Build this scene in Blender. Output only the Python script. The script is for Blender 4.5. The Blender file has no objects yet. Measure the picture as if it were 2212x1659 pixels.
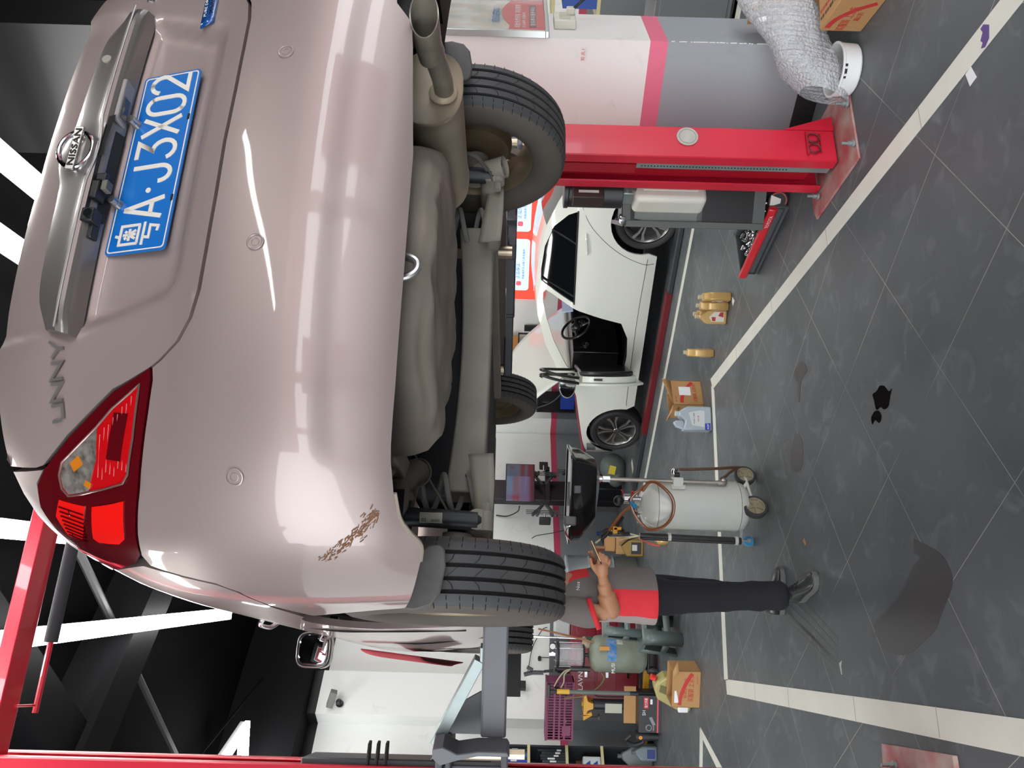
import bpy, bmesh, math, random
from mathutils import Vector, Matrix
from math import sin, cos, pi, radians as RD
random.seed(7)
scn = bpy.context.scene
C = bpy.context.collection
# ---------------------------------------------------------------- camera
F, PT, RO, H = 1684.13, -0.00288, 0.02704, 1.657
fw = Vector((0, cos(PT), sin(PT))); up0 = Vector((0, -sin(PT), cos(PT))); ri0 = Vector((1, 0, 0))
ri = ri0*cos(RO)+up0*sin(RO); up = up0*cos(RO)-ri0*sin(RO)
cam = bpy.data.objects.new('camera', bpy.data.cameras.new('camera')); C.objects.link(cam)
X_, Y_, Z_ = -up, ri, -fw          # the phone was held upright, the picture lies on its side
m4 = Matrix(((X_.x, Y_.x, Z_.x, 0), (X_.y, Y_.y, Z_.y, 0), (X_.z, Y_.z, Z_.z, H), (0, 0, 0, 1)))
cam.matrix_world = m4
cam.data.sensor_width = 36; cam.data.lens = F/2212*36; cam.data.clip_start = .05
scn.camera = cam
# ---------------------------------------------------------------- exposure, world
scn.view_settings.view_transform = 'Standard'; scn.view_settings.look = 'None'
scn.view_settings.gamma = 1; scn.view_settings.use_curve_mapping = False
scn.view_settings.exposure = 0.0
w = bpy.data.worlds.new('world'); scn.world = w; w.use_nodes = True
w.node_tree.nodes['Background'].inputs[0].default_value = (.93, .96, 1, 1)
w.node_tree.nodes['Background'].inputs[1].default_value = 6.2
try:
    scn.cycles.max_bounces = 8; scn.cycles.glossy_bounces = 4; scn.cycles.caustics_reflective = False; scn.cycles.caustics_refractive = False
    scn.cycles.sample_clamp_indirect = 6
except Exception: pass
# ---------------------------------------------------------------- materials
MC = {}
def mat(n, col=(.5, .5, .5), r=.5, m=0, coat=0, em=None, es=0, tr=0, al=1, noise=None, bump=None, spec=.5):
    """noise=(scale, amount, colour2)   bump=(scale, strength)"""
    if n in MC: return MC[n]
    M = bpy.data.materials.new(n); M.use_nodes = True; t = M.node_tree; b = t.nodes['Principled BSDF']; I = b.inputs
    I['Base Color'].default_value = (*col, 1); I['Roughness'].default_value = r; I['Metallic'].default_value = m
    I['Specular IOR Level'].default_value = spec
    if coat: I['Coat Weight'].default_value = coat; I['Coat Roughness'].default_value = .04
    if em: I['Emission Color'].default_value = (*em, 1); I['Emission Strength'].default_value = es
    if tr: I['Transmission Weight'].default_value = tr
    if al < 1: I['Alpha'].default_value = al
    if noise or bump:
        tc = t.nodes.new('ShaderNodeTexCoord')
    if noise:
        nz = t.nodes.new('ShaderNodeTexNoise'); nz.inputs['Scale'].default_value = noise[0]; nz.inputs['Detail'].default_value = 5
        t.links.new(tc.outputs['Object'], nz.inputs['Vector'])
        rp = t.nodes.new('ShaderNodeValToRGB'); rp.color_ramp.elements[0].position = .35; rp.color_ramp.elements[1].position = .75
        c2 = noise[2]; a = noise[1]
        rp.color_ramp.elements[0].color = (*col, 1); rp.color_ramp.elements[1].color = tuple(col[i]*(1-a)+c2[i]*a for i in range(3))+(1,)
        t.links.new(nz.outputs['Fac'], rp.inputs['Fac']); t.links.new(rp.outputs['Color'], I['Base Color'])
    if bump:
        nb = t.nodes.new('ShaderNodeTexNoise'); nb.inputs['Scale'].default_value = bump[0]; nb.inputs['Detail'].default_value = 3
        t.links.new(tc.outputs['Object'], nb.inputs['Vector'])
        bp = t.nodes.new('ShaderNodeBump'); bp.inputs['Strength'].default_value = bump[1]; bp.inputs['Distance'].default_value = .01
        t.links.new(nb.outputs['Fac'], bp.inputs['Height']); t.links.new(bp.outputs['Normal'], I['Normal'])
    MC[n] = M; return M
def hx(s):
    f = lambda c: ((c/255+.055)/1.055)**2.4 if c > 10 else c/255/12.92
    return tuple(f(int(s[i:i+2], 16)) for i in (0, 2, 4))
# ---------------------------------------------------------------- mesh helpers
def frame(d, hint=(0, 0, 1)):
    d = Vector(d).normalized(); h = Vector(hint)
    if abs(d.dot(h)) > .95: h = Vector((1, 0, 0)) if abs(d.x) < .9 else Vector((0, 1, 0))
    u = d.cross(h).normalized(); return u, u.cross(d).normalized(), d
def smoothpath(P, k=6):
    P = [Vector(p) for p in P]
    if len(P) < 3: return P
    o = []
    for i in range(len(P)-1):
        p0 = P[i-1] if i else P[0]*2-P[1]; p1 = P[i]; p2 = P[i+1]; p3 = P[i+2] if i+2 < len(P) else P[i+1]*2-P[i]
        for j in range(k):
            t = j/k; o.append(.5*((2*p1)+(p2-p0)*t+(2*p0-5*p1+4*p2-p3)*t*t+(3*p1-p0-3*p2+p3)*t**3))
    o.append(P[-1]); return o
class MB:
    def __init__(s): s.v = []; s.f = []; s.mi = []; s.cur = 0
    def add(s, V, Fc):
        o = len(s.v); s.v += [tuple(v) for v in V]; s.f += [[i+o for i in f] for f in Fc]; s.mi += [s.cur]*len(Fc); return s
    def box(s, c, d, R=None):
        V = [Vector((x*d[0]/2, y*d[1]/2, z*d[2]/2)) for x in (-1, 1) for y in (-1, 1) for z in (-1, 1)]
        if R is not None: V = [R @ v for v in V]
        return s.add([v+Vector(c) for v in V], [[0, 1, 3, 2], [4, 6, 7, 5], [0, 4, 5, 1], [2, 3, 7, 6], [0, 2, 6, 4], [1, 5, 7, 3]])
    def bb(s, x0, x1, y0, y1, z0, z1): return s.box(((x0+x1)/2, (y0+y1)/2, (z0+z1)/2), (abs(x1-x0), abs(y1-y0), abs(z1-z0)))
    def beam(s, p, q, w, h, hint=(0, 0, 1)):
        u, v, d = frame(Vector(q)-Vector(p), hint); p = Vector(p); q = Vector(q)
        V = [a+u*i*w/2+v*j*h/2 for a in (p, q) for i, j in ((-1, -1), (1, -1), (1, 1), (-1, 1))]
        return s.add(V, [[0, 3, 2, 1], [4, 5, 6, 7], [0, 1, 5, 4], [1, 2, 6, 5], [2, 3, 7, 6], [3, 0, 4, 7]])
    def cyl(s, p, q, r, r2=None, n=20, cap=True):
        r2 = r if r2 is None else r2; u, v, d = frame(Vector(q)-Vector(p)); V = []
        for a, rr in ((Vector(p), r), (Vector(q), r2)):
            V += [a+u*cos(2*pi*i/n)*rr+v*sin(2*pi*i/n)*rr for i in range(n)]
        Fc = [[i, (i+1) % n, n+(i+1) % n, n+i] for i in range(n)]
        if cap: Fc += [list(range(n))[::-1], list(range(n, 2*n))]
        return s.add(V, Fc)
    def tube(s, P, r, n=8, k=6, closed=False, cap=True):
        P = smoothpath(P, k) if k > 1 else [Vector(p) for p in P]
        V = []; L = len(P); u = None
        for i, p in enumerate(P):
            d = (P[(i+1) % L if closed else min(i+1, L-1)]-P[(i-1) if (i or closed) else 0]).normalized()
            if u is None: u, v, _ = frame(d)
            else:
                u = (u-d*u.dot(d)); u = u.normalized() if u.length > 1e-6 else frame(d)[0]; v = u.cross(d)
            rr = r[min(len(r)-1, round(i/(L-1)*(len(r)-1)))] if isinstance(r, (list, tuple)) else r
            V += [p+u*cos(2*pi*j/n)*rr+v*sin(2*pi*j/n)*rr for j in range(n)]
        Fc = [[i*n+j, i*n+(j+1) % n, (i+1)*n+(j+1) % n, (i+1)*n+j] for i in range(L-1) for j in range(n)]
        if closed: Fc += [[(L-1)*n+j, (L-1)*n+(j+1) % n, (j+1) % n, j] for j in range(n)]
        elif cap: Fc += [list(range(n))[::-1], list(range((L-1)*n, L*n))]
        return s.add(V, Fc)
    def lathe(s, prof, o=(0, 0, 0), ax=(0, 0, 1), n=28, sy=1, arc=None):
        u, v, d = frame(ax); o = Vector(o); V = []; A = 2*pi if arc is None else arc
        m = n if arc is None else n+1
        for r, h in prof: V += [o+d*h+u*cos(A*i/n)*r+v*sin(A*i/n)*r*sy for i in range(m)]
        Fc = [[k*m+i, k*m+(i+1) % m, (k+1)*m+(i+1) % m, (k+1)*m+i] for k in range(len(prof)-1) for i in range(n)]
        return s.add(V, Fc)
    def prism(s, poly, h, o=(0, 0, 0), u=(1, 0, 0), v=(0, 1, 0), w=None):
        o, u, v = Vector(o), Vector(u), Vector(v); w = Vector(w) if w is not None else u.cross(v); n = len(poly)
        A = [o+u*p[0]+v*p[1] for p in poly]; V = A+[a+w*h for a in A]
        return s.add(V, [list(range(n))[::-1], list(range(n, 2*n))]+[[i, (i+1) % n, n+(i+1) % n, n+i] for i in range(n)])
    def sph(s, c, r, n=16, m=10):
        r = (r, r, r) if not isinstance(r, (tuple, list)) else r; c = Vector(c); V = []
        for i in range(m+1):
            a = pi*i/m
            V += [c+Vector((r[0]*sin(a)*cos(2*pi*j/n), r[1]*sin(a)*sin(2*pi*j/n), r[2]*cos(a))) for j in range(n)]
        return s.add(V, [[i*n+j, i*n+(j+1) % n, (i+1)*n+(j+1) % n, (i+1)*n+j] for i in range(m) for j in range(n)])
    def loft(s, secs, cap=True):
        n = len(secs[0]); V = [p for q in secs for p in q]
        Fc = [[k*n+i, k*n+(i+1) % n, (k+1)*n+(i+1) % n, (k+1)*n+i] for k in range(len(secs)-1) for i in range(n)]
        if cap: Fc += [list(range(n))[::-1], [(len(secs)-1)*n+i for i in range(n)]]
        return s.add(V, Fc)
    def grid(s, fn, nu, nv):
        V = [fn(i/nu, j/nv) for i in range(nu+1) for j in range(nv+1)]
        return s.add(V, [[i*(nv+1)+j, (i+1)*(nv+1)+j, (i+1)*(nv+1)+j+1, i*(nv+1)+j+1] for i in range(nu) for j in range(nv)])
    def ribbon(s, P, w, h, o, u, v, wv):
        """flat stroke of width w along a 2-D polyline, h thick, in the plane o,u,v"""
        P = [Vector(p) for p in P]; L = []; R = []
        for i, p in enumerate(P):
            a = (P[i]-P[i-1]).normalized() if i else (P[1]-P[0]).normalized(); b = (P[i+1]-P[i]).normalized() if i+1 < len(P) else a
            t = (a+b); t = t.normalized() if t.length > .01 else a; nn = Vector((-t.y, t.x)); k = w/2/max(.45, abs(nn.dot(Vector((-a.y, a.x)))))
            L.append(p+nn*k); R.append(p-nn*k)
        for i in range(len(P)-1): s.prism([R[i], R[i+1], L[i+1], L[i]], h, o, u, v, wv)
        return s
    def build(s, name, mats, parent=None, ang=35, bevel=0, sub=0, seg=2, solid=0):
        me = bpy.data.meshes.new(name); me.from_pydata(s.v, [], s.f)
        mats = mats if isinstance(mats, (list, tuple)) else [mats]
        for m in mats: me.materials.append(m)
        if len(mats) > 1: me.polygons.foreach_set('material_index', s.mi)
        bm = bmesh.new(); bm.from_mesh(me)
        bmesh.ops.remove_doubles(bm, verts=bm.verts, dist=1e-6)
        bmesh.ops.recalc_face_normals(bm, faces=bm.faces); bm.to_mesh(me); bm.free()
        me.polygons.foreach_set('use_smooth', [True]*len(me.polygons)); me.set_sharp_from_angle(angle=RD(ang))
        o = bpy.data.objects.new(name, me); C.objects.link(o)
        if parent is not None: o.parent = parent
        if bevel:
            b = o.modifiers.new('b', 'BEVEL'); b.width = bevel; b.segments = seg; b.limit_method = 'ANGLE'; b.angle_limit = RD(40)
        if solid:
            q = o.modifiers.new('s', 'SOLIDIFY'); q.thickness = solid; q.offset = -1
        if sub:
            q = o.modifiers.new('u', 'SUBSURF'); q.levels = sub; q.render_levels = sub
        return o
def tag(o, label, cat, group=None, kind=None):
    o['label'] = label; o['category'] = cat
    if group: o['group'] = group
    if kind: o['kind'] = kind
    return o
def T(name, cat, label, loc=(0, 0, 0), rz=0, group=None):
    o = bpy.data.objects.new(name, None); C.objects.link(o); o.location = loc; o.rotation_euler = (0, 0, rz); o.empty_display_size = .05
    return tag(o, label, cat, group)
def struct(o): o['kind'] = 'structure'; return o
def text(name, s, size, m, parent, o, u, v, ext=.0006, width=None, align='LEFT', name_label=None):
    """lettering lying in the plane o,u,v (u reading direction, v up)"""
    cu = bpy.data.curves.new(name, 'FONT'); cu.body = s; cu.size = size; cu.extrude = ext; cu.resolution_u = 2; cu.align_x = align
    ob = bpy.data.objects.new(name+'_tmp', cu); C.objects.link(ob)
    u = Vector(u).normalized(); v = Vector(v); v = (v-u*v.dot(u)).normalized(); n = u.cross(v); k = 1
    bpy.context.view_layer.update(); dg = bpy.context.evaluated_depsgraph_get()
    me = bpy.data.meshes.new_from_object(ob.evaluated_get(dg)); bpy.data.objects.remove(ob)
    me.name = name; me.materials.clear(); me.materials.append(m)
    if len(me.polygons): me.polygons.foreach_set('material_index', [0]*len(me.polygons))
    if width and len(me.vertices):
        xs = [q.co.x for q in me.vertices]; d = max(xs)-min(xs); k = width/d if d > 0 else 1
    ob = bpy.data.objects.new(name, me); C.objects.link(ob)
    ob.matrix_local = Matrix(((u.x*k, v.x, n.x, o[0]), (u.y*k, v.y, n.y, o[1]), (u.z*k, v.z, n.z, o[2]), (0, 0, 0, 1)))
    if parent is not None: ob.parent = parent
    return ob
# building axes: the shop's walls and tiles run along E1 / E2
BA = RD(50.2); E1 = Vector((cos(BA), sin(BA), 0)); E2 = Vector((-E1.y, E1.x, 0))
def W(a, b, z=0): return E1*a+E2*b+Vector((0, 0, z))
# ---------------------------------------------------------------- ceiling LED strips (the shop's own lamps, then added ones)
led = mat('led_tube', (1, 1, 1), .4, em=(1, .99, .97), es=30); led2 = mat('added_led_dimmer', (1, 1, 1), .4, em=(1, .99, .97), es=21)
ledh = mat('led_housing', (.75, .76, .76), .4)
def strip(name_label, p, q, wid=.085, z=4.3, lm_=None):
    p = Vector((p[0], p[1], z)); q = Vector((q[0], q[1], z))
    t = T('ceiling_strip_light', 'lamp', name_label, p, 0, 'ceiling strip lights')
    b = MB().beam((0, 0, 0), q-p, wid, .05); b.build('diffuser', lm_ or led, t)
    MB().beam((0, 0, .05), q-p+Vector((0, 0, .05)), wid*.8, .05).build('housing', ledh, t)
    return t
sd = Vector((-.2453, .9694))
def sline(x, y0, y1): k = lambda yy: (x+sd.x/sd.y*(yy-4.1), yy); return k(y0), k(y1)
strip('long bright strip light above the car roof corner beside the red crossbeam', *sline(-1.42, 1.6, 7.52), wid=.1)
strip('short bright strip light ending just above the tail lamp', *sline(-.83, 2.0, 5.6), wid=.1)
strip('bright strip light above the boot lid, nearer the maker badge', *sline(.67, 2.2, 6.2), wid=.1)
strip('bright strip light above the boot lid, nearer the top edge', *sline(1.09, 2.2, 5.8), wid=.1)
strip('one leg of the far V of ceiling strip lights, the leg pointing at the camera', (-3.63, 8.16), (-3.72, 7.0), wid=.07)
strip('other leg of the V of strip lights far behind, crossing towards the back wall', (-3.63, 8.12), (-4.5, 8.06), wid=.07)
strip('added strip light over the bonnet of the parked white car', (-.2, 8.0), (-1.5, 9.6), wid=.12, lm_=led2)  # hidden behind the raised car, added to brighten the far end
strip('added strip light over the boot of the parked white car', (2.6, 6.3), (1.0, 8.2), wid=.12, lm_=led2)  # added fill, also out of sight behind the raised car
strip('added strip light between the white car and the back wall', (.8, 9.2), (-.6, 11.0), wid=.12, lm_=led2)  # added out of sight to brighten the back wall
strip('added strip light over the right bay behind the pillar', (4.2, 5.2), (3.2, 8.2), wid=.12, lm_=led2)  # added fill for the far right, not visible
strip('added strip light beside the photographer on the right', (3.6, -3.2), (3.0, .6), wid=.1)  # unseen lamp added to brighten the near floor
strip('added strip light over the left bay outside the view', (-3.4, 4.9), (-2.9, 2.0), wid=.12)  # unseen lamp added to light the left part of the room
# ---------------------------------------------------------------- room shell
def nodes(M): return M.node_tree.nodes, M.node_tree.links, M.node_tree.nodes['Principled BSDF']
def floor_mat():
    M = mat('floor_tile', (.05, .05, .05), .3); N, L, b = nodes(M)
    tc = N.new('ShaderNodeTexCoord'); sp = N.new('ShaderNodeSeparateXYZ'); L.new(tc.outputs['Object'], sp.inputs[0])
    def math_(op, a, bb=None, c=None):
        n = N.new('ShaderNodeMath'); n.operation = op
        for i, x in enumerate((a, bb, c)):
            if x is None: continue
            if isinstance(x, (int, float)): n.inputs[i].default_value = x
            else: L.new(x, n.inputs[i])
        return n.outputs[0]
    def line(o):
        f = math_('FRACT', math_('ADD', math_('DIVIDE', o, .6), 100.5)); d = math_('ABSOLUTE', math_('SUBTRACT', f, .5)); return math_('LESS_THAN', d, .0027)
    g = math_('MAXIMUM', line(sp.outputs[0]), line(sp.outputs[1]))
    def nz(s, d=4, dist=0):
        n = N.new('ShaderNodeTexNoise'); n.inputs['Scale'].default_value = s; n.inputs['Detail'].default_value = d; n.inputs['Distortion'].default_value = dist
        L.new(tc.outputs['Object'], n.inputs['Vector']); return n.outputs['Fac']
    # the grout is worn away in stretches
    wear = N.new('ShaderNodeMapRange'); wear.inputs[1].default_value = .34; wear.inputs[2].default_value = .55; L.new(nz(1.3, 3), wear.inputs[0])
    g = math_('MULTIPLY', g, wear.outputs[0])
    r1 = N.new('ShaderNodeValToRGB'); e = r1.color_ramp.elements; e[0].position = .3; e[0].color = (*hx('52575a'), 1); e[1].position = .75; e[1].color = (*hx('686d70'), 1); L.new(nz(1.6, 6, .4), r1.inputs[0])
    r2 = N.new('ShaderNodeValToRGB'); e = r2.color_ramp.elements; e[0].position = .55; e[0].color = (0, 0, 0, 1); e[1].position = .78; e[1].color = (.42, .42, .42, 1); L.new(nz(6, 8, 1.2), r2.inputs[0])
    mx = N.new('ShaderNodeMix'); mx.data_type = 'RGBA'; L.new(r2.outputs[0], mx.inputs[0]); L.new(r1.outputs[0], mx.inputs[6]); mx.inputs[7].default_value = (*hx('90959a'), 1)
    m2 = N.new('ShaderNodeMix'); m2.data_type = 'RGBA'; L.new(g, m2.inputs[0]); L.new(mx.outputs[2], m2.inputs[6]); m2.inputs[7].default_value = (*hx('a8a79c'), 1)
    L.new(m2.outputs[2], b.inputs['Base Color'])
    rr = N.new('ShaderNodeMapRange'); rr.inputs[3].default_value = .30; rr.inputs[4].default_value = .50; b.inputs['Specular IOR Level'].default_value = .22; L.new(nz(3, 6, .5), rr.inputs[0]); L.new(rr.outputs[0], b.inputs['Roughness'])
    return M
g = MB(); g.bb(-16, 16, -16, 16, -.12, 0); fo = g.build('floor', floor_mat())
P00 = Vector((1.335, 3.541, 0)); fo.location = P00; fo.rotation_euler.z = RD(140.24); struct(fo)
def wall_mat(n, zs):
    """painted in bands by height: [(z, colour), ...] each colour holds from its height upward; dirt marks on the white"""
    M = mat(n, (.6, .6, .6), .55); N, L, b = nodes(M)
    tc = N.new('ShaderNodeTexCoord'); sp = N.new('ShaderNodeSeparateXYZ'); L.new(tc.outputs['Object'], sp.inputs[0])
    mr = N.new('ShaderNodeMath'); mr.operation = 'DIVIDE'; L.new(sp.outputs[2], mr.inputs[0]); mr.inputs[1].default_value = 6
    rp = N.new('ShaderNodeValToRGB'); rp.color_ramp.interpolation = 'CONSTANT'; E = rp.color_ramp.elements
    while len(E) < len(zs): E.new(.5)
    for e, (z, c) in zip(E, zs): e.position = z/6; e.color = (*c, 1)
    L.new(mr.outputs[0], rp.inputs[0])
    nz = N.new('ShaderNodeTexNoise'); nz.inputs['Scale'].default_value = 5; nz.inputs['Detail'].default_value = 7; nz.inputs['Distortion'].default_value = .8; L.new(tc.outputs['Object'], nz.inputs['Vector'])
    r2 = N.new('ShaderNodeMapRange'); r2.inputs[1].default_value = .62; r2.inputs[2].default_value = .8; r2.inputs[4].default_value = .35; L.new(nz.outputs['Fac'], r2.inputs[0])
    mx = N.new('ShaderNodeMix'); mx.data_type = 'RGBA'; mx.blend_type = 'MULTIPLY'; L.new(r2.outputs[0], mx.inputs[0]); L.new(rp.outputs[0], mx.inputs[6]); mx.inputs[7].default_value = (.62, .58, .52, 1)
    L.new(mx.outputs[2], b.inputs['Base Color']); return M
GR, PK, WH, BK = hx('7d8184'), hx('bd4560'), hx('eceeea'), (.0025, .0025, .003)
wm = wall_mat('wall_paint_back', [(0, GR), (.855, PK), (.96, WH), (3.78, BK)])
wp = wall_mat('wall_paint_pillar', [(0, (.012, .012, .012)), (.1, hx('989da2')), (.855, hx('e0708a')), (.956, hx('e6e3df')), (3.78, BK)])
blk = mat('black_paint', BK, .9, spec=.04)
def wallbox(n, a0, a1, b0, b1, z0, z1, m):
    g = MB(); g.bb(a0, a1, b0, b1, z0, z1); o = g.build(n, m); o.rotation_euler.z = BA; return struct(o)
wallbox('wall_back', -9, 9.9, 8.95, 9.15, 0, 4.7, wm)
wallbox('wall_right', 9.9, 10.1, -7, 8.95, 0, 4.7, wm)
wallbox('wall_back_recess', 4.98, 9.44, 8.93, 8.95, 0, 3.78, wm)
wallbox('wall_pilaster', 4.44, 4.98, 8.72, 8.95, 0, 4.7, wm)
wallbox('wall_corner_pilaster', 9.46, 9.9, 8.6, 8.95, 0, 4.7, wm)
wf = wall_mat('wall_paint_front', [(0, GR), (.855, PK), (1.0, WH), (2.2, hx('c9424f')), (3.6, WH), (3.78, BK)])
wallbox('wall_front', -9, 9.9, -5.2, -5.0, 2.9, 4.7, wf)
for i, a in enumerate((-6, -2.5, 1.2, 4.9, 8.6)): wallbox('wall_front_pier', a, a+.35, -5.2, -4.9, 0, 2.9, wf)
pkm = mat('reflector_pink', hx('c8505c'), .5)
wallbox('wall_front_reflector', -2.9, -.9, -5.0, -4.9, .5, 2.3, pkm); wallbox('wall_front_reflector', 1.9, 3.4, -5.0, -4.9, .5, 2.3, pkm)  # unseen panels added so that the bumper reflects pink
g = MB(); g.bb(4.34, 4.82, 1.23, 1.95, 0, 4.7); o = g.build('wall_pillar', wp); o.rotation_euler.z = BA; struct(o)
g = MB(); g.bb(-9, 10.1, -5.2, 9.15, 4.7, 4.8); o = g.build('ceiling', blk); o.rotation_euler.z = BA; struct(o)
# black beams and conduits just under the ceiling
bpt = mat('black_beam', (.006, .006, .007), .8, spec=.1)
for i, (a0, a1, b0, b1, z0) in enumerate([(-9, 9.9, 5.1, 5.45, 4.35), (2.2, 2.5, -5, 8.9, 4.4), (-9, 9.9, 8.5, 8.93, 3.9)]):
    wallbox('trim_%d' % (i+1), a0, a1, b0, b1, z0, 4.7, bpt)
g = MB(); g.tube([(-.6, 4.75, 4.5), (-1.37, 5.34, 4.5), (-3.37, 6.87, 4.5), (-4.6, 7.8, 4.5)], .03, k=1)
tag(g.build('ceiling_conduit', mat('dull_steel', (.05, .05, .05), .5)), 'dull metal conduit running diagonally across the black ceiling', 'pipe')
g = MB(); g.tube([(-3.2, 8.3, 4.2), (-3.3, 5.0, 4.25)], .012, k=1)
tag(g.build('ceiling_cable', blk), 'thin dark cable under the black ceiling near the camera on the wall', 'cable')
# ---------------------------------------------------------------- painted tile lines on the floor
def line_mat():
    M = mat('white_tile', hx('e6e6da'), .4, noise=(3, .5, hx('cfd0c6'))); return M
lm = line_mat(); li = [3]
def fline(P, name=None):
    g = MB(); g.prism(P, .002, (0, 0, .0005)); li[0] += 1
    return struct(g.build('trim_%d' % li[0], lm))
fline([(-2.234, 5.716), (-.55, .73), (-.44, .77), (-2.139, 5.76)])                # left line of the bay
fline([(.084, 6.43), (2.976, -2), (2.875, -2), (.0023, 6.35)])                  # right line
fline([(.03, 6.40), (-2.155, 5.80), (-2.13, 5.705), (.0, 6.31)])                # back line
p = lambda a, b: tuple(W(a, b))[:2]
fline([p(6.44, 1.0), p(6.44, 7.6), p(6.53, 7.6), p(6.53, 1.0)])
fline([(-1.02, 10.45), (-1.62, 9.72), (-1.56, 9.66), (-.95, 10.38)])
fline([(-2.817, 6.47), (-3.9, 6.40), (-3.9, 6.31), (-2.86, 6.37)]); fline([(-2.80, 6.46), (-2.815, 5.3), (-2.91, 5.3), (-2.86, 6.40)])
fline([(2.75, 5.9), (3.9, 7.5), (4.05, 7.45), (2.9, 5.8)])
# dark joints where the line tiles meet
g = MB()
for t in (.13, .25, .42, .56, .7, .83):
    a = Vector((-2.19+(1.70)*t, 5.735-(4.98)*t, .0027)); g.beam(a+Vector((-.05, -.016, 0)), a+Vector((.055, .02, 0)), .003, .0006)
for t in (.08, .17, .27, .38, .5):
    a = Vector((.043+2.885*t, 6.39-8.40*t, .0027)); g.beam(a+Vector((-.05, -.016, 0)), a+Vector((.05, .018, 0)), .003, .0006)
struct(g.build('trim_joint_marks', mat('grout_dark', (.3, .3, .28), .6)))
# ================================================================ silver saloon up on the lift
def interp(T,x):
    if x<=T[0][0]: return T[0][1]
    if x>=T[-1][0]: return T[-1][1]
    n=len(T)
    for i in range(n-1):
        if x<=T[i+1][0]: break
    x0,y0=T[i];x1,y1=T[i+1];h=x1-x0;t=(x-x0)/h
    m0=(y1-T[i-1][1])/(x1-T[i-1][0]) if i>0 else (y1-y0)/h
    m1=(T[i+2][1]-y0)/(T[i+2][0]-x0) if i+2<n else (y1-y0)/h
    return (2*t**3-3*t*t+1)*y0+(t**3-2*t*t+t)*h*m0+(-2*t**3+3*t*t)*y1+(t**3-t*t)*h*m1
PL=[(0,0),(.2,.004),(.4,.018),(.52,.036),(.62,.066),(.70,.11),(.76,.17),(.80,.24),(.83,.34),(.845,.46),(.8475,.60)]
_s=[0]
for _a,_b in zip(PL,PL[1:]): _s.append(_s[-1]+math.hypot(_b[0]-_a[0],_b[1]-_a[1]))
PX=[(s,p[0]) for s,p in zip(_s,PL)]; PY=[(s,p[1]) for s,p in zip(_s,PL)]; SE=_s[-1]
RT=[(.26,-.88),(.32,-.905),(.36,-.925),(.40,-.948),(.46,-.966),(.52,-.976),(.58,-.980),(.64,-.976),(.70,-.966),(.75,-.952),(.80,-.932),(.87,-.912),(.95,-.895),(1.0,-.888),(1.06,-.886),(1.10,-.880),(1.14,-.868),(1.175,-.85),(1.2,-.82)]
WT=[(.2,.79),(.30,.82),(.36,.832),(.45,.842),(.56,.8475),(.70,.8475),(.80,.840),(.88,.828),(.94,.812),(1.0,.790),(1.06,.762),(1.12,.73),(1.2,.68)]
WS=[(.2,.80),(.3,.825),(.45,.838),(.6,.8475),(.8,.843),(.9,.832),(.96,.818),(1.0,.80),(1.05,.78),(1.2,.74)]
def S(s,z):
    """car skin point: s = distance round the body from the middle of the tail (negative = left), z = height"""
    a=abs(s); sg=-1 if s<0 else 1
    if a<SE: x=interp(PX,a); y=interp(PY,a)
    else: x=.8475; y=PY[-1][1]+a-SE
    k=min(1,max(0,(y-.25)/.6)); k=k*k*(3-2*k)
    W=interp(WT,z)*(1-k)+interp(WS,z)*k
    R=interp(RT,z)
    q=max(0,1-y/.75); R=-.98+(R+.98)*(q if q<1 else 1)
    # front half narrows towards the nose
    Y=R+y
    if Y>2.4: W-=.16*min(1,((Y-2.4)/1.1))**2.2
    return (sg*x*W/.8475, Y, z)
from mathutils.geometry import delaunay_2d_cdt
paint = mat('champagne_paint', hx('a89893'), .42, .35, coat=.7)
paintd = mat('garnish_paint', hx('8b8481'), .36, .6, coat=.8)
blackp = mat('black_plastic', (.012, .012, .013), .45)
seam = mat('seam_black', (.004, .004, .004), .7)
chrome = mat('chrome', (.78, .78, .8), .12, 1)
rubber = mat('tyre_rubber', hx('444547'), .6, noise=(7, .5, hx('57534f')))
sipe = mat('tyre_groove_shade', (.006, .006, .006), .8)  # shade inside grooves and sipes painted as black
dirtm = mat('dusty_underbody', hx('7d776c'), .75, noise=(6, .6, hx('7b7366')), bump=(9, .25))
dirtb = mat('dusty_brown_underbody', hx('8b8177'), .55, noise=(4, .7, hx('b3a595')), bump=(5, .5))
dirtd = mat('dark_underbody', hx('33343a'), .7, noise=(5, .5, hx('3f3d3a')))
arm_m = mat('dusty_suspension', hx('8a857b'), .6, noise=(8, .5, hx('a59d8d')))
steelb = mat('muffler_steel', hx('a89c8b'), .45, .15, noise=(5, .7, hx('c9b898')))
flapm = mat('mud_flap_rubber', hx('555352'), .6, noise=(14, .6, hx('75716b')))
glassd = mat('dark_car_glass', (.01, .012, .014), .06, coat=.5)
white_em = mat('white_print', hx('e8e6dc'), .5)
def ztop(a): return interp([(0, 1.195), (.36, 1.178), (.64, 1.14), (.72, 1.13), (.82, 1.115), (.9, 1.105), (1.4, 1.10), (2.2, 1.06), (4.0, .98), (4.6, .93)], a)
def SN(s, z, off=0):
    p = Vector(S(s, z)); e = 2e-3
    n = (Vector(S(s+e, z))-Vector(S(s-e, z))).cross(Vector(S(s, z+e))-Vector(S(s, z-e))); n.normalize()
    return p+n*off, n
def sY(Y, z, sg=-1):
    lo, hi = .3, 5.5
    for _ in range(40):
        m = (lo+hi)/2
        if S(sg*m, z)[1] < Y: lo = m
        else: hi = m
    return sg*(lo+hi)/2
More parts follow.
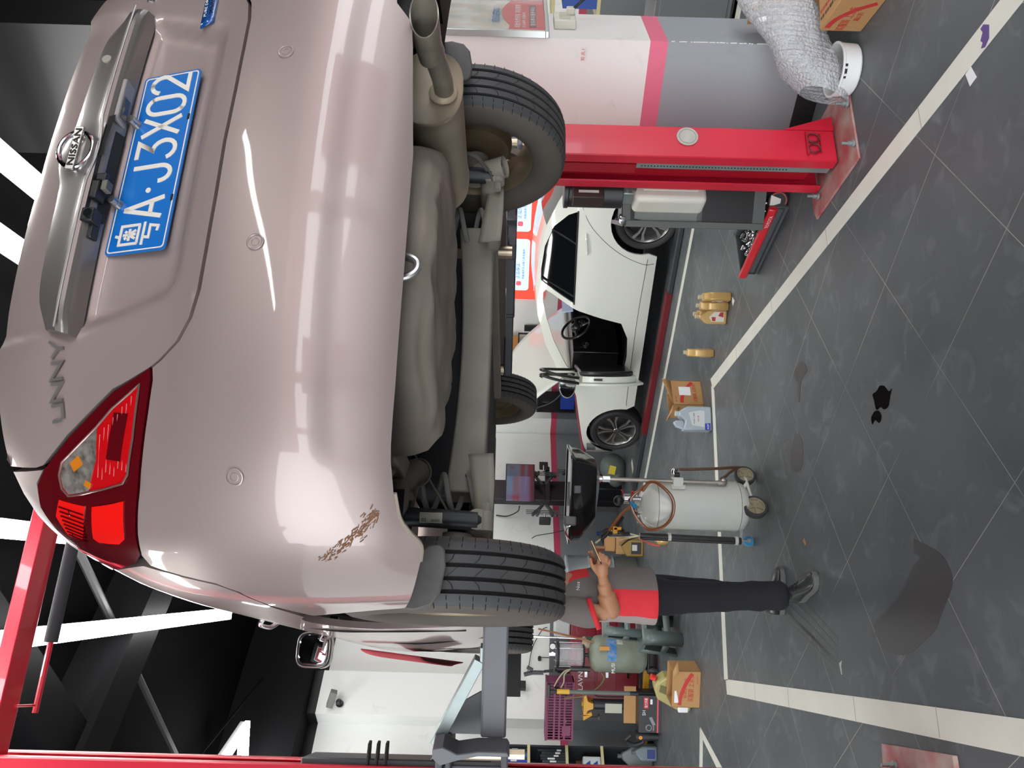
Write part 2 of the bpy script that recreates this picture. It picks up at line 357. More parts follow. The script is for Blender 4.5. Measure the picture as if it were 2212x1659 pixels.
def dens(P, d=.02):
    o = []
    for i in range(len(P)):
        a, b = Vector(P[i]), Vector(P[(i+1) % len(P)]); k = max(1, int((b-a).length/d))
        o += [a+(b-a)*j/k for j in range(k)]
    return o
def inside(p, P):
    r = False
    for i in range(len(P)):
        (x0, y0), (x1, y1) = P[i], P[i-1]
        if (y0 > p[1]) != (y1 > p[1]) and p[0] < (x1-x0)*(p[1]-y0)/(y1-y0)+x0: r = not r
    return r
def patch(name, P, m, parent, step=.02, off=0, rim=.014, disp=None, lift=0, stepz=None):
    """a panel cut out of the car's skin along the outline P of (distance round, height) pairs"""
    B = dens(P, step); n = len(B); xs = [p[0] for p in B]; ys = [p[1] for p in B]; I = []; stepz = stepz or step
    x = min(xs)+step/2
    while x < max(xs):
        y = min(ys)+stepz/2
        while y < max(ys):
            if inside((x, y), B) and min((x-q[0])**2+(y-q[1])**2 for q in B) > (step*.45)**2: I.append(Vector((x, y)))
            y += stepz
        x += step
    V, _, Fc, _, _, _ = delaunay_2d_cdt(B+I, [(i, (i+1) % n) for i in range(n)], [], 1, 1e-7)
    f = (lambda s, z: off+disp(s, z)) if disp else (lambda s, z: off)
    g = MB(); VV = [SN(v.x, v.y, f(v.x, v.y))[0] for v in V]
    ne = [SN(b.x, b.y, f(b.x, b.y)-rim)[0] for b in B]; ou = [SN(b.x, b.y, f(b.x, b.y))[0] for b in B]
    g.add(VV, Fc); g.add(ou+ne, [[i, (i+1) % n, n+(i+1) % n, n+i] for i in range(n)])
    o = g.build(name, m, parent, ang=50); return o
mir = lambda P: [(-a, b) for a, b in P]
car = T('silver_saloon_car', 'car', 'champagne silver saloon raised on the lift, seen from behind and below', (.1276, 2.436, 1.487), RD(20.8))
# outlines (measured round the body)
seamL = [(0, .747), (-.127, .745), (-.245, .746), (-.324, .748), (-.379, .757), (-.423, .778), (-.458, .812), (-.472, .829)]
lampin = [(-.472, .829), (-.521, .9), (-.578, .948), (-.628, .987), (-.679, 1.019), (-.711, 1.039)]
lampout = [(-.711, 1.039), (-.76, 1.062), (-.83, 1.075), (-.92, 1.068), (-1.0, 1.05), (-1.09, 1.03), (-1.02, .985), (-.95, .935), (-.90, .89), (-.863, .869)]
lampbot = [(-.863, .869), (-.803, .862), (-.701, .842), (-.627, .834), (-.556, .828), (-.496, .825), (-.472, .829)]
arch = []
for k in range(0, 21):
    t = RD(-52+k*(232+0)/20); Yv = -.372*cos(t); Zv = .36+.352*sin(t); arch.append((Yv, Zv))
arch = [(sY(a, b), b) for a, b in arch if b > .27]
bot = [(0, .373), (-.25, .373), (-.50, .375), (-.64, .379), (-.712, .374), (-.752, .366), (-.786, .350), (-.822, .330), (-.87, .333)]
af = [q for q in arch if q[1] > .335 and q[0] > sY(-.05, .7)]        # rear half of the arch
bump = [q for q in bot] + [q for q in af if q[1] < .64]
top_side = [(bump[-1][0], bump[-1][1]), (-1.10, .675), (-1.0, .70), (-.955, .735), (-.93, .80), (-.905, .86), (-.868, .867)]
bl = bump+top_side[1:]+[(a, b-.004) for a, b in lampbot[1:-1]]+[(a, b-.004) for a, b in seamL[::-1]]
bl = [q for i, q in enumerate(bl) if q != bl[i-1]]
rgt = [(.126, .382), (.27, .392), (.345, .40), (.392, .436), (.47, .443), (.54, .42), (.60, .388)]+mir(bl[3:-1])      # right side rises over the tailpipe
ful = bl[:-1]+[(0, .743)]+rgt[::-1]
bd = lambda s, z: -.007*max(0, min(1, (.54-z-.02*(abs(s)/.6)**2)/.04))*max(0, min(1, (.66-abs(s))/.05))
b_ = patch('rear_bumper', ful, paint, car, step=.025, disp=bd, stepz=.0125)
# lid with a shallow bay pressed in for the number plate
def lidd(s, z):
    w_ = .33+.09*(z-.81)/.18
    k = max(0, min(1, (w_-abs(s))/.045))*max(0, min(1, (z-.80)/.022)); k = k*k*(3-2*k)
    return -.022*k*(1 if z < .99 else .6)
lside = [(-.72, 1.06), (-.735, 1.09), (-.752, 1.127)]
lid = [(0, .751)]+[(a, b+.004) for a, b in seamL[1:]]+[(a+.005, b+.004) for a, b in lampin[1:]]+lside
tp = [(-a, ztop(a)) for a in (.7, .6, .5, .4, .3, .2, .1, 0)]
lid = lid+tp; lidf = lid+mir(lid[1:-1])[::-1]
o = patch('trunk_lid', lidf, paint, car, step=.02, disp=lidd, stepz=.012)
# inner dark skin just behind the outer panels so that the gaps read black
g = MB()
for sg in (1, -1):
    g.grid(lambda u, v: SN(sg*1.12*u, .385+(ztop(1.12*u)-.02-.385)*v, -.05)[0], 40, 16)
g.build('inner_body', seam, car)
# left / right flanks
for sg, nm in ((-1, 'left'), (1, 'right')):
    K = (lambda P: P) if sg < 0 else mir
    qp = [(-.72+.002, 1.045), (-.76, 1.066), (-.83, 1.079), (-.92, 1.072), (-1.0, 1.054), (-1.105, 1.032), (-1.03, .983), (-.96, .932), (-.915, .88), (-.94, .80), (-.965, .737), (-1.005, .705), (-1.10, .68)]
    qp = [q for q in qp if q[0] > -1.11]+[q for q in arch if q[1] > .64 or q[0] < sY(0, .7)]
    fx = sY(.375, .25)
    qp2 = [q for q in qp]+[(sY(.36, .27), .27), (sY(.36, .2), .2), (sY(2.2, .2), .2), (sY(2.22, .3), .3)]
    for k in range(1, 14):
        t = RD(-10+k*200/14); a, b = 2.6-.365*cos(t), .36+.352*sin(t); qp2.append((sY(a, b), b))
    qp2 += [(sY(2.98, .28), .28), (-4.35, .28), (-4.45, .8), (-4.4, .94)]
    qp2 += [(-x, ztop(x)) for x in (4.0, 3.5, 3.0, 2.6, 2.2, 1.8, 1.4, 1.1, .95, .82, .765)]
    cl = []
    for q in qp2:
        if not cl or (Vector(q)-Vector(cl[-1])).length > .006: cl.append(q)
    patch('body_side', K(cl), paint, car, step=.045, rim=.02, stepz=.03)
# door gaps and handles on the left flank
for sg in (-1, 1):
    for Yd in ([(.62, .3), (.42, .55), (.40, .75), (.36, 1.0), (.34, 1.09)], [(1.3, .25), (1.28, .6), (1.22, 1.06)], [(2.18, .3), (2.2, .6), (2.22, 1.02)]):
        g = MB(); g.tube([SN(sY(a, b, sg), b, .0005)[0] for a, b in Yd], .0035, n=6); g.build('door_gap', seam, car)
for sg in (-1, 1):
    for yh in (.5, 1.42):
        g = MB(); P = []
        s0 = sY(yh, .98, sg); s1 = sY(yh+.19, .98, sg)
        g.tube([SN(s0, .975, .0)[0], SN(s0+(s1-s0)*.15, .98, .022)[0], SN((s0+s1)/2, .98, .026)[0], SN(s0+(s1-s0)*.85, .98, .022)[0], SN(s1, .975, 0)[0]], .008, n=10)
        o = g.build('door_handle', chrome, car)
# cabin: deck, roof, windscreen and bonnet as one lofted shell with glass
prof = [(-.775, 1.188, 0), (-.62, 1.20, 0), (-.46, 1.215, 0), (-.44, 1.22, 1), (.05, 1.40, 1), (.10, 1.425, 0), (.6, 1.50, 0), (1.1, 1.52, 0), (1.55, 1.49, 0), (1.58, 1.48, 1), (2.3, 1.10, 1), (2.34, 1.08, 0), (2.9, 1.0, 0), (3.25, .92, 0), (3.4, .8, 0)]
g = MB(); rows = []
for y, zc, gl in prof:
    sl = sY(max(y, -.78), 1.09); xx = abs(SN(sl, ztop(abs(sl)))[0].x) if y > -.8 else .60; zs = ztop(abs(sl)) if y > -.8 else 1.12
    row = []
    for k in range(13):
        t = -1+k/6; a = abs(t)
        if zc-zs > .12: x = t*xx if a > .99 else (.70+.13*0)*t*(xx/.84) if False else t*(xx-.17*min(1, (zc-zs)/.4)*min(1, (1-a)/.17+.0)); z = zs+(zc-zs)*(1 if a < .8 else (1-(a-.8)/.2))*(1-.04*a*a)
        else: x = t*xx; z = zs+(zc-zs)*(1-a*a)
        row.append(Vector((x, y, z)))
    rows.append(row)
for i in range(len(rows)-1):
    gl = prof[i][2] and prof[i+1][2]
    for k in range(12):
        side = k in (0, 1, 10, 11) and .05 <= prof[i][0] < 2.2
        g.cur = 1 if (gl and 0 < k < 11) or (side) else 0
        g.add([rows[i][k], rows[i+1][k], rows[i+1][k+1], rows[i][k+1]], [[0, 1, 2, 3]])
g.build('roof_and_windows', [paint, glassd], car)
g = MB(); g.grid(lambda u, v: Vector(((-1+2*u)*.70, 3.46-.12*abs(-1+2*u)**2.5, .26+.62*v)), 12, 4); g.build('front_bumper', paint, car, solid=.02)
# ---- number plate
t0 = Vector((-.220, -.866, .979)); pu = Vector((1, -.006, 0)).normalized(); pv = Vector((0, .263, .965)).normalized(); pn = pu.cross(pv)
blue = mat('plate_blue', hx('0a6fc4'), .35, coat=.4); plw = mat('plate_white', hx('e9e5d8'), .45)
def rr(w, h, r, k=5, x0=0, y0=0):
    P = []
    for cx, cy, a in ((w-r, h-r, 0), (r, h-r, 90), (r, r, 180), (w-r, r, 270)):
        P += [(x0+cx+r*cos(RD(a+90*i/k)), y0+cy+r*sin(RD(a+90*i/k))) for i in range(k+1)]
    return P
po = t0-pv*.14
g = MB(); g.prism(rr(.44, .14, .01), .003, po, pu, pv, pn); plate = g.build('number_plate', blue, car)
g = MB(); a = rr(.432, .132, .008, 5, .004, .004); b = rr(.426, .126, .006, 5, .007, .007); n = len(a)
top = po+pn*.0036
g.add([top+pu*p[0]+pv*p[1] for p in a]+[top+pu*p[0]+pv*p[1] for p in b], [[i, (i+1) % n, n+(i+1) % n, n+i] for i in range(n)])
g.build('plate_border', plw, plate)
def stroke(nm, SS, x0, w=.045, h=.09, y0=.025, sw=.0098):
    g = MB()
    for s_ in SS: g.ribbon([(x0+px*w, y0+py*h) for px, py in s_], sw, .0015, po+pn*.003, pu, pv, pn)
    return g.build(nm, plw, plate)
arc_ = lambda cx, cy, rx, ry, a0, a1, k=10: [(cx+rx*cos(RD(a0+(a1-a0)*i/k)), cy+ry*sin(RD(a0+(a1-a0)*i/k))) for i in range(k+1)]
stroke('plate_character', [[(0, 0), (.5, 1)], [(.5, 1), (1, 0)], [(.2, .3), (.8, .3)]], .078)
stroke('plate_character', [arc_(.45, .28, .45, .28, 180, 360)+[(.9, 1)]], .163, w=.042)
stroke('plate_character', [[(.05, 1), (.9, 1), (.42, .6)]+arc_(.42, .3, .5, .3, 80, -160, 12)], .222)
stroke('plate_character', [[(.02, 0), (.98, 1)], [(.02, 1), (.98, 0)]], .278)
stroke('plate_character', [arc_(.5, .72, .47, .28, 0, 180)+arc_(.5, .28, .47, .28, 180, 360)+[(.97, .72)]], .333)
stroke('plate_character', [arc_(.5, .72, .47, .28, 170, -20, 9)+[(.02, 0), (1.0, 0)]], .389)
g = MB(); g.cyl(po+pu*.143+pv*.068+pn*.003, po+pu*.143+pv*.068+pn*.0045, .006, n=14); g.build('plate_character', plw, plate)
# the province character: a box holding a small rice mark, a bar and a hooked stroke below
B_ = .0062
stroke('plate_character', [[(.5, 1.06), (.42, .95)], [(.06, .45), (.06, .93), (.94, .93), (.94, .45)], [(.06, .47), (.94, .47)], [(.22, .70), (.78, .70)], [(.5, .86), (.5, .53)], [(.32, .82), (.39, .76)], [(.68, .82), (.61, .76)], [(.30, .54), (.45, .67)], [(.70, .54), (.55, .67)], [(-.04, .34), (1.04, .34)], [(.33, .34), (.28, .19), (.86, .19), (.78, -.02), (.55, .0)]], .018, w=.048, sw=.0058, y0=.027)
for fx_ in (.118, .315):
    g = MB(); c = po+pu*fx_+pv*.133
    g.cyl(c+pn*.002, c+pn*.012, .011, .009, 16); g.cyl(c+pn*.012, c+pn*.026, .0085, n=16); g.build('plate_screw', mat('screw_steel', (.45, .42, .40), .3, .9), plate)
    g = MB(); g.prism(rr(.016, .006, .0028), .0006, po+pu*(fx_-.008)+pv*.005+pn*.0032, pu, pv, pn); g.build('plate_slot', seam, plate)
# ---- boot garnish with handle recess
def gsec(s):
    a = abs(s); bp = max(0, 1-(a/.075)**2) if a < .075 else 0; e = max(0, (a-.36)/.065)
    zt = interp([(0, 1.098), (.1, 1.092), (.25, 1.088), (.36, 1.080), (.425, 1.055)], a)+.012*bp; zb = 1.022-.010*bp
    pr_ = .034*(1-.35*e**2)
    return [(.990, -.008), (1.000, pr_*.75), (1.008, pr_), (zb, pr_+.003), (zb+.004, pr_), ((zb+zt)/2, .02), (zt-.01, .010), (zt-.002, .006), (zt, -.006)]
def gf(u, v):
    s = -.425+.85*u; Q = gsec(s); k = v*(len(Q)-1); i = min(int(k), len(Q)-2); f_ = k-i
    z = Q[i][0]+(Q[i+1][0]-Q[i][0])*f_; o_ = Q[i][1]+(Q[i+1][1]-Q[i][1])*f_
    return SN(s, z, o_)[0]
g = MB(); g.grid(gf, 60, 24)
for s in (-.425, .425): g.add([gf(0 if s < 0 else 1, j/24) for j in range(25)]+[SN(s, 1.02, -.02)[0]], [[i, i+1, 25] for i in range(24)])
garn = g.build('boot_garnish', paintd, car, ang=28)
g = MB(); g.tube([SN(-.42+.84*i/30, 1.018-(.010*max(0, 1-((-.42+.84*i/30)/.075)**2)), .037)[0] for i in range(31)], .0022, n=6, k=1); g.build('garnish_lip', mat('bright_lip', hx('c9c2c0'), .25, .5, coat=.5), garn)
# dark handle pocket, camera, brackets and lamp under the garnish
def under(s, z, o_): return SN(s, z, o_)[0]
g = MB(); g.grid(lambda u, v: under(-.165+.225*u, .992+.014*v-.004*(1-v), -.006+.042*v), 16, 4); g.build('handle_pocket', blackp, car)
def obox(nm, s, z, off, d, m, par=car, bev=.003):
    c, n = SN(s, z, off); u = Vector((0, 0, 1)).cross(n).normalized(); v = n.cross(u)
    R = Matrix((u, v, n)).transposed(); g = MB(); g.box(c, d, R); return g.build(nm, m, par, bevel=bev), c, n, u, v
o, c, n, u, v = obox('rear_camera', -.166, .998, .022, (.030, .026, .030), blackp)
g = MB(); g.cyl(c+n*.015-v*.004, c+n*.019-v*.004, .009, n=16); g.build('camera_lens', glassd, o)
obox('camera_bracket', -.185, .995, .012, (.05, .012, .022), blackp)
obox('latch_bracket', -.105, .996, .022, (.04, .016, .030), blackp); obox('latch_bracket', -.072, .990, .026, (.018, .022, .012), blackp); obox('latch_bracket', -.09, .981, .02, (.022, .012, .02), mat('grey_clip', hx('6d6960'), .5), bev=.002)
g = MB(); g.grid(lambda u, v: under(-.02+.105*u, .996+.030*v-.012*abs(u-.3), .036-.006*v), 12, 4); g.build('handle_pocket', blackp, car)
o, c, n, u, v = obox('plate_lamp', .135, .993, .014, (.105, .010, .034), mat('lamp_bay', hx('9d9794'), .4)); obox('plate_lamp_lens', .118, .989, .014, (.055, .006, .022), mat('lamp_lens_dark', hx('4a4a44'), .15, coat=.5), o)
o, c, n, u, v = obox('keyhole_plug', .265, 1.052, .022, (.001, .001, .001), chrome); g = MB(); g.cyl(c, c+n*.004, .010, n=20); g.build('keyhole_cover', mat('cover_beige', hx('a39b92'), .4), car)
# maker's emblem
c, n = SN(.0, 1.060, .026); n = (n+Vector((0, 0, -.05))).normalized(); u = Vector((1, 0, 0)); v = n.cross(u).normalized(); u = v.cross(n)
em_ = MB(); em_.tube([c+u*.042*cos(2*pi*i/40)+v*.034*sin(2*pi*i/40) for i in range(40)], .0052, n=10, k=1, closed=True)
em_ = em_.build('maker_emblem', chrome, car)
g = MB(); g.box(c+n*.004, (.106, .019, .006), Matrix((u, v, n)).transposed()); g.build('emblem_bar', mat('emblem_bar', hx('8f8d8b'), .25, .7), em_, bevel=.002)
text('emblem_lettering', 'NISSAN', .018, blackp, em_, c+n*.0078-u*.044-v*.0062, u, v, .0006, .088)
# lettering on the lid
def skintext(nm, s_, s0, z0, size, wid, m=chrome, lab=None, par=car, off=.002, ext=.0022):
    c, n = SN(s0, z0, off); q = SN(s0+wid, z0+.0, off)[0]; u = (q-c).normalized(); v = n.cross(u).normalized()
    return text(nm, s_, size, m, par, c, u, v, ext, wid)
g = MB()
def glyph(SS, s0, w=.028, h=.022, z0=.998, sl=.0):
    for P in SS:
        Q = [(s0+px*w, z0+py*h+(px*w)*0) for px, py in P]
        c, n = SN(s0, z0, .001); u = (SN(s0+.03, z0+.005, .001)[0]-c).normalized(); v = n.cross(u).normalized()
        g.ribbon([(px*w, py*h) for px, py in P], .0056, .004, c, u, v, n)
glyph([[(0, 1), (0, .25), (.15, 0), (1, 0), (1, 1)]], -.596, .030, z0=.997); glyph([[(0, 0), (0, 1), (1, 0), (1, 1)]], -.556, .032, z0=1.002)
glyph([[(0, 0), (0, 1), (1, 0), (1, 1)]], -.514, .032, z0=1.007); glyph([[(0, 1.05), (.5, .45), (1, 1.25)], [(.5, .45), (.5, 0)]], -.470, .034, z0=1.011)
g.build('model_lettering', mat('badge_chrome', hx('8d8985'), .3, .5, coat=.4), car)
skintext('maker_lettering', '东风日产', .478, 1.004, .026, .11)
c, n = SN(.355, .845, .004); g = MB()
g.grid(lambda a, b: SN(.352+.14*a-.012*b, .838+.030*b+.008*a, .004)[0], 8, 2); bb_ = g.build('drive_badge', mat('badge_blue', hx('14509a'), .25, coat=.8), car, solid=.003)
text('badge_lettering', 'PURE DRIVE', .0095, plw, bb_, SN(.37, .858, .0068)[0], Vector((1, .05, .06)), n.cross(Vector((1, 0, 0))), .0003, .07)
text('badge_lettering', 'XTRONIC', .014, chrome, bb_, SN(.375, .843, .0068)[0], Vector((1, .05, .06)), n.cross(Vector((1, 0, 0))), .0005, .09)
# parking sensors
for s in (-.673, -.237, .211, .66):
    c, n = SN(s, .648, 0); se = MB(); u, v, _ = frame(n)
    se.tube([c+n*.0012+u*.0150*cos(2*pi*i/28)+v*.0150*sin(2*pi*i/28) for i in range(28)], .0021, n=6, k=1, closed=True)
    se.cyl(c-n*.002, c+n*.001, .0135, n=28); se.tube([c+n*.0015+u*.0075*cos(2*pi*i/20)+v*.0075*sin(2*pi*i/20) for i in range(20)], .0009, n=6, k=1, closed=True)
    se.build('parking_sensor', paint, car)
# scuffs of rust-brown on the bumper corner
g = MB()
for i in range(170):
    t = random.random(); s = -.735-.115*t+random.gauss(0, .006); z = .405+.10*t**1.3+random.gauss(0, .007); c, n = SN(s, z, .0008); u, v, _ = frame(n); a = random.random()*.9+.2; d1 = (u*cos(a)+v*sin(a))*random.uniform(.002, .007); d2 = n.cross(d1).normalized()*random.uniform(.0004, .0012)
    g.add([c-d1-d2, c+d1-d2, c+d1*.6+d2, c-d1+d2], [[0, 1, 2, 3]])
o = g.build('scuff_marks', mat('scuff_brown', hx('7a5236'), .8), car); o['kind'] = 'stuff'
# ---- tail lamps
redg = mat('lamp_red', hx('c41016'), .12, coat=1, spec=.6); redd = mat('lamp_dark_red', hx('5a0a12'), .12, coat=1); redb = mat('lamp_bright_red', hx('f01612'), .2, coat=.8, em=(.8, .02, .01), es=.10)
clr = mat('lamp_clear', hx('b9b2aa'), .15, .5, coat=1, noise=(60, .9, hx('4a3a2e'))); amb = mat('lamp_amber', hx('d07a1c'), .2, coat=.6)
for sg in (-1, 1):
    K = (lambda P: P) if sg < 0 else mir
    lo = lampin+lampout[1:]+lampbot[1:-1]
    tl = patch('tail_lamp', K([(a-.001, b) for a, b in lo]), redd, car, step=.02, off=.002)
    lens = [(-.504, .844), (-.553, .896), (-.591, .925), (-.637, .964), (-.679, .998), (-.709, 1.006), (-.738, 1.004), (-.750, .992), (-.72, .935), (-.691, .870), (-.673, .859), (-.604, .849)]
    patch('lamp_lens', K(lens), redg, tl, step=.02, off=.004, rim=.002)
    patch('reverse_lens', K([(-.591, .925), (-.637, .964), (-.679, .995), (-.709, 1.003), (-.734, 1.0), (-.745, .990), (-.722, .945), (-.655, .925)]), clr, tl, step=.015, off=.0052, rim=.001)
    patch('indicator_bulb', K([(-.655, .962), (-.675, .980), (-.69, .972), (-.67, .952)]), amb, tl, off=.0060, rim=.001); patch('indicator_bulb', K([(-.700, .948), (-.712, .953), (-.716, .940), (-.704, .936)]), amb, tl, off=.0060, rim=.001)
    patch('reflector', K([(-.757, .944), (-.727, .872), (-.82, .888), (-.84, .905), (-.858, .955), (-.85, .965)]), redb, tl, step=.02, off=.004, rim=.001)
    bl_ = patch('brake_lens', K([(-.772, 1.018), (-.762, .960), (-.845, .985), (-.88, 1.0), (-.895, 1.035), (-.83, 1.04)]), redb, tl, step=.012, off=.0035, rim=.001)
    g = MB()
    for i in range(8):
        s1 = .785+.013*i
        g.tube([SN(sg*s1, .968+.0026*i, .0042)[0], SN(sg*(s1+.006), 1.022+.001*i, .0042)[0]], .0020, n=5, k=1)
    g.tube([SN(sg*.79, 1.0, .0042)[0], SN(sg*.885, 1.02, .0042)[0]], .0018, n=5, k=1)
    g.build('brake_facets', redd, bl_)
    g = MB()
    for i in range(8):
        z1 = .858+.0085*i; g.tube([SN(sg*(.527+.085*i/8+.004*(i % 2)), z1, .0052)[0], SN(sg*(.668+.03*i/8-.006*(i % 3)), z1+.004, .0052)[0]], .0007, n=4, k=1)
    g.build('lens_ribs', mat('lens_line', hx('d88a84'), .3), tl)
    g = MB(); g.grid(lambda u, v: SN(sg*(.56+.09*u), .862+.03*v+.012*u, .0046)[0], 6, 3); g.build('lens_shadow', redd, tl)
    g = MB(); g.tube([SN(sg*-a, b, .005)[0] for a, b in dens([(a, b) for a, b in lens], .02)], .0022, n=6, k=1, closed=True); g.build('lens_frame', mat('lens_frame', hx('a07c76'), .2, .6, coat=.5), tl)
# ---- wheels
def make_wheel(parent, x, y, z, sg, front=False):
    """sg=-1: outside faces -x"""
    hw = .092
    prof = [(-.066, .197), (-.080, .205), (-.092, .235), (-.0935, .255), (-.089, .280), (-.080, .298), (-.070, .3065)]
    for gx in (-.047, -.016, .016, .047): prof += [(gx-.0055, .3105-.03*abs(gx)**1.5), (gx-.0045, .3030), (gx+.0045, .3030), (gx+.0055, .3105-.03*abs(gx)**1.5)]
    prof += [(.070, .3065), (.080, .298), (.089, .280), (.0935, .255), (.092, .235), (.080, .205), (.066, .197)]
    g = MB(); nn_ = 72
    for (h0, r0), (h1, r1) in zip(prof, prof[1:]):
        g.cur = 1 if (r0 < .3055 and r1 < .3055 and abs(h0) < .06) else (2 if max(r0, r1) < .2995 else 0)
        g.lathe([(r0, h0), (r1, h1)], (0, 0, 0), (1, 0, 0), n=nn_)
    g.cur = 1
    for k in range(60):
        a = 2*pi*k/60
        for sd_ in (-1, 1):
            def pt(xx, aa):
                rr_ = .3122 if abs(xx) < .068 else .3077-(abs(xx)-.068)*.62
                return Vector((xx*sd_, rr_*cos(aa), rr_*sin(aa)))
            w_ = .008
            g.add([pt(.058, a), pt(.058, a+w_), pt(.086, a+w_+.01), pt(.086, a+.01)], [[0, 1, 2, 3]])
            if k % 2 == 0:
                g.add([pt(.0205, a), pt(.0205, a+w_), pt(.030, a+w_+.035), pt(.030, a+.035)], [[0, 1, 2, 3]]); g.add([pt(.030, a+.035), pt(.030, a+w_+.035), pt(.0425, a+w_+.05), pt(.0425, a+.05)], [[0, 1, 2, 3]])
                if sd_ > 0: g.add([pt(-.012, a), pt(-.012, a+w_*.7), pt(.012, a+w_*.7+.085), pt(.012, a+.085)], [[0, 1, 2, 3]])
    t = g.build('tyre', [rubber, sipe, mat('tyre_sidewall', hx('5d564f'), .7, noise=(6, .5, hx('48443f')))], parent, ang=40); t.location = (x, y, z)
    g = MB(); g.lathe([(.205, -.072), (.197, -.066), (.190, -.06), (.178, -.02), (.172, .04), (.188, .062), (.198, .068), (.207, .074)], (0, 0, 0), (1, 0, 0), n=48)
    g.build('rim_barrel', mat('dusty_rim_inside', hx('8a7a60'), .5, .5, noise=(5, .6, hx('8c7c62'))), t)
    g = MB(); o_ = sg*.052
    g.lathe([(.0, o_+sg*.004), (.03, o_+sg*.004), (.034, o_), (.06, o_-sg*.006)], (0, 0, 0), (1, 0, 0), n=24)
    for k in range(7):
        a = 2*pi*k/7; d = Vector((0, cos(a), sin(a))); e_ = Vector((0, -sin(a), cos(a)))
        g.loft([[Vector((o_, 0, 0))+d*.03+e_*.016, Vector((o_, 0, 0))+d*.03-e_*.016, Vector((o_-sg*.02, 0, 0))+d*.03-e_*.012, Vector((o_-sg*.02, 0, 0))+d*.03+e_*.012],
                [Vector((o_+sg*.006, 0, 0))+d*.19+e_*.026, Vector((o_+sg*.006, 0, 0))+d*.19-e_*.026, Vector((o_-sg*.02, 0, 0))+d*.185-e_*.02, Vector((o_-sg*.02, 0, 0))+d*.185+e_*.02]])
    g.lathe([(.180, o_-sg*.02), (.186, o_+sg*.006), (.200, o_+sg*.014), (.207, o_+sg*.02), (.207, o_+sg*.012)], (0, 0, 0), (1, 0, 0), n=48)
    g.build('alloy_spokes', mat('alloy_silver', hx('b9b6b2'), .3, .8), t)
    g = MB(); g.lathe([(0, -sg*.035), (.09, -sg*.035), (.115, -sg*.025), (.125, 0), (.125, sg*.02), (0, sg*.02)], (0, 0, 0), (1, 0, 0), n=36)
    g.lathe([(.125, -sg*.030), (.150, -sg*.028), (.152, -sg*.022)], (0, 0, 0), (1, 0, 0), n=36, arc=4.6)
    g.build('brake_drum', mat('drum_rust', hx('5d4c38'), .7, .3, noise=(6, .6, hx('7a6a52'))), t)
    return t
make_wheel(car, -.742, 0, .31, -1); make_wheel(car, .742, 0, .31, 1); make_wheel(car, -.742, 2.6, .30, -1); make_wheel(car, .742, 2.6, .30, 1)
# ---- muffler and tailpipe
def ell(c, rx, rz, n=28, yaw=0, p=2.4):
    o = []
    for i in range(n):
        a = 2*pi*i/n; ca, sa = cos(a), sin(a)
        o.append(Vector((c[0]+rx*abs(ca)**(2/p)*(1 if ca > 0 else -1), c[1], c[2]+rz*abs(sa)**(2/p)*(1 if sa > 0 else -1))))
    return o
g = MB(); c0 = Vector((.365, -.70, .385)); c1 = Vector((.435, -.24, .392))
secs = [ell(c0+Vector((0, .012, 0)), .092, .064), ell(c0, .108, .078), ell(c0+Vector((0, -.006, 0)), .112, .082), ell(c0+Vector((.001, .006, 0)), .112, .082), ell(c0+Vector((.003, .012, 0)), .108, .079)]
secs += [ell(c0.lerp(c1, t), .108, .079) for t in (.1, .5, .9)]+[ell(c1, .108, .079), ell(c1+Vector((0, .004, 0)), .112, .082), ell(c1+Vector((0, .012, 0)), .112, .082), ell(c1+Vector((0, .014, 0)), .09, .06)]
g.loft(secs); muf = g.build('muffler', steelb, car, ang=50)
g = MB()
R_ = [(.355, -.675, .350), (.352, -.74, .350), (.348, -.80, .358), (.342, -.86, .368), (.338, -.90, .374)]
g.tube(R_, [.024, .0245, .025, .028, .030], n=24, cap=False)
u, v, d = frame(Vector((-.004, -.04, .006))); e0 = Vector(R_[-1])
ring = [e0+u*.0325*cos(2*pi*i/28)+v*.0325*sin(2*pi*i/28) for i in range(28)]; ring2 = [p+Vector((0, -.055-.028*(p.x-e0.x)/.03, 0)) for p in ring]
rin = [p+(Vector((e0.x, p.y, e0.z))-p)*.09 for p in ring2]; rdp = [Vector((e0.x, e0.y-.02, e0.z)).lerp(Vector((p.x, e0.y-.02, p.z)), .85) for p in ring]
base = [e0+Vector((0, .07, -.004))+(p-e0)*.82 for p in ring]
g.loft([base, ring, ring2, rin, rdp], cap=False); g.build('tailpipe', mat('tailpipe_steel', hx('938c80'), .35, .35, noise=(14, .6, hx('6b6152'))), car, ang=50)
g = MB(); g.sph((.355, -.70, .352), (.036, .014, .036), 20, 8); g.build('weld_collar', steelb, muf)
g = MB(); g.tube([(.40, -.23, .39), (.36, -.1, .43), (.2, .1, .44), (0, .35, .40), (-.02, .9, .36), (.0, 2.2, .34)], .024, n=12); g.build('exhaust_pipe', mat('pipe_rust', hx('6f5a4a'), .6, .5), car)
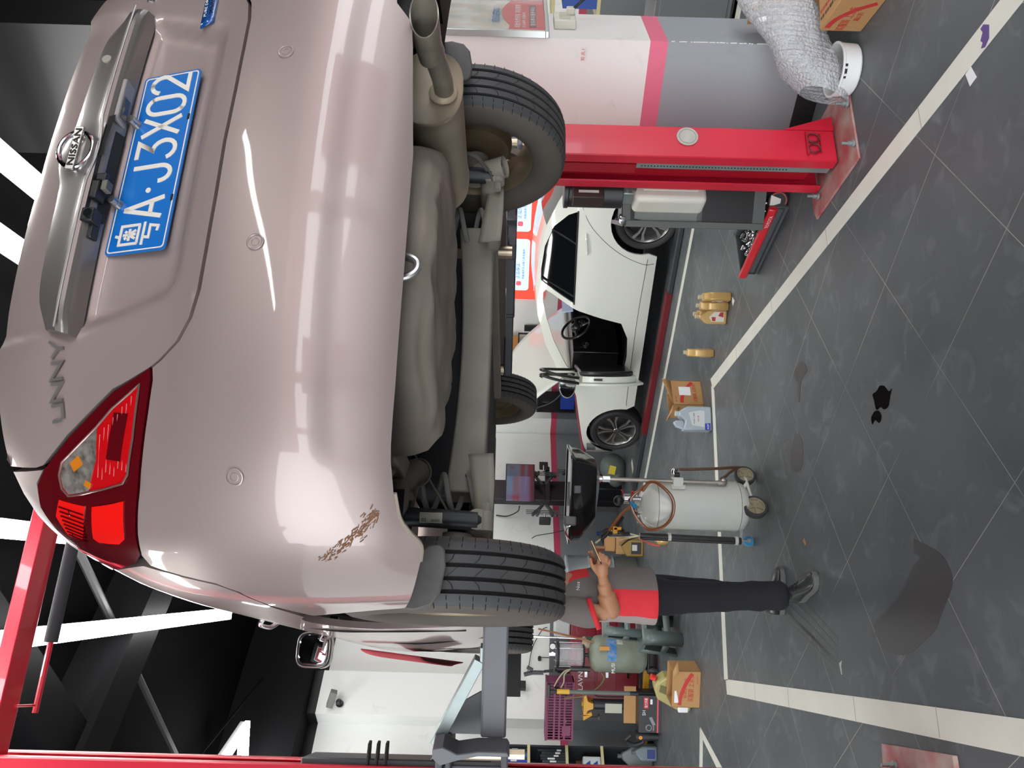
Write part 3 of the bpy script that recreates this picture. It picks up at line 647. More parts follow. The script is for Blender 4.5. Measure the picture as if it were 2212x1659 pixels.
# ---- spare-wheel well
def well(u_, v_):
    a = 2*pi*u_; rr_, h = interp2([(0, .328), (.18, .326), (.27, .330), (.315, .340), (.345, .365), (.358, .40), (.365, .50)], v_)
    x = -.105+rr_*1.07*cos(a)*(1+.04*cos(4*a)); y = -.50+rr_*.93*sin(a)
    z = h+(.004*sin(x*38+2)+.004*sin(y*33)+.003*sin((x+y)*70) if v_ < .8 else 0)-.012*(1 if False else 0)
    return Vector((x, max(y, -.885), z))
def interp2(T_, v_):
    k = v_*(len(T_)-1); i = min(int(k), len(T_)-2); f_ = k-i; return T_[i][0]+(T_[i+1][0]-T_[i][0])*f_, T_[i][1]+(T_[i+1][1]-T_[i][1])*f_
g = MB(); g.grid(well, 64, 24); g.build('spare_wheel_well', dirtb, car, ang=60)
g = MB(); g.tube([(-.245, -.86, .43), (-.245, -.865, .385), (-.232, -.868, .362), (-.212, -.868, .362), (-.20, -.865, .385), (-.20, -.86, .43)], .0085, n=10); g.build('tow_loop', mat('zinc', (.6, .6, .58), .35, .9), car)
# ---- floor pan, tank, shields
g = MB(); g.bb(-.62, .62, -.82, -.35, .50, .53); g.bb(-.53, .53, -.4, .5, .50, .53); g.bb(-.70, .70, .45, 3.1, .26, .30); g.bb(-.54, .54, 2.2, 3.2, .30, .5)
g.build('floor_pan', dirtd, car)
g = MB(); g.bb(-.42, .50, .32, .88, .285, .50); g.build('fuel_tank', dirtd, car, bevel=.05, seg=4)
g = MB(); g.grid(lambda u, v: Vector((.16+.18*u, -.12+.42*v, .415+.012*sin(u*75)+.02*sin(pi*u))), 60, 3); g.build('heat_shield', mat('heat_shield', hx('8f867a'), .5, .6), car)
for sg in (-1, 1):
    g = MB(); g.beam((sg*.45, -.85, .475), (sg*.45, .1, .475), .07, .06); g.beam((sg*.60, .42, .262), (sg*.60, 2.1, .25), .07, .06); g.build('chassis_rail', arm_m, car, bevel=.006)
# ---- torsion beam axle, spring seats, springs, shock absorbers
g = MB()
def bsec(x):
    w_ = .055+.02*min(1, abs(x)/.4); z = .283+.012*(abs(x)/.4)**2; h_ = .047+.008*(abs(x)/.4)**2; y = .16-.02*abs(x)
    return [Vector((x, y-w_, z-h_)), Vector((x, y-w_*1.1, z)), Vector((x, y-w_, z+h_)), Vector((x, y+w_, z+h_)), Vector((x, y+w_, z-h_)), Vector((x, y, z-h_*1.05))]
g.loft([bsec(-.46+.92*i/20) for i in range(21)]); g.build('axle_beam', arm_m, car, ang=50, bevel=.006)
for sg in (-1, 1):
    g = MB(); g.tube([(sg*.60, .62, .30), (sg*.575, .35, .27), (sg*.57, .05, .25), (sg*.57, -.08, .25)], [.045, .042, .038, .03], n=14); g.cyl((sg*.60, 0, .305), (sg*.685, 0, .31), .045, n=20); g.build('trailing_arm', arm_m, car)
    # spring seat: dished plate whose lower lip curls up to the beam
    g = MB(); g.lathe([(.0, .0), (.062, .0), (.075, .006), (.083, .020), (.086, .042)], (sg*.465, .075, .215), (0, 0, 1), n=36)
    g.grid(lambda u, v: Vector((sg*(.36+.24*u), -.012-.035*sin(pi*u)+.02*v, .213-.006*sin(pi*u)+.045*v+.03*(1-u)*v)), 16, 4)
    g.build('spring_seat', arm_m, car, solid=.004)
    cx_, cy_ = sg*.465, .075; P = []
    for i in range(131):
        t = i/130; a = 2*pi*3.7*t+.4; P.append((cx_+.056*cos(a), cy_+.056*sin(a), .222+.27*t))
    g = MB(); g.tube(P, .0088, n=8, k=1); g.build('coil_spring', mat('spring_grey', hx('8d8c85'), .6), car)
    g = MB(); g.cyl((sg*.572, -.065, .250), (sg*.566, -.085, .52), .0265, n=24); g.cyl((sg*.572, -.065, .238), (sg*.572, -.065, .256), .017, .024, 20); sh = g.build('shock_absorber', mat('shock_black', hx('23272d'), .45, noise=(5, .6, hx('3f4346'))), car)
    g = MB(); g.cyl((sg*.545, -.062, .226), (sg*.600, -.062, .226), .021, n=24); g.cyl((sg*.52, -.062, .226), (sg*.545, -.062, .226), .011, n=6); g.build('shock_bush', arm_m, sh)
    if sg < 0:
        g = MB(); c = Vector((-.572, -.094, .375)); g.grid(lambda u, v: Vector((-.5685+.0275*sin(-.75+1.1*u), -.0775-.0275*cos(-.75+1.1*u), .345+.062*v)), 8, 2); lb = g.build('shock_label', mat('label_cream', hx('cfcdb8'), .5), sh)
        text('shock_label_print', '02', .014, blackp, lb, (-.5845, -.1026, .402), (0, 0, -1), (1, -.3, 0), .0003)
        g = MB()
        for i in range(9): g.box((-.5815+.0*i, -.1033, .374-.0026*i), (.0065, .0006, .0012))
        g.build('shock_label_bars', blackp, lb)
    else:
        g = MB(); g.cyl((.595, -.085, .205), (.595, -.045, .30), .036, .030, 28, cap=False); g.build('stub_cup', arm_m, car)
        g = MB(); g.tube([(.62, -.07, .36), (.60, -.14, .34), (.585, -.15, .30), (.575, -.12, .275), (.57, -.10, .262)], .0075, n=8); g.tube([(.57, -.10, .262), (.555, -.10, .25), (.535, -.09, .245)], .003, n=6); g.build('brake_hose', mat('hose_grey', hx('5c5a55'), .7), car)
g = MB(); g.tube([(-.62, -.33, .50), (-.585, -.26, .455), (-.53, -.20, .455), (-.49, -.14, .47), (-.47, -.05, .46)], .028, n=16); g.tube([(-.52, -.20, .475), (-.475, -.12, .452), (-.43, -.05, .437), (-.42, .02, .43)], [.026, .030, .034, .036], n=18)
g.lathe([(.040, 0), (.043, .004), (.040, .008)], (-.424, -.01, .433), (.1, .7, -.1), n=24); g.build('filler_pipe', dirtm, car)
g = MB(); g.tube([(-.53, -.45, .49), (-.50, -.3, .47), (-.40, -.16, .485), (-.35, -.1, .485)], .014, n=10); g.tube([(-.36, .02, .45), (-.50, .0, .36), (-.55, .02, .33)], .0035, n=6); g.build('brake_pipe', dirtm, car)
# ---- inner wheel-arch liners and mud flaps
for sg in (-1, 1):
    g = MB(); g.grid(lambda u, v: Vector((sg*(.56+.255*v), -.385*cos(.12+3.2*u), .375+.345*sin(.12+3.2*u))), 28, 4); g.build('wheel_arch_liner', seam, car)
    g = MB(); g.grid(lambda u, v: Vector((sg*(.56+.255*v), 2.6-.38*cos(.0+3.14*u), .375+.345*sin(.0+3.14*u))), 24, 3); g.build('wheel_arch_liner', seam, car)
    fp = [(-.835, .42), (-.84, .375), (-.828, .338), (-.80, .318), (-.74, .308), (-.70, .312), (-.688, .325), (-.690, .350), (-.705, .37), (-.72, .39), (-.78, .425)]
    g = MB(); g.prism([(sg*-a, b) for a, b in fp] if sg > 0 else fp, .010, (0, -.395, 0), (1, 0, 0), (0, .06, 1), (0, 1, 0)); g.build('mud_flap', flapm, car, bevel=.004)
g = MB(); g.tube([SN(-.70, .372, -.004)[0]]+[SN(s, z, -.004)[0] for s, z in ((-.752, .364), (-.786, .348), (-.822, .329), (-.87, .332))], .005, n=6); g.build('bumper_edge', dirtb, car)
# ---- left door mirror, bonnet corner seen past the wheel
def sq(cx, y, cz, rx, rz, n=32, p=3.6):
    return [Vector((cx+rx*abs(cos(t))**(2/p)*(1 if cos(t) > 0 else -1), y, cz+rz*abs(sin(t))**(2/p)*(1 if sin(t) > 0 else -1))) for t in [2*pi*i/n for i in range(n)]]
g = MB(); g.loft([sq(-.872, y, 1.06, rx, rz) for y, rx, rz in ((1.655, .074, .074), (1.66, .084, .082), (1.72, .084, .082), (1.79, .065, .062), (1.82, .03, .03))]); g.beam((-.80, 1.72, 1.0), (-.72, 1.74, .99), .05, .04); mr = g.build('door_mirror', mat('mirror_dark', hx('2c2c2d'), .3, coat=.6), car, ang=50)
g = MB(); g.tube(sq(-.872, 1.653, 1.06, .078, .077), .003, n=6, k=1, closed=True); g.build('mirror_rim', mat('mirror_rim', hx('9a9690'), .3, .5), mr)
g = MB(); g.loft([sq(-.872, 1.652, 1.06, .066, .066), sq(-.872, 1.650, 1.06, .060, .060)]); g.build('mirror_glass', mat('mirror_glass', (.5, .5, .5), .03, 1), mr)
g = MB(); g.grid(lambda u, v: Vector((-.86-.03*u-.03*sin(3*v), 1.9+.9*v, .88-.30*u-.18*v+.02*sin(9*v))), 6, 14); tag(g.build('red_cloth', mat('red_cloth', hx('a8323c'), .8), None, solid=.006), 'red cloth draped over the sill of the raised silver saloon', 'cloth')
bpy.data.objects['red_cloth'].matrix_world = Matrix.Translation(car.location) @ Matrix.Rotation(RD(20.8), 4, 'Z')
g = MB(); g.prism([(0, 0), (.16, .02), (.10, -.10), (.02, -.15)], .30, (-.78, 2.95, .20), (0, 1, 0), (0, 0, 1), (-1, 0, 0)); g.build('splash_shield', blackp, car, bevel=.004)
# ================================================================ two-post lift
red = mat('lift_red', hx('d11c38'), .38, coat=.35, noise=(3, .25, hx('8f1a2c')))
redk = mat('lift_red_inside', hx('a51224'), .45)
armg = mat('lift_arm_grey', hx('6d6e74'), .45, noise=(4, .4, hx('5a5b61')))
armk = mat('lift_arm_dark', hx('3f4146'), .45)
galv = mat('galvanised', hx('9aa6a6'), .4, .5, noise=(6, .6, hx('7b8177')))
pinm = mat('worn_steel', hx('b5a892'), .3, .85, noise=(9, .6, hx('7d6a55')))
LZ = 1.487
lift = T('two_post_lift', 'lift', 'red two-post vehicle lift with grey arms holding up the silver saloon', (.1276, 2.436, 0), RD(20.8))
def column(x0, sg):   # sg=+1: box extends to +x from x0, opening towards -x
    t_ = .012; P = [(0, .065), (0, 0), (.19, 0), (.19, .28), (0, .28), (0, .215), (t_, .215), (t_, .28-t_), (.19-t_, .28-t_), (.19-t_, t_), (t_, t_), (t_, .065)]
    g = MB(); g.prism([(x0+sg*a, 1.05+b) for a, b in P], 3.66, (0, 0, .02)); o = g.build('column', red, lift, bevel=.008)
    g = MB()
    if sg > 0: g.prism([(1.40, .862), (1.90, .862), (1.90, 1.42), (1.46, 1.42), (1.401, 1.40)], .012); 
    else: g.prism([(-1.20, .862), (-1.75, .862), (-1.75, 1.50), (-1.20, 1.43)], .02)
    g.build('base_plate', mat('base_plate_worn', hx('a3434c'), .5, noise=(7, 1, hx('b3aba0'))), lift, bevel=.003)
    for bx, by in ((.208, -.18), (-.03, -.18), (-.025, .27)):
        g = MB(); c = Vector((x0+sg*bx, 1.05+by, .02)); g.cyl(c, c+Vector((0, 0, .012)), .018, n=20); g.cyl(c+Vector((0, 0, .012)), c+Vector((0, 0, .03)), .012, n=6); g.cyl(c+Vector((0, 0, .03)), c+Vector((0, 0, .06)), .007, n=12); g.build('anchor_bolt', galv, lift)
    # gussets and the thin equaliser strip with its row of holes
    g = MB(); g.prism([(0, 0), (.09, 0), (.0, .26)], .01, (x0+sg*.19, 1.06, .02), (sg, 0, 0), (0, 0, 1)); g.build('gusset', red, lift)
    g = MB(); g.bb(x0+sg*.010, x0+sg*.016, 1.075, 1.115, 1.05, 2.0) if False else g.bb(x0+sg*.012, x0+sg*.02, 1.125, 1.165, .03, 1.03); st = g.build('latch_strip', galv, lift)
    g = MB()
    for i in range(46): g.cyl((x0+sg*.0110, 1.146, .25+i*.0167), (x0+sg*.0130, 1.146, .25+i*.0167), .0045, n=8)
    g.build('strip_holes', seam, st)
    g = MB(); g.bb(x0+sg*.05, x0+sg*.06, 1.10, 1.28, .1, 3.5); g.build('inner_channel', redk, lift)
    g = MB(); g.bb(x0+sg*.018, x0+sg*.05, 1.145, 1.22, 1.03, 1.45); g.build('inner_cover', redk, lift)
    return o
column(1.52, 1); column(-1.30, -1)
g = MB(); g.beam((-1.40, 1.18, 3.66), (1.62, 1.18, 3.66), .13, .06); g.build('cross_beam', red, lift, bevel=.004)
g = MB(); g.tube([(-1.16, 1.32, 3.60), (-.86, 1.32, 3.60)], .012, k=1); g.tube([(-1.13, 1.20, 3.62), (-1.13, 1.33, 3.60)], .005, k=1); g.build('shut_off_rod', red, lift)
g = MB(); g.cyl((-.88, 1.32, 3.60), (1.0, 1.32, 3.60), .028, n=16); g.build('padded_bar', mat('bar_foam', hx('33383c'), .8), lift)
g = MB(); c = Vector((1.645, 1.048, .78)); g.cyl(c, c+Vector((0, -.004, 0)), .055, n=40); rs = g.build('round_sticker', mat('sticker_grey', hx('b9b7ae'), .5, noise=(20, .5, hx('8f8d84'))), lift)
g = MB(); g.tube([c+Vector((.043*cos(2*pi*i/32), -.005, .043*sin(2*pi*i/32))) for i in range(32)], .0012, n=5, k=1, closed=True); g.build('sticker_ring', mat('ring_grey', hx('8c8a82'), .5), rs)
# small plate with two holes near the foot of the right column
g = MB(); br = None
for dx in (0, .062):
    g = MB(); g.tube([Vector((1.59+dx+.026*cos(a), 1.040, .135+.030*sin(a))) for a in [2*pi*i/24 for i in range(24)]], .0045, n=6, k=1, closed=True); o = g.build('holed_bracket' if br is None else 'bracket_ring', mat('bracket_dark', hx('5c1a22'), .5), lift if br is None else br); br = br or o
g = MB(); g.beam((1.55, 1.040, .168), (1.69, 1.040, .168), .006, .012); g.beam((1.565, 1.040, .100), (1.68, 1.040, .100), .006, .006); g.build('bracket_bar', redk, br)
# carriages with rubber pads, yokes and pins
for x0, sg in ((-1.30, 1), (1.52, -1)):
    g = MB(); g.bb(x0-sg*.12, x0+sg*.022, 1.075, 1.30, LZ+.20, LZ+.93); g.build('carriage', armk, lift, bevel=.006)
    for i in range(3):
        g = MB(); g.prism([(0, 0), (.075, .02), (.085, .05), (0, .05)], .012, (x0+sg*.0, 1.06, LZ+.60+i*.034), (sg, 0, 0), (0, 1, 0)); g.build('rubber_fin', blackp, lift, bevel=.003)
    g = MB(); g.bb(x0-sg*.04, x0+sg*.13, .86, 1.12, LZ+.375, LZ+.40); g.bb(x0-sg*.04, x0+sg*.13, .86, 1.12, LZ+.345, LZ+.365); g.bb(x0-sg*.05, x0+sg*.10, .86, 1.12, LZ+.14, LZ+.165); g.bb(x0-sg*.04, x0+sg*.02, .95, 1.2, LZ+.15, LZ+.40)
    g.build('yoke', armg, lift, bevel=.006)
    g = MB(); g.cyl((x0+sg*.065, .895, LZ+.165), (x0+sg*.065, .895, LZ+.345), .024, n=24); g.cyl((x0+sg*.065, .895, LZ+.08), (x0+sg*.065, .895, LZ+.14), .019, n=6); g.build('pivot_pin', pinm, lift)
# the left rear arm in full view: box beam, brace, gusset plate
def barm(p, q, w_, h_, m=armg, nm='arm', bev=.008):
    g = MB(); g.beam(p, q, w_, h_); return g.build(nm, m, lift, bevel=bev)
A0 = Vector((-1.155, .83, LZ+.195)); A1 = Vector((-.62, .60, LZ+.195)); ad = (A1-A0).normalized(); an = Vector((-ad.y, ad.x, 0))
a_ = barm(A0, A1, .115, .090)
g = MB(); g.beam(A0+Vector((-.045, 0, .205)), A0+ad*.26+Vector((0, 0, .055)), .055, .040, hint=(0, 0, 1)); g.beam(A0+ad*.22-an*.0+Vector((0, 0, .05)), A0+ad*.31+Vector((0, 0, .048)), .05, .012); g.build('arm_brace', galv, lift, bevel=.002)
g = MB(); g.prism([(-.03, -.045), (.13, -.045), (.13, .05), (.10, .10), (-.03, .20)], .006, A0+an*.035, ad, (0, 0, 1)); g.build('gusset_plate', armk, lift, bevel=.002)
g = MB(); g.prism([(0, -.05), (.0, .05), (-.012, .12), (.012, .17), (.005, .205), (-.03, .205), (-.055, .18), (-.035, .12), (-.018, .05), (-.018, -.06)], .10, A0-an*.05, ad, (0, 0, 1)); g.build('arm_root', armg, lift, bevel=.004)
g = MB(); c = A0+ad*.515-an*.058+Vector((0, 0, .022)); g.cyl(c+an*.004, c-an*.002, .011, n=16); g.build('arm_bolt', pinm, lift)
g = MB(); c = A1+Vector((.0, 0, -.01)); g.cyl(c, c+Vector((0, 0, -.06)), .03, n=20); g.cyl(c+Vector((.02, .01, .04)), c+Vector((.02, .01, .075)), .055, n=24); g.build('lift_pad', blackp, lift)
barm((-1.155, 1.0, LZ+.19), (-.66, 1.85, LZ+.19), .10, .06)
# right side arms seen under the car
barm((1.40, 1.16, LZ+.185), (.92, 1.66, LZ+.186), .105, .062, armk); barm((.95, 1.63, LZ+.183), (.66, 1.93, LZ+.183), .085, .048, armk)
g = MB(); g.box((.925, 1.655, LZ+.190), (.06, .09, .072), Matrix.Rotation(RD(-46), 3, 'Z')); g.build('arm_stop', armk, lift, bevel=.01)
g = MB(); g.cyl((.675, 1.905, LZ+.205), (.675, 1.905, LZ+.255), .032, n=24); g.build('lift_pad', pinm, lift)
g = MB(); g.lathe([(.0, 0), (.055, 0), (.06, .01), (.055, .03), (0, .03)], (.675, 1.905, LZ+.255)); g.build('pad_cup', blackp, lift)
barm((1.40, 1.2, LZ+.190), (.90, .82, LZ+.190), .095, .058, armk)
g = MB(); g.beam((.93, .84, LZ+.175), (.70, .64, LZ+.175), .07, .036); g.box((.93, .84, LZ+.19), (.07, .13, .066), Matrix.Rotation(RD(38), 3, 'Z')); g.build('arm_tongue', armk, lift, bevel=.006)
g = MB(); g.cyl((.70, .64, LZ+.175), (.70, .64, LZ+.235), .028, n=24); g.build('lift_pad', pinm, lift)
# hydraulic power pack on the right column
g = MB(); g.cyl((1.575, 1.46, 1.06), (1.575, 1.46, 1.36), .082, n=32); g.cyl((1.575, 1.46, 1.36), (1.575, 1.46, 1.385), .088, n=32); mo = g.build('pump_motor', mat('motor_black', (.02, .02, .022), .4), lift, bevel=.003)
g = MB(); g.bb(1.475, 1.56, 1.36, 1.45, 1.17, 1.34); g.build('capacitor_box', mat('motor_box', hx('3a2b26'), .5), mo, bevel=.005)
g = MB(); g.bb(1.505, 1.520, 1.355, 1.358, 1.20, 1.31); g.build('motor_label', mat('label_white', hx('d5d2c8'), .5), mo)
g = MB(); g.bb(1.54, 1.64, 1.41, 1.51, .985, 1.06); g.build('valve_block', galv, mo, bevel=.006)
for dz in (.0, .04):
    g = MB(); g.cyl((1.56, 1.41, 1.0+dz), (1.56, 1.39, 1.0+dz), .014, n=12); g.build('valve_plug', galv, mo)
tankm = mat('tank_plastic', hx('dedac9'), .35, noise=(2.5, .5, hx('c9cdd0')))
g = MB(); g.bb(1.49, 1.70, 1.385, 1.53, .60, 1.0); g.build('fluid_reservoir', tankm, lift, bevel=.03, seg=4)
g = MB()
for dx in (.06, .10, .14): g.bb(1.49+dx, 1.50+dx, 1.378, 1.388, .65, .95)
g.build('reservoir_ribs', tankm, lift, bevel=.002)
# ================================================================ things by the pillar
WS_ = lambda P: [Vector((x, y, 0)) for x, y in P]
pf = mat('frame_silver', hx('c9cdca'), .3, .7)
pt = T('framed_poster', 'poster', 'silver-framed poster with red lower half on the white pillar', W(4.34, 1.225, 1.52), BA)
g = MB()
for a0, a1, z0, z1 in ((-.02, .0, 0, .75), (.66, .68, 0, .75), (-.02, .68, -.02, .0), (-.02, .68, .73, .75)): g.bb(a0, a1, -.035, 0, z0, z1)
g.build('frame', pf, pt, bevel=.003)
M = mat('poster_print', (.5, .5, .5), .25, coat=.4); N_, L_, b_ = nodes(M)
tc = N_.new('ShaderNodeTexCoord'); nz = N_.new('ShaderNodeTexNoise'); nz.inputs['Scale'].default_value = 6; nz.inputs['Detail'].default_value = 3; L_.new(tc.outputs['Object'], nz.inputs[0])
rp = N_.new('ShaderNodeValToRGB'); E_ = rp.color_ramp.elements; E_[0].position = .35; E_[0].color = (*hx('8f9893'), 1); E_[1].position = .7; E_[1].color = (*hx('c3c6c2'), 1); e = E_.new(.52); e.color = (*hx('b5a795'), 1); L_.new(nz.outputs[0], rp.inputs[0]); L_.new(rp.outputs[0], b_.inputs['Base Color'])
g = MB(); g.bb(0, .66, -.012, -.008, 0, .73); pp = g.build('print', M, pt)
g = MB(); P = [(0, 0), (.66, 0), (.66, .19)]+[(.66-.5*i/10, .19+.05*sin(pi*i/10)) for i in range(1, 11)]+[(0, .20)]; g.prism(P, .001, (0, -.013, 0), (1, 0, 0), (0, 0, 1), (0, -1, 0)); g.build('red_banner', mat('poster_red', hx('c25a5e'), .3), pp)
g = MB(); g.bb(.12, .56, -.0155, -.0145, .045, .085); g.build('dark_banner', mat('poster_dark', hx('7f6d70'), .4), pp)
wt = mat('print_pale', hx('e6dcd6'), .5)
tx = lambda nm, s_, x, z, sz, wd, m=wt, par=pp: text(nm, s_, sz, m, par, (x, -.0165, z), (1, 0, 0), (0, 0, 1), .0003, wd)
tx('poster_lettering', '轮胎免费安装 到店服务', .10, .135, .035, .46); tx('poster_lettering', '正品保障 全国联保', .10, .105, .02, .3); tx('poster_lettering', '京东养车服务中心', .14, .052, .03, .38)
tx('poster_lettering', '京东养车', .20, .25, .05, .28, mat('print_blue', hx('4a77a8'), .5))
sb = T('wall_socket', 'socket', 'white double socket box with a plug on the pillar below the poster', W(4.50, 1.23, 1.35), BA)
g = MB(); g.bb(0, .16, -.05, 0, 0, .12); g.build('socket_box', mat('socket_white', hx('d9d6c6'), .4), sb, bevel=.006)
g = MB(); g.bb(.02, .07, -.055, -.049, .03, .09); g.bb(.09, .14, -.055, -.049, .03, .09); g.build('socket_face', mat('socket_face', hx('c4c1b0'), .4), sb, bevel=.003)
g = MB(); g.bb(.095, .15, -.085, -.05, .005, .05); g.build('plug', mat('plug_white', hx('d0cdbd'), .4), sb, bevel=.006)
c0 = W(4.62, 1.15, 1.36)
g = MB(); g.tube([c0, c0+Vector((.05, -.02, -.06)), c0+Vector((.32, .05, -.30)), c0+Vector((.62, .10, -.62))], .008, n=8); tag(g.build('power_cable', blackp), 'black power cable running from the pillar socket out of the picture', 'cable')
nt = T('taped_note', 'note', 'small taped white note with red handwriting on the pillar', W(4.338, 1.27, 1.30), BA)
g = MB(); g.bb(-.001, 0, 0, .075, 0, .028); g.build('paper', mat('note_paper', hx('e2dfd9'), .4), nt)
text('note_writing', '如 此.1', .022, mat('ink_red', hx('c8323c'), .6), nt, (-.0015, .070, .006), (0, -1, 0), (0, 0, 1), .0002, .06)
g = MB()
for i in range(60):
    z = .15+.7*random.random()**.8; c = W(4.3395, 1.2295, z); h_ = random.uniform(.004, .02)
    g.box(c, (random.uniform(.004, .010), .003, h_), Matrix.Rotation(BA+.78, 3, 'Z'))
o = tag(g.build('paint_chips', mat('chip_white', hx('e8e8e4'), .6)), 'white chips in the grey paint along the pillar corner', 'paint chips', kind='stuff')
# cardboard boxes, bubble wrap and white bucket by the pillar
kraft = mat('kraft_board', hx('b98e5c'), .75, noise=(3, .35, hx('a37a4a')))
kraftd = mat('kraft_inside', hx('86633d'), .8); prn = mat('print_red', hx('c2342f'), .6); prk = mat('print_black', hx('3a2f28'), .6)
bx = T('shipping_box', 'box', 'brown shipping box with red arc and lettering beside the white bucket', (1.785, 3.525, 0), RD(7))
g = MB(); g.bb(0, .40, 0, .255, 0, .20); cb = g.build('carton', kraft, bx, bevel=.004)
g = MB(); g.ribbon([(.02+.20*i/12, .175-.15*(i/12)**2.2) for i in range(13)], .026, .001, (0, .25, 0), (0, -1, 0), (0, 0, 1), (-1, 0, 0)); g.build('red_arc', prn, bx)
text('box_lettering', '买服装 上京东', .046, prn, bx, (-.001, .25, .095), (0, -1, 0), (0, 0, 1), .0003, .19); text('box_lettering', '满5折', .03, prn, bx, (-.001, .17, .055), (0, -1, 0), (0, 0, 1), .0003, .07)
text('box_lettering', '轮胎 机油 服务 保养', .02, prk, bx, (.04, .24, .2008), (0, -1, 0), (1, 0, 0), .0003, .20); text('box_lettering', '防伪查询 400', .02, prn, bx, (.075, .24, .2008), (0, -1, 0), (1, 0, 0), .0003, .16)
g = MB(); g.prism([(.0, .0), (.05, 0), (.0, .06)], .001, (.02, -.001, .14), (1, 0, 0), (0, 0, 1), (0, -1, 0)); g.build('grey_triangle', mat('print_grey2', hx('5d5a58'), .6), bx)
b2 = T('open_carton', 'box', 'open brown carton standing behind the bubble wrap beside the grey pillar', W(4.62, .90), BA)
g = MB(); g.bb(0, .35, 0, .30, 0, .28); g.build('carton', kraft, b2, bevel=.004)
for (p_, q_) in (((-.0, .0, .28), (-.11, .0, .10)), ((-.0, .16, .28), (-.10, .0, .14))):
    g = MB(); a = Vector(p_); d = Vector(q_); g.add([a, a+Vector((0, .14, 0)), a+Vector((0, .12, 0))+d, a+Vector((0, .02, 0))+d], [[0, 1, 2, 3]]); g.build('box_flap', kraft, b2, solid=.004)
bw = mat('bubble_wrap', hx('d6dadd'), .15, al=.62, coat=.5, spec=.8); N_, L_, b_ = nodes(bw)
tc = N_.new('ShaderNodeTexCoord'); vo = N_.new('ShaderNodeTexVoronoi'); vo.inputs['Scale'].default_value = 75; L_.new(tc.outputs['Object'], vo.inputs[0]); bp = N_.new('ShaderNodeBump'); bp.inputs['Strength'].default_value = 1; bp.inputs['Distance'].default_value = .012; bp.invert = True; L_.new(vo.outputs['Distance'], bp.inputs['Height']); L_.new(bp.outputs[0], b_.inputs['Normal'])
def wrapf(u, v):
    # a loose roll of wrap leaning from the bucket up to the right, ridged round its length
    a = 2*pi*v; p = Vector((1.47, 3.86, .150)).lerp(Vector((2.12, 4.10, .34)), u); r_ = (.165+.012*sin(9*u+1)+.012*sin(3*a+4*u)+.004*sin(140*u))*(.62+.38*min(1, u*5)); r_ *= 1+.15*u
    return p+Vector((.03*sin(a), r_*.8*cos(a), max(-.14, r_*sin(a))))
g = MB(); g.grid(wrapf, 60, 40); g.grid(lambda u, v: Vector((1.44+.16*u, 3.86-.05*u+.015*sin(8*u), .012+.17*v*(.3+.7*u)))+Vector((.02*v, -.03*v, 0)), 10, 10)
tag(g.build('bubble_wrap', bw), 'crumpled sheet of clear bubble wrap stuffed into the white bucket', 'bubble wrap')
bk = T('white_bucket', 'bucket', 'round white plastic tub on the floor under the bubble wrap', (1.60, 3.86, 0), 0)
g = MB(); g.lathe([(0, .002), (.115, .002), (.122, .01), (.126, .085), (.131, .09), (.131, .098), (.121, .098), (.117, .012), (0, .010)], n=48); g.build('tub', mat('bucket_white', hx('eef0ef'), .35), bk)
for i, (aa, w_) in enumerate(((-2.0, .022), (-1.78, .012), (-2.22, .010))):
    g = MB(); g.box((.127*cos(aa), .127*sin(aa), .085), (w_, .004, .018), Matrix.Rotation(aa+pi/2, 3, 'Z')); g.build('tub_vent', blackp, bk)
# small things on the floor in the near right corner
def flat(nm, P, m, label, cat, h=.001, z=.0005, par=None, k=0):
    P = [tuple(Vector(p)) for p in P]
    if k: P = [tuple(q)[:2] for q in smoothpath([(*p, 0) for p in P+[P[0]]], k)[:-1]]
    g = MB(); g.prism(P, h, (0, 0, z)); o = g.build(nm, m); return tag(o, label, cat)
flat('paper_card', [(1.208, 2.849), (1.153, 2.810), (1.135, 2.851), (1.191, 2.882)], mat('paper_white', hx('eef0f2'), .5), 'white paper card lying beside the white floor line', 'card', z=.001)
st_ = flat('floor_sticker', [(1.327, 2.775), (1.311, 2.742), (1.263, 2.740), (1.240, 2.762), (1.245, 2.785), (1.262, 2.776), (1.275, 2.790), (1.300, 2.778), (1.318, 2.792)], mat('sticker_purple', hx('5a3f86'), .4), 'torn purple sticker stuck on the white floor line', 'sticker', z=.003)
flat('oil_puddle', [(.037, 3.487), (.036, 3.443), (.012, 3.400), (.025, 3.375), (-.012, 3.388), (-.025, 3.390), (-.055, 3.403), (-.068, 3.44), (-.058, 3.47), (-.072, 3.511), (-.03, 3.536), (-.003, 3.552), (.012, 3.515)], mat('oil_black', (.012, .011, .010), .04, coat=1), 'small glossy black oil puddle on the floor tiles', 'puddle', k=3)
flat('oil_puddle', [(-.080, 3.53), (-.075, 3.49), (-.10, 3.46), (-.13, 3.48), (-.118, 3.52), (-.14, 3.545), (-.11, 3.56)], MC['oil_black'], 'thin smear of oil just next to the glossy puddle', 'puddle', k=3)
flat('dark_stain', [(.176, 4.445), (.155, 4.38), (.120, 4.345), (.085, 4.40), (.05, 4.435), (-.05, 4.44), (-.048, 4.475), (.04, 4.475), (.07, 4.52), (.115, 4.54)], mat('stain_brown', hx('37322f'), .35), 'dark brown drip stain on the floor tiles', 'stain', k=3)
flat('dark_stain', [(-.237, 4.498), (-.259, 4.41), (-.34, 4.37), (-.424, 4.388), (-.46, 4.45), (-.45, 4.545), (-.34, 4.56)], mat('stain_grey', hx('46413e'), .4), 'faint oval oil stain on the floor near the drainer wheels', 'stain', k=3)
wetm = mat('wet_floor', hx('4a4a4c'), .3)
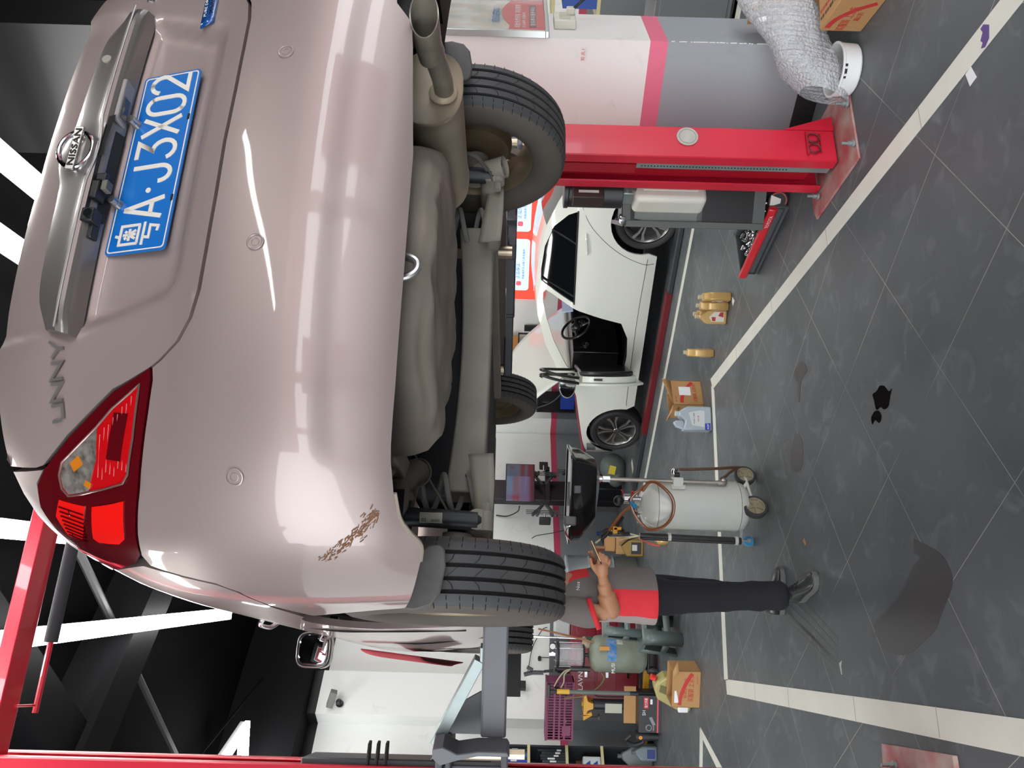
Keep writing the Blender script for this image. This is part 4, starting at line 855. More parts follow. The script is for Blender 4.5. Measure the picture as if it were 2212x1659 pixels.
flat('wet_patch', [(-.583, 3.158), (-.590, 3.083), (-.601, 2.967), (-.64, 2.899), (-.697, 2.876), (-.80, 2.93), (-.902, 2.986), (-.966, 3.064), (-1.069, 3.196), (-1.108, 3.38), (-1.038, 3.48), (-.934, 3.36), (-.848, 3.26), (-.742, 3.19), (-.687, 3.152), (-.650, 3.10), (-.636, 3.156)], wetm, 'large dark wet patch across the floor tiles', 'wet patch', k=3, h=.0006)
flat('floor_scrap', [(-1.305, 3.80), (-1.33, 3.83), (-1.375, 3.80), (-1.37, 3.79), (-1.335, 3.805)], mat('scrap_pale', hx('b7c2bd'), .5), 'pale scrap of plastic in the tyre marks on the floor', 'scrap')
flat('floor_scrap', [(-.81, 4.32), (-.83, 4.34), (-.85, 4.30), (-.835, 4.29)], mat('scrap_tan', hx('b8895a'), .6), 'tiny tan scrap on the floor in front of the person', 'scrap')
dr = flat('drain_patch', [(-1.575, 3.385), (-1.80, 3.34), (-1.75, 2.95), (-1.465, 3.03)], mat('drain_worn', hx('75716b'), .7, noise=(14, .5, hx('7a5f58'))), 'worn square floor plate outside the left white line', 'floor plate')
# tyre scuffs by the person
g = MB()
for i in range(5): g.ribbon([(-1.16-.045*i, 4.55), (-1.17-.046*i, 4.2), (-1.22-.04*i, 3.85)], .018, .0005, (0, 0, .0004), (1, 0, 0), (0, 1, 0), (0, 0, 1))
tag(g.build('tyre_marks', mat('scuff_grey', hx('5f6465'), .5)), 'parallel grey tyre scuffs on the floor behind the person', 'tyre marks', kind='stuff')
# ================================================================ tool cart and socket tray
ct = T('tool_cart', 'cart', 'dark grey open tool cart behind the red lift column', (1.17, 4.87, 0), RD(-13))
cg = mat('cart_grey', hx('5a5c5b'), .45)
for z in (.145, .93):
    g = MB(); g.bb(-.155, .30, -.18, .36, z, z+.03); g.bb(-.155, -.13, -.18, .36, z, z+.07); g.bb(-.155, .30, -.18, -.16, z, z+.07); g.build('shelf', cg, ct, bevel=.004)
for x, y in ((-.14, -.165), (.28, -.165), (-.14, .345), (.28, .345)):
    g = MB(); g.bb(x-.02, x+.02, y-.02, y+.02, .145, .98); g.build('post', cg, ct, bevel=.004)
g = MB(); g.bb(-.12, .28, -.165, -.155, .55, .95); g.build('side_panel', mat('cart_panel', hx('7a7c7a'), .4), ct)
g = MB(); g.bb(-.12, .28, -.17, -.155, .17, .52); g.build('side_recess', mat('cart_recess', hx('17181a'), .35), ct)
g = MB(); g.cyl((-.10, -.15, 1.02), (-.135, -.15, .82), .016, n=14); g.build('bottle_holder', blackp, ct)
ca = T('ratchet_wrench', 'wrench', 'chrome ratchet head sticking out at the cart top in front of the car wheel', (1.015, 4.73, 1.0), 0)
g = MB(); g.lathe([(0, 0), (.022, 0), (.026, .01), (.026, .03), (.018, .036), (0, .036)], (0, 0, -.018), (0, 0, 1), sy=1); g.build('ratchet_head', chrome, ca)
g = MB(); g.tube([(.02, 0, 0), (.06, .0, -.0), (.16, .02, -.005)], [.009, .008, .014], n=12); g.build('grip', blackp, ca)
for x, y in ((.02, -.15), (.26, .33)):
    g = MB(); c = Vector((x, y, .066))
    g.lathe([(.0, -.016), (.058, -.016), (.061, -.010), (.061, .010), (.058, .016), (0, .016)], c, (.2, 1, 0), n=36)
    wl = g.build('caster', mat('caster_black', (.015, .015, .017), .5), ct)
    g = MB(); dd = Vector((.2, 1, 0)).normalized(); u, v, _ = frame(dd)
    g.tube([c-dd*.0165+u*.049*cos(2*pi*i/36)+v*.049*sin(2*pi*i/36) for i in range(36)], .0025, n=6, k=1, closed=True); g.build('caster_ring', mat('ring_red', hx('e4553f'), .4), wl)
    g = MB(); g.prism([(-.035, .05), (.035, .05), (.014, -.012), (-.012, -.012)], .004, c-dd*.022, (dd.y, -dd.x, 0), (0, 0, 1)); g.prism([(-.035, .05), (.035, .05), (.014, -.012), (-.012, -.012)], .004, c+dd*.020, (dd.y, -dd.x, 0), (0, 0, 1)); g.cyl(c-dd*.028, c+dd*.026, .008, n=10); g.build('caster_fork', mat('fork_white', hx('d6d4cc'), .4), wl)
tr = T('socket_tray', 'tool tray', 'low tray with red front edge full of loose chrome sockets, beside the cart', (1.108, 4.70, 0), RD(119.0))
g = MB(); L_t = .66; Wd = .34
g.bb(0, L_t, -Wd, 0, .02, .035); g.bb(0, L_t, -.02, 0, .0, .09); g.bb(0, .02, -Wd, 0, .02, .12); g.bb(L_t-.02, L_t, -Wd, 0, .02, .12); g.bb(0, L_t, -Wd, -Wd+.02, .02, .12)
g.build('tray_pan', mat('tray_grey', hx('55585a'), .4), tr, bevel=.004)
g = MB(); g.prism([(.0, .075), (.0, .125), (.03, .13), (.035, .085), (.02, .07)], L_t+.02, (-.01, .0, 0), (0, 1, 0), (0, 0, 1), (1, 0, 0)); lip = g.build('red_edge', mat('tray_red', hx('d2202c'), .35, coat=.4), tr, bevel=.006)
text('tray_lettering', 'TOYOTA', .030, mat('print_tray', hx('e8e0dc'), .5), lip, (.15, .0365, .090), (-1, 0, 0), (0, 0, 1), .0003, .11)
rs_ = random.Random(3)
sock = None
for i in range(64):
    x = rs_.uniform(.05, L_t-.06); y = rs_.uniform(-Wd+.05, -.05); z = .05+.07*rs_.random()*(1-abs(x-.3)/.6); r_ = rs_.choice((.010, .012, .015)); h_ = rs_.uniform(.03, .055)
    d = Vector((rs_.uniform(-1, 1), rs_.uniform(-1, 1), rs_.uniform(-.1, .7))).normalized()
    if sock is None:
        g = MB(); g.lathe([(.0, 0), (.9, 0), (1, .06), (1, .55), (.8, .62), (.8, 1), (.62, 1), (.62, .4), (0, .4)], n=14); sock = g.build('socket', chrome)
        o = sock
    else: o = sock.copy(); C.objects.link(o)
    wp_ = tr.matrix_basis @ Vector((x, y, z)) if False else Matrix.Translation(tr.location) @ Matrix.Rotation(RD(119), 4, 'Z') @ Vector((x, y, z))
    d = Matrix.Rotation(RD(119), 3, 'Z') @ d
    u, v, _ = frame(d)
    o.matrix_world = Matrix.Translation(wp_) @ Matrix((u*r_, v*r_, d*h_)).transposed().to_4x4()
    tag(o, 'chrome socket in the jumbled heap in the red-edged tray', 'socket', 'chrome sockets in the red-edged tray')
for i, (x, y, L2, a, lb) in enumerate(((.12, -.2, .2, .5, 'long pale extension bar lying across the sockets in the tray'), (.08, -.28, .16, 1.2, 'black-handled tool at the far corner of the socket tray'), (.22, -.30, .12, .3, 'short black tool half hanging over the back of the socket tray'))):
    g = MB(); p_ = Vector((x, y, .125)); d = Vector((cos(a), sin(a), .15)).normalized(); g.tube([p_, p_+d*L2*.8, p_+d*L2], [.009, .008, .014], n=12)
    o = g.build('extension_bar' if not i else 'screwdriver', mat('bar_steel', hx('aeb0a4'), .3, .8) if not i else blackp); o.matrix_world = Matrix.Translation(tr.location) @ Matrix.Rotation(RD(119), 4, 'Z'); tag(o, lb, 'tool')
# ================================================================ white saloon parked behind
wpaint = mat('white_paint', hx('d9dcd2'), .3, coat=.9)
wcar = T('white_saloon_car', 'car', 'white saloon parked with its bonnet and driver door open', W(7.93, 3.70), BA)
glt = mat('car_window_tint', (.004, .005, .006), .05, coat=.4)
trimk = mat('car_trim_black', (.006, .006, .007), .3, coat=.3)
def wx(y, z):
    b = interp([(.15, .865), (.3, .895), (.55, .905), (.8, .90), (.95, .885), (1.0, .87), (1.2, .75), (1.4, .60)], z)
    if y > 2.5: b -= .62*((y-2.5)/1.25)**3.2
    if y < -.35: b -= .38*((-.35-y)/.8)**2.6
    return -b
def panel(name, outer, holes, m, parent, fx=wx, step=.06, off=0, rim=.02, sg=1):
    Bs = [dens(P, step*.7) for P in [outer]+holes]; B = []; Ed = []
    for P in Bs:
        o_ = len(B); B += P; Ed += [(o_+i, o_+(i+1) % len(P)) for i in range(len(P))]
    xs = [p[0] for p in B]; ys = [p[1] for p in B]; I = []; x = min(xs)+step/2
    while x < max(xs):
        y = min(ys)+step/2
        while y < max(ys):
            if inside((x, y), Bs[0]) and not any(inside((x, y), q) for q in Bs[1:]) and min((x-q[0])**2+(y-q[1])**2 for q in B) > (step*.4)**2: I.append(Vector((x, y)))
            y += step
        x += step
    V, _, Fc, _, _, _ = delaunay_2d_cdt(B+I, Ed, [], 0, 1e-7)
    cen = lambda t: (sum(V[i].x for i in t)/3, sum(V[i].y for i in t)/3)
    Fc = [t for t in Fc if inside(cen(t), Bs[0]) and not any(inside(cen(t), q) for q in Bs[1:])]
    g = MB(); g.add([Vector((sg*(fx(v.x, v.y)-off), v.x, v.y)) for v in V], Fc)
    for P in Bs:
        n = len(P); ou = [Vector((sg*(fx(p.x, p.y)-off), p.x, p.y)) for p in P]; ne = [q+Vector((sg*rim, 0, 0)) for q in ou]
        g.add(ou+ne, [[i, (i+1) % n, n+(i+1) % n, n+i] for i in range(n)])
    return g.build(name, m, parent, ang=40)
ra = [(.01-.375*cos(RD(a)), .335+.355*sin(RD(a))) for a in range(-12, 193, 12)]
fa = [(2.885-.375*cos(RD(a)), .33+.365*sin(RD(a))) for a in range(-14, 195, 12)]
roofl = [(2.17, .92), (2.0, 1.10), (1.7, 1.26), (1.35, 1.36), (1.0, 1.40), (.65, 1.385), (.2, 1.32), (-.1, 1.22), (-.45, 1.07), (-.8, 1.0), (-1.0, .94)]
outer = [(-1.08, .30), (-.75, .22)]+ra+[(.42, .17), (2.48, .15)]+fa+[(3.36, .28), (3.7, .30), (3.74, .50), (3.62, .60), (3.36, .665), (3.08, .73), (2.69, .80), (2.32, .865)]+roofl+[(-1.12, .80), (-1.14, .5)]
op = [(1.10, .95), (1.19, .67), (1.25, .45), (1.45, .36), (1.71, .335), (1.90, .345), (1.96, .42), (1.97, .90), (1.90, 1.0), (1.81, 1.055), (1.6, 1.17), (1.35, 1.26), (1.13, 1.315), (1.02, 1.315), (.975, 1.29), (.99, 1.22)]
rw = [(-.06, 1.025), (.0, 1.11), (.18, 1.245), (.45, 1.325), (.74, 1.350), (.88, 1.345), (1.02, .99), (.48, 1.008)]
for sg in (1, -1):
    panel('body_side', outer, [op, rw] if sg > 0 else [rw], wpaint, wcar, sg=sg)
    panel('rear_window', rw, [], glt, wcar, off=-.012, sg=sg)
g = MB()
for P in ([(-.07, 1.02), (.48, 1.003), (1.03, .985)], [(.30, 1.01), (.22, 1.26)], [(.93, .995), (.84, 1.345)]): g.tube([Vector((wx(a, b)-.002, a, b)) for a, b in P], .009, n=6, k=1)
g.build('window_trim', trimk, wcar)
g = MB()
for P in ([(-.17, 1.0), (.05, .90), (.25, .72), (.40, .52), (.50, .30), (.50, .19)], [(.44, .265), (1.22, .28), (2.3, .26), (2.46, .25)], [(1.97, .40), (2.0, .25)], [(2.1, .62), (2.1, .62)]): g.tube([Vector((wx(a, b)+.001, a, b)) for a, b in P], .0035, n=5, k=4)
g.build('panel_gap', seam, wcar)
g = MB(); g.tube([(wx(.16, .93), .16, .925), (wx(.2, .93)-.03, .2, .925), (wx(.36, .9)-.032, .36, .90), (wx(.4, .9), .40, .895)], .013, n=8); g.build('door_handle', wpaint, wcar)
# roof, windscreen frame, boot, nose
def top(u, v, P): 
    k = u*(len(P)-1); i = min(int(k), len(P)-2); f_ = k-i; y = P[i][0]*(1-f_)+P[i+1][0]*f_; z = P[i][1]*(1-f_)+P[i+1][1]*f_
    w_ = -wx(y, z); t = -1+2*v; return Vector((t*w_, y, z+.05*(1-t*t)))
g = MB(); g.grid(lambda u, v: top(u, v, [(1.45, 1.335), (1.0, 1.40), (.65, 1.385), (.2, 1.32)]), 10, 12); g.build('roof', wpaint, wcar)
g = MB(); g.grid(lambda u, v: top(u, v, [(.2, 1.32), (-.1, 1.22), (-.42, 1.08)]), 8, 10); g.build('rear_glass', glt, wcar)
g = MB(); g.grid(lambda u, v: top(u, v, [(-.42, 1.08), (-.8, 1.0), (-1.05, .92)]), 8, 10); g.grid(lambda u, v: Vector(((-1+2*v)*.60, -1.14-.06*(1-(2*v-1)**2), .3+.62*u)), 6, 10); g.build('boot_lid', wpaint, wcar)
g = MB(); g.grid(lambda u, v: top(u, v, [(1.45, 1.335), (1.7, 1.26), (2.0, 1.10), (2.17, .94)]), 8, 10); g.build('windscreen', mat('windscreen_glass', (.35, .42, .40), .02, al=.22, coat=.3), wcar)
g = MB(); g.grid(lambda u, v: Vector(((-1+2*v)*.42, 3.70+.10*(1-(2*v-1)**2), .28+.34*u)), 6, 10); g.build('front_bumper', wpaint, wcar)
g = MB(); g.bb(-.60, .60, 2.2, 3.2, .25, .60); g.build('engine_bay', trimk, wcar)
g = MB(); g.tube([(-.70, 2.3, .86), (-.72, 2.7, .80), (-.70, 3.1, .73), (-.6, 3.5, .66), (0, 3.6, .64)], .03, n=8); g.build('slam_panel', mat('engine_red', hx('7c2430'), .5), wcar)
g = MB(); g.grid(lambda u, v: Vector((wx(3.15+.35*u, .58+.1*v)-.004, 3.15+.35*u, .56+.11*v-.05*u)), 6, 4); g.build('headlamp', mat('headlamp_clear', hx('8f9496'), .1, .3, coat=1), wcar)
# interior
g = MB(); g.bb(-.78, .78, -.2, 2.3, .30, .34); g.bb(-.74, .74, 1.78, 2.15, .40, .93); g.bb(-.02, .20, .6, 1.9, .3, .66); g.bb(.74, .76, .0, 2.1, .34, .9); g.build('cabin_lining', trimk, wcar, bevel=.02)
for sx in (-.40, .42):
    g = MB(); g.loft([[Vector((sx+dx, y, z)) for dx, y, z in ((-.25, y0, z0), (.25, y0, z0), (.22, y0+dy, z0+dz), (-.22, y0+dy, z0+dz))] for y0, z0, dy, dz in ((1.30, .42, -.02, .14), (.88, .44, .0, .16), (.80, .50, .12, .12), (.62, .98, .12, .03), (.60, 1.02, .10, .02))]); g.build('seat', mat('seat_black', (.010, .010, .011), .6), wcar, bevel=.03)
    g = MB(); g.sph((sx, .60, 1.12), (.13, .05, .09), 14, 8); g.build('headrest', MC['seat_black'], wcar)
sw = Vector((-.40, 1.68, .89)); ax_ = Vector((0, -.86, .50)); u, v, _ = frame(ax_)
g = MB(); g.tube([sw+u*.185*cos(2*pi*i/36)+v*.185*sin(2*pi*i/36) for i in range(36)], .016, n=8, k=1, closed=True)
for a in (0, pi, -pi/2): g.tube([sw, sw+u*.18*cos(a)+v*.18*sin(a)], [.03, .013], n=8, k=1)
g.sph(sw, .062, 16, 10); g.build('steering_wheel', mat('wheel_leather', (.02, .02, .022), .3, coat=.4), wcar)
g = MB(); g.cyl(sw+ax_*.03, sw+ax_*.036, .016, n=16); g.tube([sw+Vector((-.05, -.055, -.05)), sw+Vector((0, -.06, -.07)), sw+Vector((.05, -.055, -.05))], .006, n=6); g.build('wheel_trim', chrome, wcar)
for c_ in ((-.60, 1.77, .78), (-.15, 1.77, .80), (.1, 1.77, .80)):
    g = MB(); g.tube([Vector(c_)+Vector((.035*cos(2*pi*i/20), 0, .035*sin(2*pi*i/20))) for i in range(20)], .005, n=6, k=1, closed=True); g.build('air_vent', chrome, wcar)
g = MB(); g.box((.12, 1.72, .97), (.26, .02, .13), Matrix.Rotation(-.2, 3, 'X')); g.build('screen', mat('cabin_screen', hx('9aa4b5'), .2, em=(.5, .6, .8), es=.4), wcar)
# wheels
def wwheel(x, y, sg):
    g = MB(); g.lathe([(.245, -.10), (.265, -.113), (.30, -.112), (.318, -.095), (.325, -.07), (.325, .07), (.318, .095), (.30, .112), (.265, .113), (.245, .10)], (0, 0, 0), (1, 0, 0), n=56)
    t = g.build('tyre', mat('tyre_black', (.012, .012, .013), .55), wcar); t.location = (x, y, .325)
    f = sg*.085
    g = MB(); g.lathe([(.245, f), (.238, f+sg*.008), (.228, f), (.215, f-sg*.03), (.20, f-sg*.10)], (0, 0, 0), (1, 0, 0), n=56); g.build('rim', mat('rim_machined', hx('9a9a98'), .25, .8), t)
    g = MB(); g.lathe([(0, f-sg*.07), (.2, f-sg*.09)], (0, 0, 0), (1, 0, 0), n=40); g.build('rim_inside', blackp, t)
    g = MB()
    for k in range(5):
        for s_ in (-1, 1):
            a = RD(90+72*k); d = Vector((0, cos(a), sin(a))); e = Vector((0, -sin(a), cos(a))); fv = Vector((f, 0, 0))
            p0 = fv+d*.045+e*s_*.012; p1 = fv+d*.15+e*s_*.022; p2 = fv+d*.235+e*s_*.062
            bk_ = Vector((-sg*.02, 0, 0))
            for q0, q1, w0, w1 in ((p0, p1, .007, .012), (p1, p2, .012, .022)): g.loft([[q0+e*w0, q0-e*w0, q0-e*w0+bk_, q0+e*w0+bk_], [q1+e*w1, q1-e*w1, q1-e*w1+bk_, q1+e*w1+bk_]])
    g.build('spokes', MC['rim_machined'], t)
    g = MB(); g.lathe([(0, f+sg*.004), (.03, f+sg*.004), (.037, f-sg*.002), (.04, f-sg*.02)], (0, 0, 0), (1, 0, 0), n=24); hb = g.build('hub_cap', chrome, t)
    g = MB()
    for k in range(3):
        a = RD(90+120*k); d = Vector((0, cos(a), sin(a))); g.beam(Vector((f+sg*.006, 0, 0)), Vector((f+sg*.006, 0, 0))+d*.026, .006, .002, hint=(1, 0, 0))
    g.tube([Vector((f+sg*.006, .027*cos(2*pi*i/24), .027*sin(2*pi*i/24))) for i in range(24)], .002, n=5, k=1, closed=True)
    g.build('hub_star', mat('star_dark', (.03, .03, .035), .3), hb)
for x, y in ((-.79, .01), (-.79, 2.885), (.79, .01), (.79, 2.885)): wwheel(x, y, -1 if x < 0 else 1)
g = MB(); g.grid(lambda u, v: Vector((-.86+.30*v, .01-.38*cos(pi*u), .335+.36*sin(pi*u))), 20, 2); g.build('arch_liner', seam, wcar); g = MB(); g.grid(lambda u, v: Vector((-.85+.30*v, 2.885-.38*cos(pi*u), .33+.37*sin(pi*u))), 20, 2); g.build('arch_liner', seam, wcar)
# bonnet, standing open
def hoodf(u, v):
    t = -1+2*v; h0 = Vector((t*.72, 2.12, .93)); h1 = Vector((t*(.76-.10*max(0, (u-.7)/.3)**2), 2.96+.12*(1-t*t), 1.66+.03*(1-t*t))); p = h0.lerp(h1, u)
    return p+Vector((0, -.50, .60)).normalized()*(.10*sin(pi*min(1, u*.9+.05))*(1-.5*t*t))
g = MB(); g.grid(hoodf, 20, 16); hd = g.build('bonnet', wpaint, wcar, solid=.012)
g = MB(); g.grid(lambda u, v: hoodf(.06+.86*u, .06+.88*v)+Vector((0, .03, -.03)), 12, 10); g.build('bonnet_lining', trimk, hd)
g = MB(); g.tube([(-.62, 2.3, .90), (-.64, 2.62, 1.10), (-.66, 2.75, 1.35)], .012, n=6); g.build('bonnet_strut', blackp, wcar)
# driver's door, swung open towards the camera
dt = RD(57); dd = Vector((-sin(dt), -cos(dt), 0)); dn = Vector((-cos(dt), sin(dt), 0)); d0 = Vector((-.875, 1.97, 0))
def dP(l, o, z): return d0+dd*l+dn*o+Vector((0, 0, z))
def dpan(name, P, o0, o1, m, par, bev=.006):
    g = MB(); g.prism(P, o1-o0, d0+dn*o0, dd, (0, 0, 1), dn); return g.build(name, m, par, bevel=bev)
skin = [(0, .26), (.0, .90), (.95, .94), (.985, .80), (.965, .60), (.90, .42), (.80, .30), (.70, .22)]
dr_ = dpan('front_door', skin, .02, .05, wpaint, wcar, .012)
dpan('door_edge', [(.06, .30), (.06, .88), (.93, .90), (.95, .78), (.93, .60), (.86, .42), (.74, .31)], -.05, .02, wpaint, dr_, .01)
dpan('door_lining', [(.06, .33), (.06, .92), (.90, .93), (.92, .78), (.90, .60), (.82, .44), (.72, .34)], -.10, -.05, trimk, dr_, .02)
g = MB()
for o_ in (-.035, .02): g.tube([dP(.08, o_, .92), dP(.30, o_-.02, 1.10), (dP(.60, o_-.05, 1.27)), dP(.85, o_-.07, 1.335), dP(.98, o_-.07, 1.31), dP(1.0, o_-.03, 1.15), dP(.965, o_, .94)], .016, n=8)
g.build('window_frame', trimk, dr_)
g = MB(); g.tube([dP(.08, .035, .93), dP(.30, .015, 1.115), (dP(.60, -.015, 1.285)), dP(.85, -.035, 1.35), dP(.99, -.03, 1.32)], .006, n=6); g.build('frame_chrome', chrome, dr_)
g = MB(); g.box(dP(.945, -.02, .74), (.02, .035, .09), Matrix.Rotation(-dt, 3, 'Z')); g.build('door_latch', blackp, dr_, bevel=.004)
g = MB(); c = dP(.16, .14, 1.0); g.loft([[c+dd*(-.05)+dn*a*.13+Vector((0, 0, b*.08)) for a, b in [(cos(2*pi*i/20), sin(2*pi*i/20)) for i in range(20)]], [c+dd*.035+dn*a*.15+Vector((0, 0, b*.10)) for a, b in [(cos(2*pi*i/20), sin(2*pi*i/20)) for i in range(20)]]]); g.beam(dP(.12, .03, .95), dP(.14, .12, .97), .04, .05); dm = g.build('door_mirror', mat('mirror_shell', hx('8a8d8b'), .25, coat=.6), dr_, bevel=.01)
g = MB(); g.loft([[c+dd*.037+dn*a*.136+Vector((0, 0, b*.088)) for a, b in [(cos(2*pi*i/20), sin(2*pi*i/20)) for i in range(20)]], [c+dd*.039+dn*a*.134+Vector((0, 0, b*.086)) for a, b in [(cos(2*pi*i/20), sin(2*pi*i/20)) for i in range(20)]]]); g.build('mirror_glass', MC['mirror_glass'], dm)
# low platform edge beside the white car
g = MB(); g.bb(0, .16, 0, 6.1, .001, .055); pf_ = g.build('floor_platform', mat('platform_grey', hx('32363a'), .45), None, bevel=.01); pf_.location = W(6.80, 1.3); pf_.rotation_euler.z = BA
tag(pf_, 'low dark steel platform edge along the floor beside the white car, partly painted red', 'platform')
g = MB(); g.bb(-.004, .10, 3.1, 5.1, .004, .060); g.build('red_section', mat('platform_red', hx('6a141c'), .45), pf_)
# ================================================================ the person (seen from chest to feet behind the raised rear tyre)
skinm = mat('skin', hx('c08c68'), .5, noise=(6, .4, hx('b07a58')))
shirt = mat('shirt_grey', hx('746e6b'), .8, bump=(14, .35)); shirtr = mat('shirt_red', hx('e0303a'), .75, bump=(14, .35)); shirtl = mat('shirt_light', hx('a39894'), .8)
pants = mat('trousers_navy', hx('191a21'), .9, bump=(10, .5))
man = T('person', 'person', 'person in grey and red work shirt and dark trousers, looking down at a phone', (-1.17, 4.42, 0), 0)
def remesh(o, vs, sm=4):
    q = o.modifiers.new('r', 'REMESH'); q.mode = 'VOXEL'; q.voxel_size = vs; q.use_smooth_shade = True
    q = o.modifiers.new('sm', 'SMOOTH'); q.factor = .5; q.iterations = sm
def ES(c, rx, ry, n=24, p=2): return ell2(c, rx, ry, n, p)
def ell2(c, rx, ry, n=24, p=2.0):
    o = []
    for i in range(n):
        a = 2*pi*i/n; ca, sa = cos(a), sin(a); o.append(Vector((c[0]+rx*abs(ca)**(2/p)*(1 if ca > 0 else -1), c[1]+ry*abs(sa)**(2/p)*(1 if sa > 0 else -1), c[2])))
    return o
# bare body: head, neck, chest, arms and hands as one surface
g = MB()
g.loft([ell2((0, 0, z), a, b) for z, a, b in ((.86, .11, .15), (1.0, .10, .14), (1.2, .11, .16), (1.33, .10, .17), (1.38, .07, .10))]+[ell2((.015, 0, 1.42), .055, .058), ell2((.035, 0, 1.47), .052, .055)])
hc = Vector((.065, 0, 1.555)); g.sph(hc, (.092, .074, .105), 28, 18); g.sph(hc+Vector((.035, 0, -.045)), (.055, .055, .06), 20, 12)
g.loft([ell2(hc+Vector((.085, 0, .02)), .008, .008), ell2(hc+Vector((.108, 0, -.022)), .014, .013), ell2(hc+Vector((.09, 0, -.032)), .01, .014)])   # nose
for s in (-1, 1): g.sph(hc+Vector((-.005, s*.074, -.01)), (.018, .009, .028), 12, 8)
g.sph(hc+Vector((.082, 0, -.058)), (.014, .024, .009), 14, 8)
def limb(P, R): g.tube(P, R, n=16, k=6)
# right arm (nearest), bent to hold the phone
limb([(-.03, -.19, 1.33), (-.045, -.225, 1.22), (-.045, -.225, 1.10)], [.050, .048, .044])
limb([(-.045, -.225, 1.10), (-.025, -.228, 1.078), (.02, -.235, 1.098), (.09, -.242, 1.118), (.145, -.248, 1.130)], [.047, .050, .051, .038, .029])
limb([(.145, -.248, 1.130), (.175, -.250, 1.135), (.205, -.250, 1.138), (.225, -.248, 1.138)], [.027, .034, .037, .030])
for q in ([(.215, -.252, 1.158), (.245, -.256, 1.156), (.270, -.246, 1.150), (.276, -.225, 1.150)], [(.217, -.254, 1.142), (.246, -.260, 1.134), (.266, -.246, 1.130), (.262, -.222, 1.136)],
          [(.214, -.253, 1.124), (.240, -.258, 1.114), (.256, -.243, 1.112), (.250, -.222, 1.120)], [(.206, -.250, 1.110), (.228, -.253, 1.099), (.240, -.240, 1.098), (.236, -.224, 1.106)]):
    g.tube(q, [.0098, .0092, .0085, .0075], n=10, k=5)
g.tube([(.165, -.248, 1.152), (.195, -.250, 1.180), (.225, -.246, 1.196), (.248, -.236, 1.198)], [.013, .012, .0105, .009], n=10, k=5)
# left arm
limb([(-.03, .19, 1.33), (-.03, .225, 1.22), (-.02, .225, 1.10)], [.050, .048, .044]); limb([(-.02, .225, 1.10), (.06, .20, 1.08), (.15, .12, 1.12), (.19, .06, 1.13)], [.044, .042, .034, .026])
limb([(.19, .06, 1.13), (.22, .02, 1.14), (.24, .0, 1.14)], [.028, .034, .028])
for i in range(4): g.tube([(.235+.004*i, .0, 1.155-.017*i), (.262, -.02, 1.152-.017*i), (.262, -.045, 1.146-.015*i)], [.0095, .009, .008], n=10, k=5)
g.tube([(.215, .03, 1.155), (.225, .0, 1.178), (.235, -.025, 1.185)], [.012, .011, .009], n=10, k=5)
g.loft([ell2((0, 0, z), a, b) for z, a, b in ((.95, .11, .15), (.86, .12, .155))])
body = g.build('body', skinm, man); remesh(body, .0045, 5)
g = MB(); g.sph(hc+Vector((-.015, 0, .025)), (.095, .083, .098), 28, 16); hr = g.build('hair', mat('hair_black', (.012, .010, .009), .6, bump=(40, .6)), body)
for s in (-1, 1):
    g = MB(); g.sph(hc+Vector((.082, s*.030, .006)), (.012, .014, .008), 12, 8); g.build('eye', mat('eye_white', (.7, .68, .65), .2), body)
    g = MB(); g.sph(hc+Vector((.092, s*.030, .005)), (.004, .006, .006), 10, 6); g.build('iris', blackp, body)
# shirt
def shsec(z, cx, hx_, hy, p=2.3): return ell2((cx, 0, z), hx_, hy, 40, p)
secs = [shsec(.815, -.012, .152, .185), shsec(.83, -.012, .153, .187), shsec(.93, -.008, .148, .182), shsec(1.02, -.006, .145, .178), shsec(1.10, -.006, .146, .180), shsec(1.19, -.012, .140, .188), shsec(1.26, -.022, .134, .198), shsec(1.31, -.034, .124, .205), shsec(1.35, -.035, .110, .190), shsec(1.385, -.025, .085, .135), shsec(1.41, -.005, .066, .080)]
g = MB(); n = 40
for i in range(len(secs)-1):
    a, b = secs[i], secs[i+1]
    for j in range(n):
        q = [a[j], a[(j+1) % n], b[(j+1) % n], b[j]]; m_ = sum(q, Vector())/4
        side = abs(m_.y) > .10
        if side and m_.z < 1.09 and -.085 < m_.x < .065-.05*max(0, (1.05-m_.z)/.25)*0: g.cur = 1
        elif side and m_.x <= -.085 and m_.z < 1.3: g.cur = 2
        elif m_.z > 1.17 and m_.x > .085 and abs(m_.y) < .09: g.cur = 1
        else: g.cur = 0
        g.add(q, [[0, 1, 2, 3]])
sh = g.build('shirt', [shirt, shirtr, shirtl], man, ang=80, solid=.004)
q = sh.modifiers.new('u', 'SUBSURF'); q.levels = 2; q.render_levels = 2
tx2 = bpy.data.textures.new('shirt_folds', 'CLOUDS'); tx2.noise_scale = .09; q = sh.modifiers.new('d', 'DISPLACE'); q.texture = tx2; q.strength = .014; q.mid_level = .5
for s in (-1, 1):
    g = MB(); sp_ = [Vector((-.035, s*.165, 1.335)), Vector((-.045, s*.215, 1.27)), Vector((-.054, s*.232, 1.21)), Vector((-.048, s*.232, 1.170))]
    g.tube(sp_, [.066, .074, .074, .076], n=24, k=6, cap=False); sl = g.build('sleeve', shirt, sh, solid=.004)
    g = MB(); g.tube([Vector((-.058, s*.232, 1.186)), Vector((-.048, s*.232, 1.160))], .085, n=24, k=1, cap=False); g.build('sleeve_cuff', shirtr, sl, solid=.006)
text('chest_lettering', 'Nos', .028, mat('logo_white', (.75, .75, .75), .6), sh, (.055, -.172, 1.245), (1, .5, .0), (0, 0, 1), .0005)
